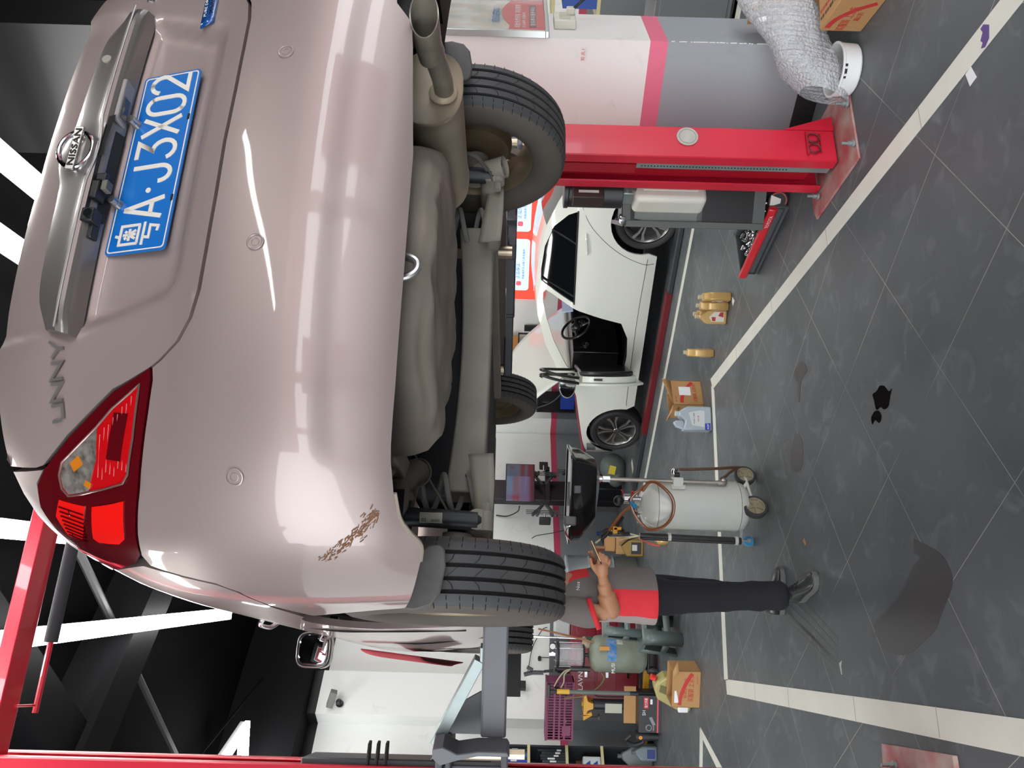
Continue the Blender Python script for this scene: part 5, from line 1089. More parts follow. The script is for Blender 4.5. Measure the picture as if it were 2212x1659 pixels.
# trousers: one skinned surface from the waist down both legs
me = bpy.data.meshes.new('trousers'); V = [(-.005, 0, .93), (-.005, 0, .85), (.0, -.085, .80), (.010, -.085, .62), (.022, -.092, .44), (.035, -.105, .26), (.045, -.130, .08), (.0, .085, .80), (-.008, .10, .62), (-.020, .125, .44), (-.045, .16, .26), (-.065, .19, .08)]
me.from_pydata(V, [(0, 1), (1, 2), (2, 3), (3, 4), (4, 5), (5, 6), (1, 7), (7, 8), (8, 9), (9, 10), (10, 11)], [])
tr_ = bpy.data.objects.new('trousers', me); C.objects.link(tr_); tr_.parent = man; me.materials.append(pants)
sk = tr_.modifiers.new('sk', 'SKIN'); sk.use_smooth_shade = True
for i, r_ in enumerate([(.115, .15), (.12, .155), (.112, .095), (.098, .09), (.088, .082), (.086, .078), (.088, .076), (.112, .095), (.096, .09), (.085, .08), (.083, .078), (.085, .076)]): me.skin_vertices[0].data[i].radius = r_
me.skin_vertices[0].data[1].use_root = True
q = tr_.modifiers.new('u', 'SUBSURF'); q.levels = 2; q.render_levels = 2
q = tr_.modifiers.new('d', 'DISPLACE'); tx_ = bpy.data.textures.new('folds', 'CLOUDS'); tx_.noise_scale = .10; q.texture = tx_; q.strength = .018; q.mid_level = .5
# shoes
shoem = mat('shoe_black', hx('2b2e2d'), .35, coat=.3, noise=(20, .5, hx('4b504e'))); solem = mat('shoe_sole', hx('5f615d'), .7)
def shoe(x, y, a):
    t = bpy.data.objects.new('shoe', None)
    R = Matrix.Rotation(a, 3, 'Z'); o0 = Vector((x, y, 0)); f = lambda p: o0+R @ Vector(p)
    g = MB()
    S_ = [(-.085, .030, .030, .085), (-.07, .036, .055, .11), (-.02, .038, .06, .115), (.03, .040, .055, .10), (.08, .046, .045, .078), (.13, .048, .038, .062), (.165, .040, .030, .050), (.185, .022, .015, .034)]
    secs = []
    for xx, w_, h0, zt_ in S_: secs.append([f((xx, w_*cos(2*pi*i/18), .022+(zt_-.022)*(.5+.5*sin(2*pi*i/18)))) for i in range(18)])
    g.loft(secs); sh_ = g.build('shoe', shoem, man, ang=60)
    g = MB(); P = [(-.09, 0), (-.085, .03), (-.05, .039), (.03, .041), (.09, .050), (.14, .052), (.18, .036), (.195, 0)]; P = P+[(p, -q) for p, q in P[-2:0:-1]]
    g.prism([tuple((R @ Vector((p, q, 0)))[:2]) for p, q in P], .030, (x, y, 0)); g.build('shoe_sole', solem, sh_, bevel=.004)
    g = MB()
    for i in range(4): g.tube([f((.01+.022*i, -.028, .092-.008*i)), f((.018+.022*i, 0, .112-.008*i)), f((.01+.022*i, .028, .092-.008*i))], .003, n=6)
    g.build('laces', seam, sh_)
shoe(.080, -.168, RD(-52)); shoe(-.065, .205, RD(6))
ph = T('phone', 'phone', 'dark phone with a gold edge held in the person\'s right hand', (-1.17, 4.42, 0), 0)
Rp = Matrix((Vector((.82, .42, .38)).normalized(), Vector((-.45, .89, .0)).normalized(), Vector((.82, .42, .38)).normalized().cross(Vector((-.45, .89, .0)).normalized()))).transposed()
g = MB(); g.box((.272, -.218, 1.172), (.150, .074, .008), Rp); g.build('case', mat('phone_back', hx('4a4a50'), .4), ph, bevel=.004)
g = MB(); g.box((.272, -.218, 1.172), (.120, .0756, .0035), Rp); g.build('edge', mat('phone_gold', hx('c9a869'), .25, .9), ph)
# ================================================================ waste-oil drainer in the middle
tankp = mat('drainer_silver', hx('d6dad3'), .38, 0, coat=.3, noise=(3, .5, hx('c2c1aa')))
hose = mat('hose_brown', hx('8a4f28'), .3, coat=.5); hosed = mat('hose_dark', hx('5d4430'), .35, coat=.4)
steel = mat('pipe_steel', hx('a9a59c'), .35, .75, noise=(8, .5, hx('8a7466')))
od = T('waste_oil_drainer', 'oil drainer', 'silver waste-oil drainer tank on wheels with black catch pan on a pole', (-.762, 5.09, 0), 0)
g = MB(); g.lathe([(0, .075), (.06, .078), (.115, .095), (.15, .125), (.165, .17), (.165, .68), (.155, .725), (.12, .765), (.06, .79), (.035, .795), (.035, .815), (0, .815)], n=48); tk = g.build('tank', tankp, od, ang=50)
g = MB()
for z in (.165, .69): g.tube([(.1655*cos(2*pi*i/48), .1655*sin(2*pi*i/48), z) for i in range(48)], .002, n=5, k=1, closed=True)
g.build('weld_seam', mat('weld_grey', hx('85867c'), .5), tk)
def odw(x, y, r_, hwid, nm='wheel'):
    g = MB(); ax = Vector((.68, -.73, 0)).normalized(); c = Vector((x, y, r_)); g.lathe([(r_*.78, -hwid), (r_*.96, -hwid), (r_, -hwid*.6), (r_, hwid*.6), (r_*.96, hwid), (r_*.78, hwid)], c, ax, n=32)
    w_ = g.build(nm, mat('wheel_rubber', hx('3a3a3a'), .6), od)
    g = MB(); g.lathe([(0, hwid*.7), (r_*.2, hwid*.7), (r_*.22, hwid*.2), (r_*.66, hwid*.2), (r_*.70, hwid*.95), (r_*.80, hwid*.95), (r_*.80, -hwid*.9), (0, -hwid*.9)], c, ax, n=32)
    u, v, _ = frame(ax)
    for k in range(5):
        a = 2*pi*k/5; g.beam(c+ax*hwid*.5, c+ax*hwid*.5+(u*cos(a)+v*sin(a))*r_*.72, r_*.14, hwid*.6, hint=tuple(ax))
    g.build('wheel_hub', mat('hub_cream', hx('9d957c'), .5, noise=(20, .5, hx('77715c'))), w_); return w_
odw(.19, .12, .070, .018); odw(.02, -.135, .078, .020)
g = MB(); g.tube([(.19, .12, .07), (.02, -.135, .078)], .009, k=1); g.tube([(.15, .06, .07), (.10, .03, .12)], .012, k=1); g.tube([(.05, -.08, .075), (.03, -.04, .10)], .012, k=1); g.build('axle', tankp, od)
g = MB(); c = Vector((-.245, .11, .036)); g.lathe([(0, -.012), (.033, -.012), (.036, 0), (.033, .012), (0, .012)], c, (.4, -.9, 0), n=24); cw = g.build('caster', mat('caster_blue', hx('3d93c0'), .4), od)
g = MB(); g.beam(c+Vector((0, 0, .0)), c+Vector((.01, 0, .05)), .03, .012); g.beam((-.15, .06, .10), (-.25, .11, .085), .03, .008); g.cyl(c+Vector((-.008, .02, 0)), c+Vector((.008, -.02, 0)), .014, n=12); g.build('caster_bracket', galv, cw)
# lift pipe, clamp, elbow
g = MB(); g.tube([(.165, -.10, .285), (.170, -.10, 1.02)], .0135, n=14, k=1); g.tube([(.165, -.10, .31), (.163, -.10, .27), (.175, -.09, .262), (.185, -.085, .28)], .017, n=12); pl = g.build('lift_pipe', steel, od)
g = MB(); g.cyl((.170, -.10, 1.00), (.170, -.10, 1.045), .021, n=6); g.cyl((.170, -.10, 1.05), (.170, -.10, 1.075), .018, n=20); g.build('pipe_coupling', chrome, pl)
g = MB(); g.bb(.135, .195, -.135, -.06, .535, .60); g.bb(.12, .15, -.13, -.10, .52, .61); g.build('pipe_clamp', tankp, pl, bevel=.004)
g = MB(); g.tube([(.20, -.07, .565), (.215, -.07, .585), (.235, -.07, .585), (.24, -.06, .56)], .014, n=12); g.build('ball_valve', chrome, pl)
g = MB(); g.cyl((.205, -.075, .55), (.205, -.075, .585), .018, n=14); g.build('valve_handle', blackp, pl)
g = MB(); g.tube([(.24, -.06, .55), (.243, -.055, .45), (.25, -.04, .30), (.255, .0, .19), (.25, .08, .12)], .010, n=10); g.build('hose', hosed, od); g = MB(); g.tube([(.188, -.085, .285), (.205, -.07, .25), (.225, -.02, .21), (.25, .05, .14)], .010, n=10); g.build('hose', hosed, od)
# catch pan
pan = mat('pan_black', (.010, .010, .011), .18, coat=.8)
def rect(cx, cy, hx_, hy, z, tilt=0, n=8): 
    o = []
    for sx, sy, a0 in ((1, 1, 0), (-1, 1, 90), (-1, -1, 180), (1, -1, 270)):
        for i in range(n): a = RD(a0+90*i/(n-1)); o.append(Vector((cx+sx*(hx_-.05)+.05*cos(a), cy+sy*(hy-.05)+.05*sin(a), z+tilt*(cx+sx*hx_-cx)*.0)))
    return o
R5 = Matrix.Rotation(RD(-8), 3, 'Z'); po2 = Vector((.075, -.10, 0))
def PR(L): return [po2+R5 @ p for p in L]
g = MB(); g.loft([PR(rect(0, 0, .285, .20, 1.262)), PR(rect(0, 0, .285, .20, 1.270)), PR(rect(0, 0, .268, .185, 1.268)), PR(rect(0, 0, .262, .178, 1.25)), PR(rect(.02, 0, .19, .13, 1.12)), PR(rect(.07, 0, .08, .07, 1.09))], cap=False)
g.loft([PR(rect(0, 0, .285, .20, 1.262)), PR(rect(0, 0, .266, .185, 1.24)), PR(rect(0, 0, .262, .182, 1.20)), PR(rect(.03, 0, .185, .13, 1.10)), PR(rect(.08, 0, .07, .06, 1.075))]); pn_ = g.build('catch_pan', pan, od, ang=40)
g = MB(); g.bb(-.10, -.04, -.312, -.285, 1.225, 1.30); g.build('pan_latch', mat('latch_grey', hx('6c6c6a'), .5), pn_, bevel=.012, seg=3)
g = MB(); g.bb(.10, .15, -.305, -.285, 1.20, 1.245); g.build('pan_latch', mat('latch_grey2', hx('55555a'), .5), pn_, bevel=.006)
g = MB(); g.tube([(-.20, -.28, 1.255), (-.14, -.31, 1.29), (-.11, -.31, 1.275), (-.09, -.30, 1.25)], .004, n=6); g.build('pan_wire', chrome, pn_)
# fittings on top: vacuum head, gauge, hose loop, wands
g = MB(); g.cyl((.04, -.05, .79), (.04, -.05, .86), .016, n=16); g.cyl((.04, -.05, .86), (.04, -.05, .90), .032, n=24); g.build('vacuum_head', chrome, tk)
g = MB(); g.cyl((.03, -.085, .865), (.015, -.14, .85), .011, n=12); g.cyl((.015, -.14, .85), (.01, -.155, .845), .016, n=16); g.build('blue_knob', mat('knob_blue', hx('2e8ec4'), .4), tk)
g = MB(); g.beam((.055, -.06, .85), (.095, -.09, .85), .012, .012); g.beam((.07, -.05, .905), (.10, -.08, .92), .008, .008); g.build('red_lever', mat('lever_red', hx('c8262a'), .4), tk)
g = MB(); g.sph((.03, -.07, .935), (.034, .03, .034), 18, 12); g.build('pressure_gauge', blackp, tk)
g = MB(); g.tube([(-.04, -.08, .79), (-.045, -.10, .83)], .014, n=10, k=1); g.tube([(-.01, -.09, .80), (-.015, -.11, .835)], .016, n=6, k=1); g.build('plug_fitting', chrome, tk)
L_ = [(.10, -.10, .79), (.16, -.12, .745), (.15, -.165, .69), (.07, -.19, .615), (-.03, -.19, .61), (-.11, -.17, .66), (-.14, -.13, .74), (-.10, -.11, .80), (-.02, -.10, .85), (.05, -.10, .86), (.11, -.10, .80), (.13, -.08, .77)]
g = MB(); g.tube(L_, .010, n=10); g.build('coiled_hose', hose, od)
g = MB(); g.tube([(.0, -.09, .86), (-.05, -.11, .92), (-.13, -.14, .985), (-.16, -.15, 1.01)], .0115, n=10); g.build('probe_hose', hose, od)
g = MB(); g.tube([(-.155, -.15, 1.0), (-.185, -.16, 1.03), (-.205, -.17, 1.06)], [.014, .012, .008], n=10); g.build('probe_grip', blackp, od)
g = MB(); g.tube([(-.20, -.17, 1.055), (-.225, -.18, 1.09)], .006, n=8, k=1); g.build('probe_tip', mat('tip_cream', hx('d8d2b4'), .4), od)
g = MB(); g.tube([(-.205, -.10, .15), (-.19, -.10, .80)], .0235, n=20, k=1); wt_ = g.build('probe_tube', mat('tube_black', (.015, .015, .016), .3, coat=.4), od)
g = MB()
for z in (.17, .60): g.tube([(-.204+.014*(z-.17)/.43, -.10, z), (-.204+.014*(z-.17)/.43, -.10, z+.02)], .027, n=20, k=1)
g.build('tube_band', mat('band_white', hx('cfcfc8'), .4), wt_)
for i, (x, y, z, m_) in enumerate(((-.16, -.08, .99, 'tip_cream'), (-.19, -.12, 1.0, 'chrome'), (-.215, -.11, .93, 'tip_cream'), (-.17, -.13, .96, 'tube_black'), (-.245, -.14, .92, 'tube_black'), (-.20, -.09, 1.01, 'tip_cream'))):
    g = MB(); g.tube([(-.19, -.10, .80), ((-.19+x)/2, -.10, .87), (x, y, z)], .0045, n=7); g.build('probe', MC[m_], od)
g = MB(); g.tube([(-.205, -.13, .80), (-.225, -.16, .74), (-.235, -.165, .68)], [.004, .007, .006], n=8); g.build('probe_clip', mat('clip_red', hx('e0604c'), .5), od)
g = MB(); g.tube([(-.07, -.10, .91), (-.12, -.13, .95), (-.16, -.14, .93), (-.17, -.13, .87)], .011, n=8); g.build('black_hose', blackp, od)
g = MB(); g.box((-.145, -.15, .965), (.045, .02, .03)); g.box((-.135, -.15, .95), (.02, .02, .05)); g.build('yellow_clip', mat('clip_yellow', hx('e0a02c'), .5), od, bevel=.004)
# ================================================================ oil bottles, jug and cartons on the floor
gold = mat('bottle_gold', hx('c9a565'), .32, .25, coat=.4)
def bprof(s=1): return [(-.05, 0), (.05, 0), (.055, .01), (.055, .13), (.050, .155), (.018, .195), (.016, .215), (-.016, .215), (-.018, .20), (-.048, .17), (-.055, .14), (-.055, .01)]
def bottle(label, x, y, rz, sc=1.0, group='gold oil bottles on the floor'):
    t = T('oil_bottle', 'bottle', label, (x, y, 0), rz, group)
    g = MB(); g.prism([(a*sc, b*sc) for a, b in bprof()], .062*sc, (0, .031*sc, 0), (1, 0, 0), (0, 0, 1), (0, -1, 0)); g.build('bottle_body', gold, t, bevel=.010*sc, seg=3)
    g = MB(); g.cyl((0, 0, .208*sc), (0, 0, .240*sc), .0165*sc, n=20); g.build('cap', mat('cap_cream', hx('cbbd9a'), .4), t)
    for sd_ in (-1, 1):
        g = MB(); g.prism([(-.035*sc, .025*sc), (.04*sc, .025*sc), (.04*sc, .10*sc), (.0, .14*sc), (-.035*sc, .12*sc)], .001, (0, sd_*.0325*sc, 0), (sd_*-1, 0, 0), (0, 0, 1), (0, sd_, 0)); lb = g.build('label', mat('label_cream2', hx('e3ddd0'), .45), t)
        g = MB(); g.prism([(-.03*sc, .09*sc), (.0, .09*sc), (.0, .12*sc), (-.03*sc, .115*sc)], .001, (0, sd_*.0340*sc, 0), (sd_*-1, 0, 0), (0, 0, 1), (0, sd_, 0)); g.prism([(.0, .03*sc), (.038*sc, .03*sc), (.038*sc, .055*sc), (.01*sc, .07*sc)], .001, (0, sd_*.0340*sc, 0), (sd_*-1, 0, 0), (0, 0, 1), (0, sd_, 0)); g.build('label_red', mat('label_red', hx('b5302c'), .5), lb)
    return t
bottle('gold oil bottle, rightmost of the cluster on the floor, seen narrow side on', .700, 5.93, RD(96))
bottle('gold oil bottle standing second from the right in the cluster', .642, 5.99, RD(80))
bottle('gold oil bottle behind the one whose label faces the camera', .585, 6.08, RD(60))
bottle('gold oil bottle with its white label turned to the camera, leftmost of the cluster', .560, 6.02, RD(-8))
bottle('lone gold oil bottle standing between the cluster and the carton', .298, 6.39, RD(84))
flat('paper_scrap', [(.665, 5.80), (.70, 5.86), (.665, 5.87), (.63, 5.84)], mat('paper_white', hx('eef0f2'), .5), 'torn scrap of white paper at the foot of the gold bottles', 'scrap')
jug = T('silver_oil_jug', 'jug', 'large silver oil jug with white label standing on the white floor line', (-.250, 6.41, 0), RD(14))
silv = mat('jug_silver', hx('a9b3bb'), .35, .3, coat=.3)
g = MB(); g.prism([(-.095, 0), (.095, 0), (.10, .01), (.10, .19), (.085, .225), (.055, .265), (.02, .265), (-.02, .215), (-.095, .235), (-.10, .22), (-.10, .01)], .11, (0, .055, 0), (1, 0, 0), (0, 0, 1), (0, -1, 0)); g.build('jug_body', silv, jug, bevel=.018, seg=3)
g = MB(); g.prism([(-.09, .225), (-.07, .285), (-.03, .310), (-.015, .285), (-.01, .23), (-.03, .215)], .035, (0, .018, 0), (1, 0, 0), (0, 0, 1), (0, -1, 0)); g.build('handle', silv, jug, bevel=.008)
g = MB(); g.cyl((.045, 0, .258), (.045, 0, .288), .022, n=20); g.build('cap', mat('cap_silver', hx('b8c4c4'), .4), jug)
g = MB(); g.prism([(-.075, .06), (.06, .06), (.065, .10), (.045, .19), (-.06, .165)], .001, (0, -.0555, 0), (1, 0, 0), (0, 0, 1), (0, -1, 0)); lb = g.build('label', mat('label_grey', hx('c5cbcb'), .4), jug)
g = MB(); g.prism([(-.098, .015), (-.04, .015), (-.045, .06), (-.098, .06)], .001, (0, -.057, 0), (1, 0, 0), (0, 0, 1), (0, -1, 0)); bl_ = g.build('blue_label', mat('label_blue', hx('1d3aa0'), .4), jug)
text('jug_lettering', 'AGIP', .022, mat('print_white', hx('e6e8ea'), .5), bl_, (-.092, -.0585, .028), (1, 0, 0), (0, 0, 1), .0003, .045); text('jug_lettering', 'Mobil 1 ESP', .018, mat('print_dark', hx('3a4250'), .5), lb, (-.05, -.057, .14), (1, 0, 0), (0, 0, 1), .0003, .09); text('jug_lettering', '0W-30', .02, prn, lb, (-.03, -.057, .105), (1, 0, 0), (0, 0, 1), .0003, .05)
def carton(name_label, loc, rz, w_, d_, h_, flaps=True, sw=True, txt=('买服装 上京东', '')):
    t = T('cardboard_box', 'box', name_label, loc, rz)
    g = MB(); th = .005
    g.bb(0, w_, 0, th, 0, h_); g.bb(0, w_, d_-th, d_, 0, h_); g.bb(0, th, 0, d_, 0, h_); g.bb(w_-th, w_, 0, d_, 0, h_); g.bb(0, w_, 0, d_, 0, th); g.build('carton', kraft, t)
    if sw:
        g = MB(); g.ribbon([(.02+(w_-.04)*i/12, h_*.72-(h_*.42)*(i/12)**1.9) for i in range(13)], .03, .001, (0, 0, 0), (1, 0, 0), (0, 0, 1), (0, -1, 0)); g.build('red_swoosh', prn, t)
    return t
b1 = carton('torn open brown carton with red print between the gold bottle and the silver jug', (-.135, 6.62, 0), RD(38), .26, .20, .26)
g = MB(); g.add([Vector(p) for p in ((0, 0, .26), (.26, 0, .26), (.24, -.05, .345), (.10, -.03, .30))], [[0, 1, 2, 3]]); g.build('box_flap', kraft, b1, solid=.004)
g = MB(); g.add([Vector(p) for p in ((0, .0, .26), (0, .20, .26), (-.06, .17, .30), (-.05, .02, .27))], [[0, 1, 2, 3]]); g.build('box_flap', kraft, b1, solid=.004)
g = MB(); g.bb(.10, .19, -.0015, 0, .10, .20); g.build('shipping_label', mat('paper_white', hx('eef0f2'), .5), b1)
text('box_lettering', '买服装 上京东', .035, prn, b1, (.03, -.001, .055), (1, 0, 0), (0, 0, 1), .0003, .19); text('box_lettering', 'JD.COM', .02, prn, b1, (.03, -.001, .225), (1, 0, 0), (0, 0, 1), .0003, .06)
text('box_lettering', '机油 滤芯 服务', .022, prk, b1, (-.001, .17, .20), (0, -1, 0), (0, 0, 1), .0003, .14); text('box_lettering', 'THIS WAY UP', .02, prn, b1, (-.001, .17, .06), (0, -1, 0), (0, 0, 1), .0003, .12)
b2 = carton('open brown carton with red arc and red lettering, on the floor below the stools', (-2.66, 6.50, 0), RD(-3), .31, .22, .235)
g = MB(); g.add([Vector(p) for p in ((.31, 0, .235), (.25, 0, .235), (.30, -.02, .19), (.40, -.01, .20))], [[0, 1, 2, 3]]); g.build('box_flap', kraft, b2, solid=.004)
text('box_lettering', '买服装 上京东', .052, prn, b2, (.05, -.001, .060), (1, 0, 0), (0, 0, 1), .0003, .23); text('box_lettering', '逛到底 满5折', .028, prn, b2, (.08, -.001, .115), (1, 0, 0), (0, 0, 1), .0003, .17); text('box_lettering', 'JD.COM', .016, prn, b2, (.20, -.001, .022), (1, 0, 0), (0, 0, 1), .0003, .07)
g = MB(); g.prism([(.04, .175), (.14, .20), (.14, .215), (.04, .215)], .001, (0, 0, 0), (1, 0, 0), (0, 0, 1), (0, -1, 0)); g.build('shipping_label', MC['paper_white'], b2)
pj = T('plastic_oil_can', 'jug', 'yellowish translucent oil can with red cap lying behind the open carton', (-2.68, 6.84, 0), RD(-10))
ylw = mat('can_yellow', hx('aaa264'), .3, coat=.4)
g = MB(); g.prism([(-.13, 0), (.16, 0), (.19, .04), (.19, .25), (.14, .31), (.08, .335), (-.02, .30), (-.10, .16), (-.14, .08)], .13, (0, .06, 0), (1, 0, 0), (0, 0, 1), (0, -1, 0)); g.build('can_body', ylw, pj, bevel=.02, seg=3)
g = MB(); g.prism([(.02, .20), (.10, .22), (.12, .28), (.06, .29)], .004, (0, -.0715, 0), (1, 0, 0), (0, 0, 1), (0, -1, 0)); g.build('handle_hole', mat('can_dark', hx('6c6436'), .5), pj)
g = MB(); g.cyl((.145, 0, .315), (.16, 0, .355), .026, n=20); g.build('cap', mat('cap_red', hx('d9352a'), .4), pj)
g = MB(); g.bb(-.12, -.06, -.10, -.07, .03, .12); g.build('tissue', MC['paper_white'], pj, bevel=.01)
# ================================================================ plastic stools
stm = mat('stool_green_grey', hx('5f6c69'), .4, coat=.25, noise=(4, .4, hx('54605d')))
def stool(label, loc, rz, s_, h_, zo=0):
    t = T('plastic_stool', 'stool', label, (*loc, zo), rz, 'stacked plastic stools'); b_ = s_*1.16
    g = MB()
    def rs(w_, z, r_=.03):
        o = []
        for sx, sy, a0 in ((1, 1, 0), (-1, 1, 90), (-1, -1, 180), (1, -1, 270)):
            for i in range(5): a = RD(a0+90*i/4); o.append(Vector((sx*(w_-r_)+r_*cos(a), sy*(w_-r_)+r_*sin(a), z)))
        return o
    g.loft([rs(s_-.0, h_-.045), rs(s_-.002, h_-.012), rs(s_-.012, h_), rs(s_-.02, h_-.002), rs(.01, h_-.002, .005)], cap=True); g.build('seat', stm, t, ang=50)
    for sx, sy in ((1, 1), (-1, 1), (-1, -1), (1, -1)):
        g = MB(); P0 = [(s_, s_*.30), (s_, s_-.025), (s_-.008, s_-.008), (s_-.025, s_), (s_*.30, s_)]; P1 = [(b_, b_*.52), (b_, b_-.028), (b_-.008, b_-.008), (b_-.028, b_), (b_*.52, b_)]; Pm = [(s_*1.03, s_*.42), (s_*1.03, s_*1.03-.026), (s_*1.03-.008, s_*1.03-.008), (s_*1.03-.026, s_*1.03), (s_*.42, s_*1.03)]
        for A_, Bq, z0, z1 in ((P0, Pm, h_-.02, h_*.72), (Pm, P1, h_*.72, 0)):
            V = [Vector((sx*p[0], sy*p[1], z0)) for p in A_]+[Vector((sx*p[0], sy*p[1], z1)) for p in Bq]; g.add(V, [[i, i+1, 6+i, 5+i] for i in range(4)])
        g.build('leg', stm, t, ang=50, solid=.006)
    q = s_*1.09
    for a in range(4):
        g = MB(); R = Matrix.Rotation(a*pi/2, 3, 'Z'); g.add([R @ Vector(p) for p in ((q, -q*.6, h_*.30), (q, q*.6, h_*.30), (q*.985, q*.6, h_*.46), (q*.985, -q*.6, h_*.46))], [[0, 1, 2, 3]]); g.build('rail', stm, t, solid=.006)
    return t
stool('larger green-grey plastic stool standing on the floor', (-2.295, 7.40), RD(38), .172, .37)
stool('smaller green-grey plastic stool standing on top of the larger stool', (-2.255, 7.40), RD(30), .115, .34, .371)
# ================================================================ drum, boxes, second drainer, red cabinet
dm_ = T('steel_drum', 'drum', 'galvanised steel drum against the grey wall behind the person', (-2.43, 9.86, 0), 0)
g = MB(); g.lathe([(0, .0), (.28, 0), (.286, .012), (.28, .03), (.28, .27), (.284, .285), (.294, .30), (.284, .315), (.28, .33), (.28, .57), (.284, .585), (.294, .60), (.284, .615), (.28, .63), (.28, .86), (.287, .88), (.28, .895), (.265, .885), (0, .885)], n=48); g.build('drum_shell', mat('drum_zinc', hx('9aa1a3'), .35, .6, noise=(4, .5, hx('878e90'))), dm_, ang=50)
b3 = carton('kraft box standing next to the steel drum', (-2.05, 9.55, 0), RD(8), .22, .25, .30, sw=False); b3b = carton('flat kraft box stacked on the box beside the steel drum', (-2.03, 9.62, .301), RD(2), .17, .15, .12, sw=False)
gj = T('gold_oil_jug', 'jug', 'gold oil jug with dark label in front of the kraft box by the drum', (-1.93, 9.38, .0), RD(4))
g = MB(); g.prism([(-.10, 0), (.10, 0), (.10, .19), (.06, .25), (.03, .27), (-.02, .25), (-.10, .20)], .10, (0, .05, 0), (1, 0, 0), (0, 0, 1), (0, -1, 0)); g.build('jug_body', mat('jug_gold', hx('96793f'), .4, .2), gj, bevel=.015)
g = MB(); g.bb(-.07, .07, -.053, -.05, .03, .15); lb = g.build('label', mat('label_dark', hx('2c2c30'), .5), gj); g = MB(); g.bb(-.03, .04, -.055, -.053, .08, .14); g.build('label_patch', mat('label_pale', hx('c9c6bb'), .5), lb); g = MB(); g.cyl((.04, 0, .26), (.04, 0, .29), .02, n=14); g.build('cap', mat('jug_cap', hx('8c7748'), .5), gj)
bj = T('black_oil_jug', 'jug', 'black oil jug with grey label standing on the floor behind the drainer', (-2.107, 10.953, 0.000), RD(4)); bj.location.z = 0
g = MB(); g.prism([(-.13, 0), (.11, 0), (.11, .25), (.06, .33), (.03, .36), (-.03, .33), (-.13, .28)], .14, (0, .07, 0), (1, 0, 0), (0, 0, 1), (0, -1, 0)); g.build('jug_body', mat('jug_black', (.018, .019, .022), .35, coat=.4), bj, bevel=.02)
g = MB(); g.prism([(-.08, .05), (.08, .05), (.08, .12), (.02, .19), (-.06, .16)], .002, (0, -.0715, 0), (1, 0, 0), (0, 0, 1), (0, -1, 0)); g.build('label', mat('label_grey3', hx('77787a'), .5), bj); g = MB(); g.cyl((.04, 0, .34), (.04, 0, .38), .026, n=14); g.build('cap', mat('cap_blue', hx('2330a0'), .4), bj)
rc = T('resin_bottle', 'bottle', 'small gold bottle with a white label on the floor left of the drainer', (-1.560, 7.995, 0.000), 0); rc.location.z = 0
g = MB(); g.lathe([(0, 0), (.045, 0), (.05, .01), (.05, .075), (.035, .10), (.018, .11), (.018, .125), (0, .125)], n=28); g.build('bottle_body', gold, rc); g = MB(); g.lathe([(.0505, .02), (.0505, .06)], n=20, arc=2.2); g.build('label', MC['paper_white'], rc)
# second drainer with glass cylinder
tank2m = mat('drainer_grey_green', hx('868c7e'), .5, noise=(7, .8, hx('6e7264')))
t2 = T('oil_extractor', 'oil extractor', 'weathered grey-green oil extractor tank with clear measuring cylinder and gauge', (-2.86, 8.35, 0), 0)
g = MB(); g.lathe([(0, .10), (.10, .11), (.16, .14), (.19, .19), (.19, .62), (.18, .67), (.14, .71), (.07, .735), (0, .74)], n=44); tb = g.build('tank', tank2m, t2, ang=50)
g = MB(); g.lathe([(.1925, 0), (.1925, .10)], (0, 0, .46), n=16, arc=1.25); o = g.build('blue_sticker', mat('sticker_blue', hx('1f6fae'), .4, noise=(18, .5, hx('b9c2bd'))), tb); o.rotation_euler.z = RD(-112)
g = MB(); g.lathe([(.193, 0), (.193, .065)], (0, 0, .39), n=8, arc=.55); o = g.build('white_sticker', mat('sticker_white', hx('c9c9bd'), .5, noise=(25, .8, hx('66675c'))), tb); o.rotation_euler.z = RD(-100)
text('sticker_lettering', 'MUSUN', .055, mat('print_white', hx('e6e8ea'), .5), tb, (-.14, -.196, .475), (1, .1, 0), (0, 0, 1), .0005, .16)
g = MB()
for x, y in ((-.13, -.10), (.13, -.10), (0, .14)): g.lathe([(.03, -.015), (.062, -.015), (.068, 0), (.062, .015), (.03, .015)], (x, y, .068), (.9, .3, 0), n=24)
g.build('wheels', mat('wheel_rubber', hx('3a3a3a'), .6), t2)
g = MB(); g.bb(-.16, .16, -.14, .16, .10, .125); g.build('chassis', blackp, t2, bevel=.01)
clr_ = mat('clear_acrylic', (.85, .85, .88), .08, al=.28, coat=.6, spec=.8)
g = MB(); g.lathe([(.115, .80), (.115, 1.06)], (-.02, 0, 0), n=36); g.build('measuring_cylinder', clr_, t2)
g = MB(); g.lathe([(0, 1.055), (.135, 1.055), (.14, 1.065), (.135, 1.085), (0, 1.09)], (-.02, 0, 0), n=36); g.build('cylinder_lid', blackp, t2); g = MB(); g.lathe([(0, .785), (.125, .785), (.13, .795), (.125, .805), (0, .808)], (-.02, 0, 0), n=36); g.cyl((-.02, 0, .73), (-.02, 0, .79), .02, n=14); g.build('cylinder_cap', blackp, t2)
for k in range(6):
    a = 2*pi*k/6+.3; g = MB(); g.cyl((-.02+.123*cos(a), .123*sin(a), .79), (-.02+.123*cos(a), .123*sin(a), 1.10), .005, n=8); g.build('tie_rod', chrome, t2)
g = MB(); g.cyl((.08, -.03, 1.125), (.08, -.055, 1.125), .036, n=28); gg = g.build('gauge', blackp, t2); g = MB(); g.cyl((.08, -.0555, 1.125), (.08, -.057, 1.125), .029, n=28); g.build('gauge_face', mat('dial_white', hx('d5d8d6'), .4), gg)
g = MB(); g.box((-.01, -.02, 1.125), (.035, .035, .07)); g.cyl((.02, -.06, 1.10), (.02, -.06, 1.14), .008, n=8); g.build('relief_valve', chrome, t2, bevel=.004)
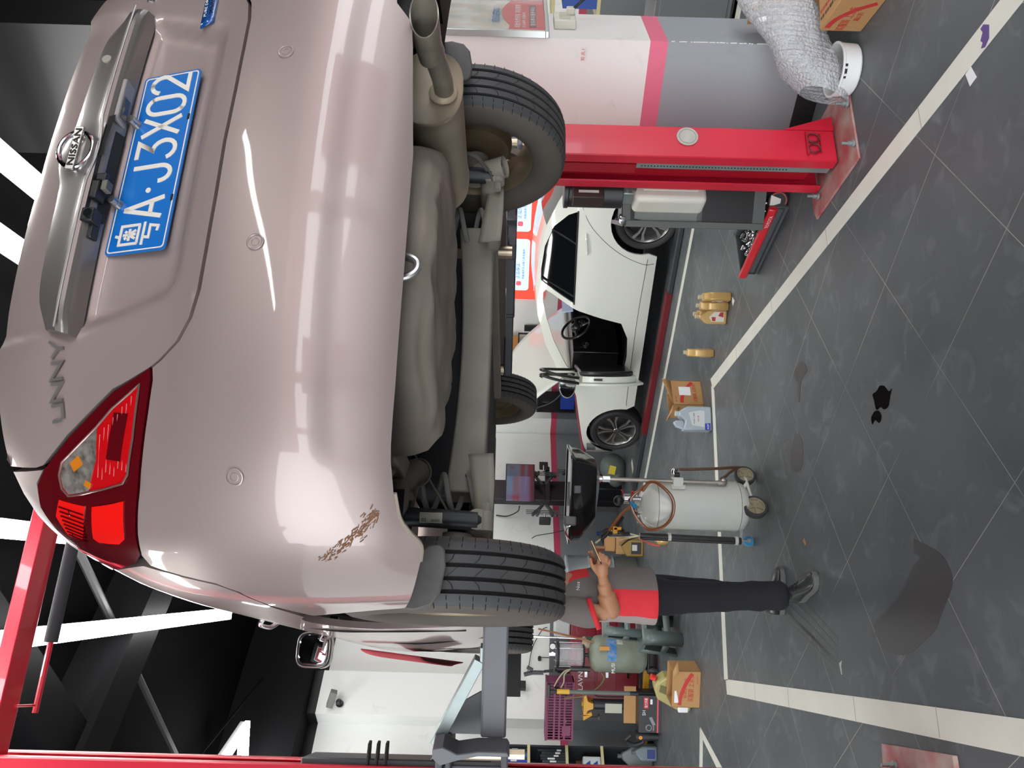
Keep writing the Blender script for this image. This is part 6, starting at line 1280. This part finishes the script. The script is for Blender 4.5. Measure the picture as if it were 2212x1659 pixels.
g = MB(); g.tube([(.13, .05, .70), (.14, .05, .85), (.145, .05, 1.41)], .013, n=12, k=1); g.build('suction_pipe', chrome, t2)
g = MB(); g.cyl((.13, .05, .70), (.133, .05, .76), .03, n=16); g.build('green_tape', mat('tape_green', hx('2c5a40'), .6), t2); g = MB(); g.sph((.10, .0, .76), (.05, .05, .05), 10, 8); g.sph((.14, .02, .78), (.03, .05, .03), 10, 8); g.build('rag', mat('rag_cream', hx('a89a83'), .9, bump=(30, 1)), t2)
g = MB(); g.tube([(-.15, -.06, .72), (-.15, -.06, .93)], .027, n=18, k=1); g.build('probe_holder', MC['tube_black'], t2)
for q in ([(-.15, -.06, .90), (-.17, -.08, .99), (-.25, -.1, 1.06), (-.33, -.1, 1.10)], [(-.15, -.06, .92), (-.2, -.08, .99), (-.28, -.1, 1.0), (-.34, -.1, 1.03)]):
    g = MB(); g.tube(q, .008, n=8); g.build('probe', mat('tip_tan', hx('b0a58a'), .5), t2)
g = MB(); g.tube([(-.33, -.1, 1.10), (-.37, -.1, 1.05), (-.42, -.1, .97)], .013, n=8); g.build('probe_grip', blackp, t2)
g = MB(); g.tube([(-.17, -.1, .60), (-.22, -.15, .58), (-.30, -.2, .66), (-.38, -.2, .80), (-.40, -.2, .92), (-.42, -.18, 1.0)], .008, n=8); g.build('hose', mat('hose_olive', hx('6f6236'), .4), t2)
g = MB(); g.tube([(.10, -.1, .50), (.16, -.05, .80), (.20, .0, 1.05), (.24, .02, 1.28)], .010, n=8); g.build('hose', hose, t2)
g = MB(); g.tube([(-.19, -.02, 1.11), (-.20, -.02, 1.20), (-.20, -.02, 1.21)], .014, n=10, k=2); g.box((-.215, -.02, 1.28), (.035, .03, .13)); g.beam((-.215, -.02, 1.33), (-.24, -.02, 1.42), .05, .03); g.beam((-.19, -.02, 1.33), (-.16, -.02, 1.39), .03, .03); g.build('air_gun', blackp, t2, bevel=.006)
g = MB(); g.bb(.10, .14, -.20, -.185, .54, .64) ; g.build('orange_sticker', mat('sticker_orange', hx('c8862c'), .5), tb)
# red cabinet
rcab = T('red_tool_cabinet', 'cabinet', 'dark red metal tool cabinet standing against the grey wall behind the oil extractor', (-3.32, 8.85, .0), RD(8))
cr = mat('cabinet_red', hx('7d1524'), .4, coat=.3)
g = MB(); g.bb(-.22, .70, 0, .40, .10, .88); cb = g.build('carcass', cr, rcab, bevel=.008)
for z in (.12, .36, .60):
    g = MB(); g.bb(-.20, .68, -.012, 0, z, z+.22); d_ = g.build('drawer', cr, rcab, bevel=.004); g = MB(); g.bb(.02, .08, -.03, -.012, z+.09, z+.12); g.build('drawer_handle', chrome, d_)
text('cabinet_lettering', 'LAVN', .075, mat('print_white', hx('e6e8ea'), .5), cb, (-.13, -.014, .74), (1, 0, 0), (.2, 0, 1), .0008, .20)
g = MB(); g.bb(-.22, .70, .38, .40, .88, 1.10); g.build('back_panel', mat('cabinet_grey', hx('5b5f60'), .5), rcab)
g = MB(); g.bb(.28, .50, .05, .25, .885, 1.07); bsp = tag(g.build('spray_bottle', mat('bottle_white', hx('c9ccca'), .4), None, bevel=.02), 'white bottle with red print standing on the red tool cabinet', 'bottle'); bsp.matrix_world = Matrix.Translation((-3.32, 8.85, 0)) @ Matrix.Scale(.62, 4) @ Matrix.Identity(4) if False else Matrix.Translation((-2.98, 8.9, .0)) @ Matrix.Translation((-.2, 0, 0))
for x, m_ in ((-.15, 'jug_black'), (.05, 'jug_black')):
    g = MB(); g.cyl((0, 0, 0), (0, 0, .14), .035, n=14); g.cyl((0, 0, .14), (0, 0, .17), .018, n=10); o = g.build('small_canister', MC[m_]); o.location = Vector((-3.32, 8.95, .882))+Vector((x, 0, 0)); tag(o, 'small dark canister on the red cabinet, ' + ('at its left end' if x < 0 else 'nearer the middle'), 'canister')
# purple crate hanging tilted on the jack, transmission jack, black product box
pur = mat('crate_purple', hx('74294f'), .5)
pc = T('purple_crate', 'crate', 'purple slotted plastic crate propped high against the grey wall', (-3.77, 8.28, .885), 0)
g = MB(); g.bb(0, .62, .18, .185, 0, .29); g.bb(0, .62, 0, .18, 0, .01); g.bb(0, .01, 0, .18, 0, .29); g.bb(.61, .62, 0, .18, 0, .29)
for z in (0, .085, .14, .195, .27): g.bb(0, .62, -.004, .004, z, z+.02)
for i in range(22): g.bb(.004+i*.0288, .014+i*.0288, -.003, .003, 0, .29)
g.bb(.05, .15, -.005, .003, .03, .12); g.build('crate_body', pur, pc)
g = MB(); g.bb(-.005, .625, -.01, .19, .28, .30); g.build('crate_rim', pur, pc, bevel=.003)
for x in (.10, .19, .50): 
    g = MB(); g.box((x, .05, .05+.3*(x-.1)), (.03, .03, .02), Matrix.Rotation(.6, 3, 'Y')); g.build('white_clip', MC['paper_white'], pc)
jk = T('transmission_jack', 'jack', 'black and yellow transmission jack on a yellow base below the purple crate', (-3.43, 8.42, 0), 0)
yl = mat('jack_yellow', hx('d39a1c'), .4, coat=.3)
g = MB(); g.cyl((0, 0, .12), (0, 0, .66), .055, n=24); g.cyl((0, 0, .66), (0, 0, .70), .04, n=20); g.cyl((0, 0, .70), (0, 0, .78), .025, n=16); g.build('ram', mat('jack_black', hx('22252b'), .4), jk)
g = MB(); g.prism([(-.10, .0), (.12, 0), (.12, .03), (.05, .05), (.03, .11), (-.03, .11), (-.05, .05), (-.10, .03)], .14, (0, .07, .775), (1, 0, 0), (0, 0, -1), (0, -1, 0)); g.cyl((0, 0, .74), (0, 0, .79), .03, n=12); g.prism([(-.16, .0), (-.10, 0), (-.06, .09), (-.10, .10)], .03, (0, -.04, .775), (1, 0, 0), (0, 0, -1), (0, -1, 0)); g.build('saddle', yl, jk, bevel=.008)
g = MB(); g.tube([(-.12, -.05, .70), (-.12, -.05, .62)], .006, k=1); g.cyl((-.12, -.05, .60), (-.12, -.05, .615), .03, n=5); g.build('clamp_screw', MC['jack_black'], jk)
g = MB(); g.bb(-.07, .03, -.06, -.056, .36, .54); g.build('ram_label', mat('label_pale2', hx('b7b9a8'), .5), jk)
g = MB(); g.bb(-.42, .40, -.04, .04, .07, .13); g.bb(-.04, .04, -.35, .3, .07, .13); g.build('base_legs', yl, jk, bevel=.006)
for x in (-.40, .38):
    g = MB(); g.cyl((x, -.02, .035), (x, .02, .035), .035, n=20); g.build('caster', blackp, jk)
g = MB(); g.tube([(.09, -.02, .30), (.09, -.02, .62), (.13, -.02, .66)], .008, k=2); g.build('pedal_rod', MC['jack_black'], jk)
hd_ = T('jack_handle', 'handle', 'grey pole with black grip and yellow sleeve leaning against the purple crate', (-3.19, 8.12, .02), 0)
g = MB(); g.cyl((0, 0, .30), (0, 0, 1.02), .022, n=20); g.build('pole', mat('pole_grey', hx('646a64'), .45), hd_); g = MB(); g.cyl((0, 0, .93), (0, 0, 1.06), .025, n=20); g.build('yellow_sleeve', mat('sleeve_yellow', hx('d8ae3a'), .5), hd_); g = MB(); g.cyl((0, 0, 1.06), (0, 0, 1.14), .018, n=14); g.bb(-.06, .08, -.02, .02, 1.13, 1.165); g.build('grip', blackp, hd_, bevel=.006); g = MB(); g.cyl((0, 0, -.02), (0, 0, .30), .022, n=20); g.build('pole_foot', MC['jack_black'], hd_)
pb = T('product_box', 'box', 'black product box with red and white print, its kraft lid standing up', (-3.55, 8.02, 0), RD(4))
g = MB(); g.bb(0, .37, 0, .24, 0, .235); pbb = g.build('carton', mat('box_black', (.018, .018, .020), .4), pb)
g = MB(); g.bb(.02, .40, .20, .205, .235, .36); g.build('box_lid', kraft, pb)
g = MB(); g.bb(0, .37, -.0015, 0, .032, .048); g.build('red_stripe', mat('stripe_red', hx('d8525c'), .5), pbb); g = MB(); g.bb(.24, .355, -.0015, 0, .135, .185); rl = g.build('red_label', mat('label_red2', hx('c01f28'), .5), pbb)
text('box_lettering', '强力风暴', .034, MC['print_white'], rl, (.25, -.003, .148), (1, 0, 0), (0, 0, 1), .0004, .095); text('box_lettering', 'SH', .05, MC['print_white'], pbb, (.17, -.0015, .165), (1, 0, 0), (0, 0, 1), .0004, .05)
g = MB(); g.bb(.285, .335, -.0015, 0, .095, .118); g.build('white_label', MC['paper_white'], pbb)
g = MB(); g.tube([(.05+.028*cos(2*pi*i/20), -.002, .13+.028*sin(2*pi*i/20)) for i in range(20)], .006, n=5, k=1, closed=True); g.prism([(.08, .06), (.16, .10), (.15, .13), (.07, .09)], .002, (0, 0, 0), (1, 0, 0), (0, 0, 1), (0, -1, 0)); g.build('printed_tools', mat('print_grey', hx('8a8c90'), .5), pbb)
text('box_lettering', 'TOOL KIT', .02, MC['print_white'], pbb, (.02, -.0015, .075), (1, 0, 0), (0, 0, 1), .0004, .05)
vc = T('blower', 'blower', 'black and grey hand blower lying beside the black product box', (-3.66, 8.2, .0), 0)
g = MB(); g.cyl((0, 0, .10), (0, 0, .24), .055, n=20); g.tube([(-.07, 0, .33), (-.10, 0, .25), (-.07, 0, .16), (0, 0, .14)], .022, n=10); g.tube([(-.05, 0, .34), (0, 0, .28)], .02, n=10, k=1); g.build('blower_body', mat('blower_black', hx('26282b'), .5), vc); g = MB(); g.cyl((.0, -.057, .19), (.0, -.054, .19), .02, n=18); g.build('orange_badge', mat('badge_orange', hx('d9942c'), .5), vc); g = MB(); g.cyl((0, 0, 0), (0, 0, .10), .05, n=20); g.build('blower_base', blackp, vc)
for i, (x, y, w_, h_, c_, lb) in enumerate(((-3.86, 8.25, .15, .26, 'a', 'grey-blue coolant jug with blue label beside the yellow jack base'), (-4.0, 8.45, .20, .38, 'b', 'grey jug standing between the blue-label jug and the white jug'), (-4.13, 8.2, .17, .33, 'c', 'white jug with blue print at the left edge of the picture'))):
    t = T('fluid_jug', 'jug', lb, (x, y, 0), RD(10)); col_ = {'a': hx('65737a'), 'b': hx('6c7374'), 'c': hx('dfe4e3')}[c_]
    g = MB(); g.prism([(-w_/2, 0), (w_/2, 0), (w_/2, h_*.62), (w_*.2, h_*.88), (w_*.1, h_*.90), (-w_*.12, h_*.88), (-w_/2, h_*.66)], .13, (0, .065, 0), (1, 0, 0), (0, 0, 1), (0, -1, 0)); g.build('jug_body', mat('jug_'+c_, col_, .35, coat=.2), t, bevel=.02, seg=3)
    g = MB(); g.cyl((0, 0, h_*.88), (0, 0, h_), .024, n=16); g.build('cap', mat('cap_grey', hx('585c5e'), .5), t)
    if c_ != 'b':
        g = MB(); g.bb(-w_*.3, w_*.3, -.068, -.066, h_*.10, h_*.42); g.build('label', mat('label_navy', hx('1d2f6c'), .5) if c_ == 'a' else mat('label_sky', hx('5c93b5'), .5), t)
# ================================================================ shelf unit at the left edge
sf = T('parts_shelf', 'shelf', 'dark parts shelf with cream shelf edges at the left edge of the picture', W(3.29, 8.40), BA)
cream = mat('shelf_cream', hx('c6bf8e'), .5); dk = mat('shelf_dark', hx('1c2226'), .6)
SZ = [.55, .93, 1.34, 1.75]
for z in SZ:
    g = MB(); g.bb(0, .70, 0, .35, z, z+.012); sh_ = g.build('shelf_board', dk, sf); g = MB(); g.bb(0, .70, -.012, 0, z-.008, z+.022); g.build('shelf_edge', cream, sh_)
for x in (0, .68):
    g = MB(); g.bb(x, x+.02, 0, .35, 0, 2.1); g.build('upright', dk, sf)
g = MB(); g.bb(0, .70, .34, .35, 0, 2.1); g.build('back_panel', dk, sf)
rr_ = random.Random(11)
cols = [('1d3d9c', 'blue'), ('23272c', 'black'), ('18181a', 'black'), ('2a3138', 'dark grey'), ('d7d9d6', 'white'), ('1f5a96', 'blue'), ('2b2b2e', 'black'), ('1a1d22', 'black')]
for si, z in enumerate((.93, 1.34)):
    for i in range(13):
        ci = rr_.randrange(len(cols)); wd = .026 if ci != 5 else .04; hh = rr_.uniform(.20, .31); x = .36+.030*i
        if x > .66: break
        t = T('parts_packet', 'packet', '%s packet with a pale label standing on the %s shelf board' % (cols[ci][1], ('middle', 'upper')[si]), W(3.29+x, 8.43, z+.013), BA+RD(rr_.uniform(-3, 3)), 'packets standing on the parts shelf')
        g = MB(); g.bb(-wd/2, wd/2, 0, .2, 0, hh); g.build('packet', mat('packet_'+cols[ci][0], hx(cols[ci][0]), .5), t)
        g = MB(); zz = rr_.uniform(.05, hh-.09); g.bb(-wd*.35, wd*.35, -.001, 0, zz, zz+rr_.uniform(.04, .08)); g.build('label', mat('label_pale3', hx('cfd2ce'), .5), t)
bx_ = T('wrapped_box', 'box', 'white plastic-wrapped box with blue triangles on the lower shelf', W(3.78, 8.45, .563), BA)
g = MB(); g.bb(-.10, .13, 0, .25, 0, .20); g.build('carton', mat('wrap_white', hx('c4cacc'), .3, coat=.4), bx_, bevel=.015)
for z in (.04, .12):
    g = MB(); g.prism([(0, 0), (.07, 0), (.035, .05)], .001, (.01, 0, z), (1, 0, 0), (0, 0, 1), (0, -1, 0)); g.build('blue_triangle', mat('tri_blue', hx('24408f'), .5), bx_)
bx_ = T('kraft_carton', 'box', 'kraft carton behind the wrapped white box on the lower shelf', W(3.70, 8.45, .563), BA); g = MB(); g.bb(.0, .27, .15, .27, 0, .13); g.bb(.03, .28, .26, .262, .0, .25); g.build('carton', kraftd, bx_)
# ================================================================ wall things: monitor, aligner, screen, camera, breaker box, cables, boards
al = T('wheel_aligner', 'garage machine', 'black wheel alignment cabinet with clamps under the wall monitor', W(7.80, 8.5), BA)
g = MB(); g.bb(-.20, .18, 0, .12, .0, 2.0); g.build('cabinet', mat('aligner_black', (.010, .011, .013), .35), al, bevel=.01)
g = MB(); g.bb(-.32, .36, -.12, .0, 1.03, 1.10); g.bb(-.32, .36, -.12, 0, .62, .67); g.build('cross_bar', blackp, al, bevel=.01)
g = MB(); g.bb(-.14, .16, -.2, 0, .0, .42); g.build('lower_case', MC['aligner_black'], al, bevel=.01); g = MB(); g.bb(.0, .16, -.205, -.2, .52, .60) if False else g.bb(-.02, .14, -.21, -.2, .30, .40); rb_ = g.build('red_sticker', mat('label_red2', hx('c01f28'), .5), al)
for i, (x, z) in enumerate(((-.72, 1.12), (.34, 1.12), (-.80, .66), (.40, .66))):
    g = MB(); sg = -1 if x < 0 else 1
    g.bb(x-.08, x+.08, -.16, -.14, z-.065, z+.065) if sg > 0 else g.bb(x-.02, x+.02, -.22, -.08, z-.08, z+.08); pd = g.build('target_pad', mat('pad_black', (.012, .012, .012), .5), al, bevel=.012)
    g = MB(); g.tube([(x, -.15, z), (x-sg*.12, -.15, z)], .014, n=10, k=1); g.build('pad_stub', chrome, pd)
    g = MB(); xx = x-sg*.16
    for dz in (-.16, -.10, .10, .16): g.box((xx, -.13, z+dz*.9), (.10, .05, .03), Matrix.Rotation(dz*4, 3, 'Y'))
    for dx in (-.03, 0, .03): g.cyl((xx+dx, -.15, z-.22), (xx+dx, -.15, z+.26), .006, n=8)
    g.beam((xx, -.12, z-.14), (xx-sg*.18, -.10, z-.02), .04, .03); g.beam((xx, -.12, z+.14), (xx-sg*.18, -.10, z+.02), .04, .03); g.build('wheel_clamp', mat('clamp_grey', hx('4c5252'), .35, .5), al)
mn = T('wall_monitor', 'monitor', 'flat black monitor with painted red and blue reflections above the aligner', W(7.28, 8.20, 1.26), BA)
g = MB(); g.bb(0, .74, 0, .035, 0, .42); g.bb(.27, .47, .03, .28, .14, .28); g.build('housing', blackp, mn, bevel=.004)
M = mat('monitor_painted_reflections', (.02, .02, .03), .12, coat=.6); N_, L_, b_ = nodes(M); tc = N_.new('ShaderNodeTexCoord'); wv = N_.new('ShaderNodeTexGradient'); mp = N_.new('ShaderNodeMapping'); L_.new(tc.outputs['Object'], mp.inputs[0]); mp.inputs['Rotation'].default_value = (0, RD(-90), 0); mp.inputs['Scale'].default_value = (1, 1, 1); sx_ = N_.new('ShaderNodeSeparateXYZ'); L_.new(tc.outputs['Object'], sx_.inputs[0]); dv = N_.new('ShaderNodeMath'); dv.operation = 'DIVIDE'; L_.new(sx_.outputs[2], dv.inputs[0]); dv.inputs[1].default_value = .42
rp = N_.new('ShaderNodeValToRGB'); E_ = rp.color_ramp.elements; E_[0].position = .12; E_[0].color = (*hx('0d0f18'), 1); E_[1].position = 1; E_[1].color = (*hx('5d6d96'), 1)
for p_, c_ in ((.22, '5c6f9e'), (.50, '6577a6'), (.56, '842337'), (.72, '842337'), (.80, '5d6d96')): e = E_.new(p_); e.color = (*hx(c_), 1)
L_.new(dv.outputs[0], rp.inputs[0]); ed = N_.new('ShaderNodeMath'); ed.operation = 'LESS_THAN'; L_.new(sx_.outputs[0], ed.inputs[0]); ed.inputs[1].default_value = .49; mx_ = N_.new('ShaderNodeMix'); mx_.data_type = 'RGBA'; L_.new(ed.outputs[0], mx_.inputs[0]); mx_.inputs[6].default_value = (.004, .004, .006, 1); L_.new(rp.outputs[0], mx_.inputs[7]); L_.new(mx_.outputs[2], b_.inputs['Emission Color']); b_.inputs['Emission Strength'].default_value = .3  # red and blue reflections painted as bands with a faint glow
g = MB(); g.bb(.015, .725, -.002, 0, .015, .405); g.build('screen', M, mn)
c0 = W(7.15, 8.3, 1.30)
def cable(P, lb, r_=.006, m=blackp, cat='cable'): g = MB(); g.tube([Vector(p) for p in P], r_, n=6); return tag(g.build('cable', m), lb, cat)
cable([(-1.731, 11.045, 1.473), (-1.835, 11.233, 1.495), (-1.949, 11.487, 1.646), (-1.952, 11.561, 1.805)], 'black cable hanging in a bow from the wall monitor', .010)
cable([(-2.218, 11.242, 1.278), (-2.171, 11.219, 1.206), (-2.128, 11.194, 1.009), (-2.062, 11.117, 0.803), (-1.961, 10.926, 0.560)], 'thin black cable from the wall outlet to the aligner', .006)
cable([(-3.147, 10.127, 1.086), (-3.179, 10.089, 1.158), (-3.343, 9.892, 1.280), (-3.548, 9.646, 1.339), (-3.659, 9.513, 1.406)], 'long thin cable sagging along the white wall from the black adapter', .005)
ol = T('wall_outlet', 'socket', 'small white wall outlet with a black plug above the pink stripe', W(6.55, 8.93, 1.25), BA); g = MB(); g.bb(-.09, .05, -.02, 0, -.06, .06); g.build('outlet_plate', mat('socket_white', hx('d9d6c6'), .4), ol, bevel=.004); g = MB(); g.cyl((-.03, -.06, 0), (-.03, -.02, 0), .025, n=16); g.build('plug', blackp, ol)
ol = T('wall_plug', 'socket', 'black plug with a thin pin on the white wall beside the pipe', W(5.32, 8.93, 1.19), BA); g = MB(); g.cyl((0, -.05, 0), (0, 0, 0), .022, n=14); g.tube([(0, -.05, 0), (.0, -.05, -.2)], .005, n=6, k=1); g.build('plug', blackp, ol)
ad_ = T('power_adapter', 'adapter', 'black power adapter on the white wall beside the grey breaker panel', (-3.590, 9.251, 1.401), BA); g = MB(); g.bb(-.05, .05, -.06, 0, -.03, .045); g.build('adapter', blackp, ad_, bevel=.006)
bk_ = T('breaker_panel', 'breaker panel', 'grey-doored breaker panel in a white frame on the wall', (-3.673, 9.527, 1.542), BA); g = MB(); g.bb(-.14, .10, -.03, 0, -.06, .10); g.build('panel_frame', mat('panel_white', hx('c7cac6'), .4), bk_, bevel=.004); g = MB(); g.bb(-.12, .08, -.036, -.03, -.02, .12); g.build('panel_door', mat('panel_door', hx('5a5c5a'), .25), bk_)
cm = T('security_camera', 'camera', 'small grey security camera high on the white wall', (-3.738, 9.042, 3.591), BA); g = MB(); g.box((0, -.07, .02), (.075, .20, .075), Matrix.Rotation(.35, 3, 'X') @ Matrix.Rotation(.5, 3, 'Z')); g.build('housing', mat('cam_grey', hx('6f706b'), .4), cm, bevel=.006); g = MB(); g.cyl((0, -.04, -.06), (0, .06, -.06), .014, n=12); g.sph((0, 0, -.055), .035, 14, 10); g.lathe([(.0, 0), (.04, 0), (.045, .012), (0, .012)], (0, .05, -.06), (0, -1, 0), n=20); g.build('bracket', mat('cam_dark', hx('2a2b2b'), .4), cm)
# glowing red display behind the white car
ds = T('lit_display', 'display', 'glowing red display panel with white text boxes behind the white car', W(9.84, 6.53, 1.20), BA)
g = MB(); g.bb(0, .04, -3.4, 0, -.02, 1.25); g.build('panel', mat('display_red', hx('e03a2c'), .4, em=(1, .10, .06), es=.75), ds)
for i, (y0, y1) in enumerate(((-1.02, -.16), (-2.0, -1.14), (-2.98, -2.12))):
    for z0, z1 in ((.09, .14), (.22, .97)):
        g = MB(); g.prism([(a-y1 if False else y0+a, z0+b) for a, b in rr(y1-y0, z1-z0, .05)], .003, (0, 0, 0), (0, 1, 0), (0, 0, 1), (-1, 0, 0)); cbx = g.build('text_box', mat('display_pale', hx('b5d2ea'), .4, em=(.62, .82, 1), es=.9), ds)
    for k in range(3):
        z = .82-.23*k
        g = MB(); g.prism([(y1-.16+a, z-.03+b) for a, b in rr(.075, .075, .02)], .003, (-.004, 0, 0), (0, 1, 0), (0, 0, 1), (-1, 0, 0)); g.build('red_icon', mat('display_icon', hx('e0566a'), .4, em=(.9, .2, .25), es=.5), ds)
        text('display_lettering', ('到店安装', '价格透明', '正品保证')[k], .06, mat('display_blue', hx('5a7aa8'), .5), ds, (-.006, y1-.20, z), (0, -1, 0), (0, 0, 1), .0005, .26); text('display_lettering', '轮胎保养专业施工养车服务', .038, MC['display_blue'], ds, (-.006, y1-.20, z-.07), (0, -1, 0), (0, 0, 1), .0005, .50)
text('display_lettering', '养车', .14, mat('display_white', hx('ffffff'), .5, em=(1, 1, 1), es=.8), ds, (-.006, -.16, 1.05), (0, -1, 0), (0, 0, 1), .0005, .3)
# wall bracket, rack with parts and boxes above the bonnet of the white car
wb = T('wall_bracket', 'bracket', 'black metal wall bracket on the white wall near the display', (0.882, 12.099, 1.315), BA); g = MB(); g.bb(-.03, 0, -.05, .05, -.12, .14); g.build('bracket_plate', blackp, wb)
rk = T('wall_rack', 'rack', 'black wall rack carrying dark parts behind the raised bonnet', (0.501, 12.013, 1.429), BA)
g = MB(); g.bb(0, .30, -.35, .35, -.62, -.60); g.bb(0, .02, -.35, .35, .10, .12); g.bb(0, .02, -.02, .35, -.10, -.08)
for y in (-.35, 0, .33): g.bb(0, .02, y, y+.02, -.62, .12)
g.build('rack_frame', blackp, rk); g = MB(); g.sph((.05, .02, -.02), (.06, .10, .10), 16, 10); g.build('hanging_reel', MC['jack_black'], rk); g = MB(); g.bb(.03, .06, .05, .20, -.08, .06); g.build('red_part', mat('part_red', hx('8e2028'), .5), rk)
bw1 = T('parts_carton', 'box', 'orange and blue parts carton on the wall rack behind the lift arm', (0.437, 12.001, 1.663), BA); g = MB(); g.bb(0, .25, -.20, .28, -.13, .13); o1 = g.build('carton', mat('carton_orange', hx('b5813f'), .6), bw1); g = MB(); g.prism([(-.20, .131), (-.06, .131), (.02, -.02), (-.20, -.02)], .002, (-.001, 0, 0), (0, 1, 0), (0, 0, 1), (-1, 0, 0)); g.build('blue_print', mat('carton_blue', hx('24509a'), .5), o1)
bw2 = T('filter_box', 'box', 'small blue and white filter box next to the orange carton', (0.384, 12.046, 1.855), BA); g = MB(); g.bb(0, .2, -.10, .12, -.09, .09); o1 = g.build('carton', mat('filter_white', hx('c9cfd2'), .5), bw2); g = MB(); g.bb(-.002, 0, -.10, .12, -.09, -.0); g.build('blue_print', MC['carton_blue'], o1)
sr = T('wall_shelf', 'shelf', 'black wall shelf with blue and kraft bins seen under the raised bonnet', W(9.30, 7.62, .60), BA)
g = MB(); g.bb(0, .5, -.5, .7, .0, .02); g.bb(0, .5, -.5, .7, .60, .62); g.bb(0, .5, .68, .70, 0, .62); g.build('shelf_frame', blackp, sr)
for y0, c_, nm, lb in ((.36, 'bin_blue', 'blue', 'blue parts bin on the wall shelf under the bonnet'), (.0, 'bin_kraft', 'kraft', 'kraft parts bin beside the blue bin on the wall shelf')):
    g = MB(); g.bb(.04, .4, y0, y0+.30, .025, .24); o = g.build('parts_bin', mat(c_, hx('23409a') if nm == 'blue' else hx('6b4c2a'), .5)); o.location = W(9.30, 7.62, .60); o.rotation_euler.z = BA; tag(o, lb, 'bin')
g = MB(); g.tube([(0, 0, 0), (.02, .1, .10), (.0, .2, .12)], .03, n=8); o = g.build('cowl_trim', blackp); o.location = (-0.277, 12.206, 1.005); tag(o, 'black cowl trim lying behind the white car bonnet', 'car part')
# grey bags and folded legs near the front of the white car
bg_ = T('grey_sack', 'sack', 'grey plastic sack with a yellow label on the floor in front of the white car', (-1.139, 10.910, 0.000), 0); bg_.location.z = 0
g = MB(); g.sph((0, .1, .17), (.20, .16, .18), 20, 12); g.sph((-.10, .12, .12), (.18, .16, .13), 20, 12); sk_ = g.build('sack', mat('sack_grey', hx('5c6660'), .45, bump=(8, .6)), bg_); g = MB(); g.box((-.02, -.075, .20), (.12, .01, .09), Matrix.Rotation(.2, 3, 'Y')); g.build('yellow_label', mat('label_yellow', hx('d4c02c'), .5), sk_)
# advertising boards seen past the left lift column
bd_ = T('tool_board', 'board', 'dark red tool board with white pliers at the left edge of the picture', (-4.196, 8.555, 2.261), BA); g = MB(); g.bb(-.6, .06, -.02, 0, -.55, .62); g.build('board', mat('board_maroon', hx('5c1c26'), .5), bd_)
for dz in (-.1, .05, .2, .3):
    g = MB(); g.tube([(-.02, -.03, dz), (-.08, -.03, dz+.03), (-.14, -.03, dz)], .012, n=6); g.tube([(-.02, -.03, dz-.03), (-.08, -.03, dz-.01), (-.14, -.03, dz-.04)], .012, n=6); g.build('white_pliers', MC['label_pale3'], bd_)
rs2 = T('red_sign', 'sign', 'red and white sign high on the black wall by the lift column', (-4.218, 8.529, 4.019), BA); g = MB(); g.bb(-.5, .05, -.03, 0, -.2, .24); g.build('sign_board', mat('sign_red', hx('c5202e'), .4, em=(.7, .05, .08), es=.2), rs2); g = MB()
for dz in (-.12, -.04, .06, .14): g.bb(-.4, .04, -.034, -.03, dz, dz+.012)
g.build('white_lines', MC['label_pale3'], rs2)
cable([(-1.356, 2.950, 1.864), (-1.401, 3.000, 1.897), (-1.451, 3.000, 1.914), (-1.497, 3.000, 1.948)], 'thin black cable hooked over the left lift carriage', .006)
# ================================================================ far right strip beside the pillar
rsf = T('storage_rack', 'rack', 'black and cream storage rack with cartons beyond the pillar', W(7.4, 1.05), BA)
g = MB()
for z in (.45, .95, 1.35, 1.72): g.bb(0, .5, -1.2, .9, z, z+.03)
g.build('shelf_boards', cream, rsf)
for y in (-1.2, -.2, .87):
    g = MB(); g.bb(-.01, .03, y, y+.04, 0, 2.2); g.build('upright', blackp, rsf)
for i, (z, y0, y1, h_, c_, lb) in enumerate(((1.38, -.1, .25, .24, 'kraftd', 'brown carton on the rack beyond the pillar, upper shelf'), (.98, .3, .6, .22, 'g', 'green carton on the rack beyond the pillar'), (.98, .0, .28, .12, 'kraftd', 'brown carton on the rack beside the green one'), (.48, -.1, .7, .42, 'k', 'black metal cabinet low on the rack beyond the pillar'), (.98, .62, .8, .3, 'bl', 'blue and white carton on the rack beside the green one'))):
    g = MB(); g.bb(.02, .4, y0, y1, z+.001, z+h_); o = g.build('stored_box', {'kraftd': kraftd, 'g': mat('box_green', hx('2f7a46'), .5), 'k': blackp, 'bl': mat('box_blue', hx('30509c'), .5)}[c_]); o.location = W(7.4, 1.05); o.rotation_euler.z = BA; tag(o, lb, 'box')
wbd = T('white_board', 'board', 'pale whiteboard high up beyond the pillar at the picture top', W(7.0, 1.4, 1.75), BA); g = MB(); g.bb(0, .03, -.8, .6, 0, 1.2); g.build('board', mat('board_pale', hx('d3dad2'), .4), wbd)
cable([W(6.9, 1.1, 1.55), W(6.85, 1.25, 1.45), W(6.8, 1.35, 1.25), W(6.8, 1.38, 1.0)], 'orange air hose hanging beyond the pillar', .018, mat('hose_orange', hx('d8642c'), .4), 'hose')
gc = T('grey_cabinet', 'cabinet', 'grey steel cabinet standing beyond the pillar beside the floor line', W(6.5, 1.5), BA); g = MB(); g.bb(0, .5, -.9, .45, .02, .62); g.build('carcass', mat('cabinet_grey2', hx('6e7173'), .4), gc, bevel=.01); g = MB(); g.bb(-.01, 0, -.85, -.25, .06, .58); g.bb(-.01, 0, -.2, .40, .06, .58); g.build('door', mat('cabinet_grey2', hx('6e7173'), .4), gc, bevel=.004)
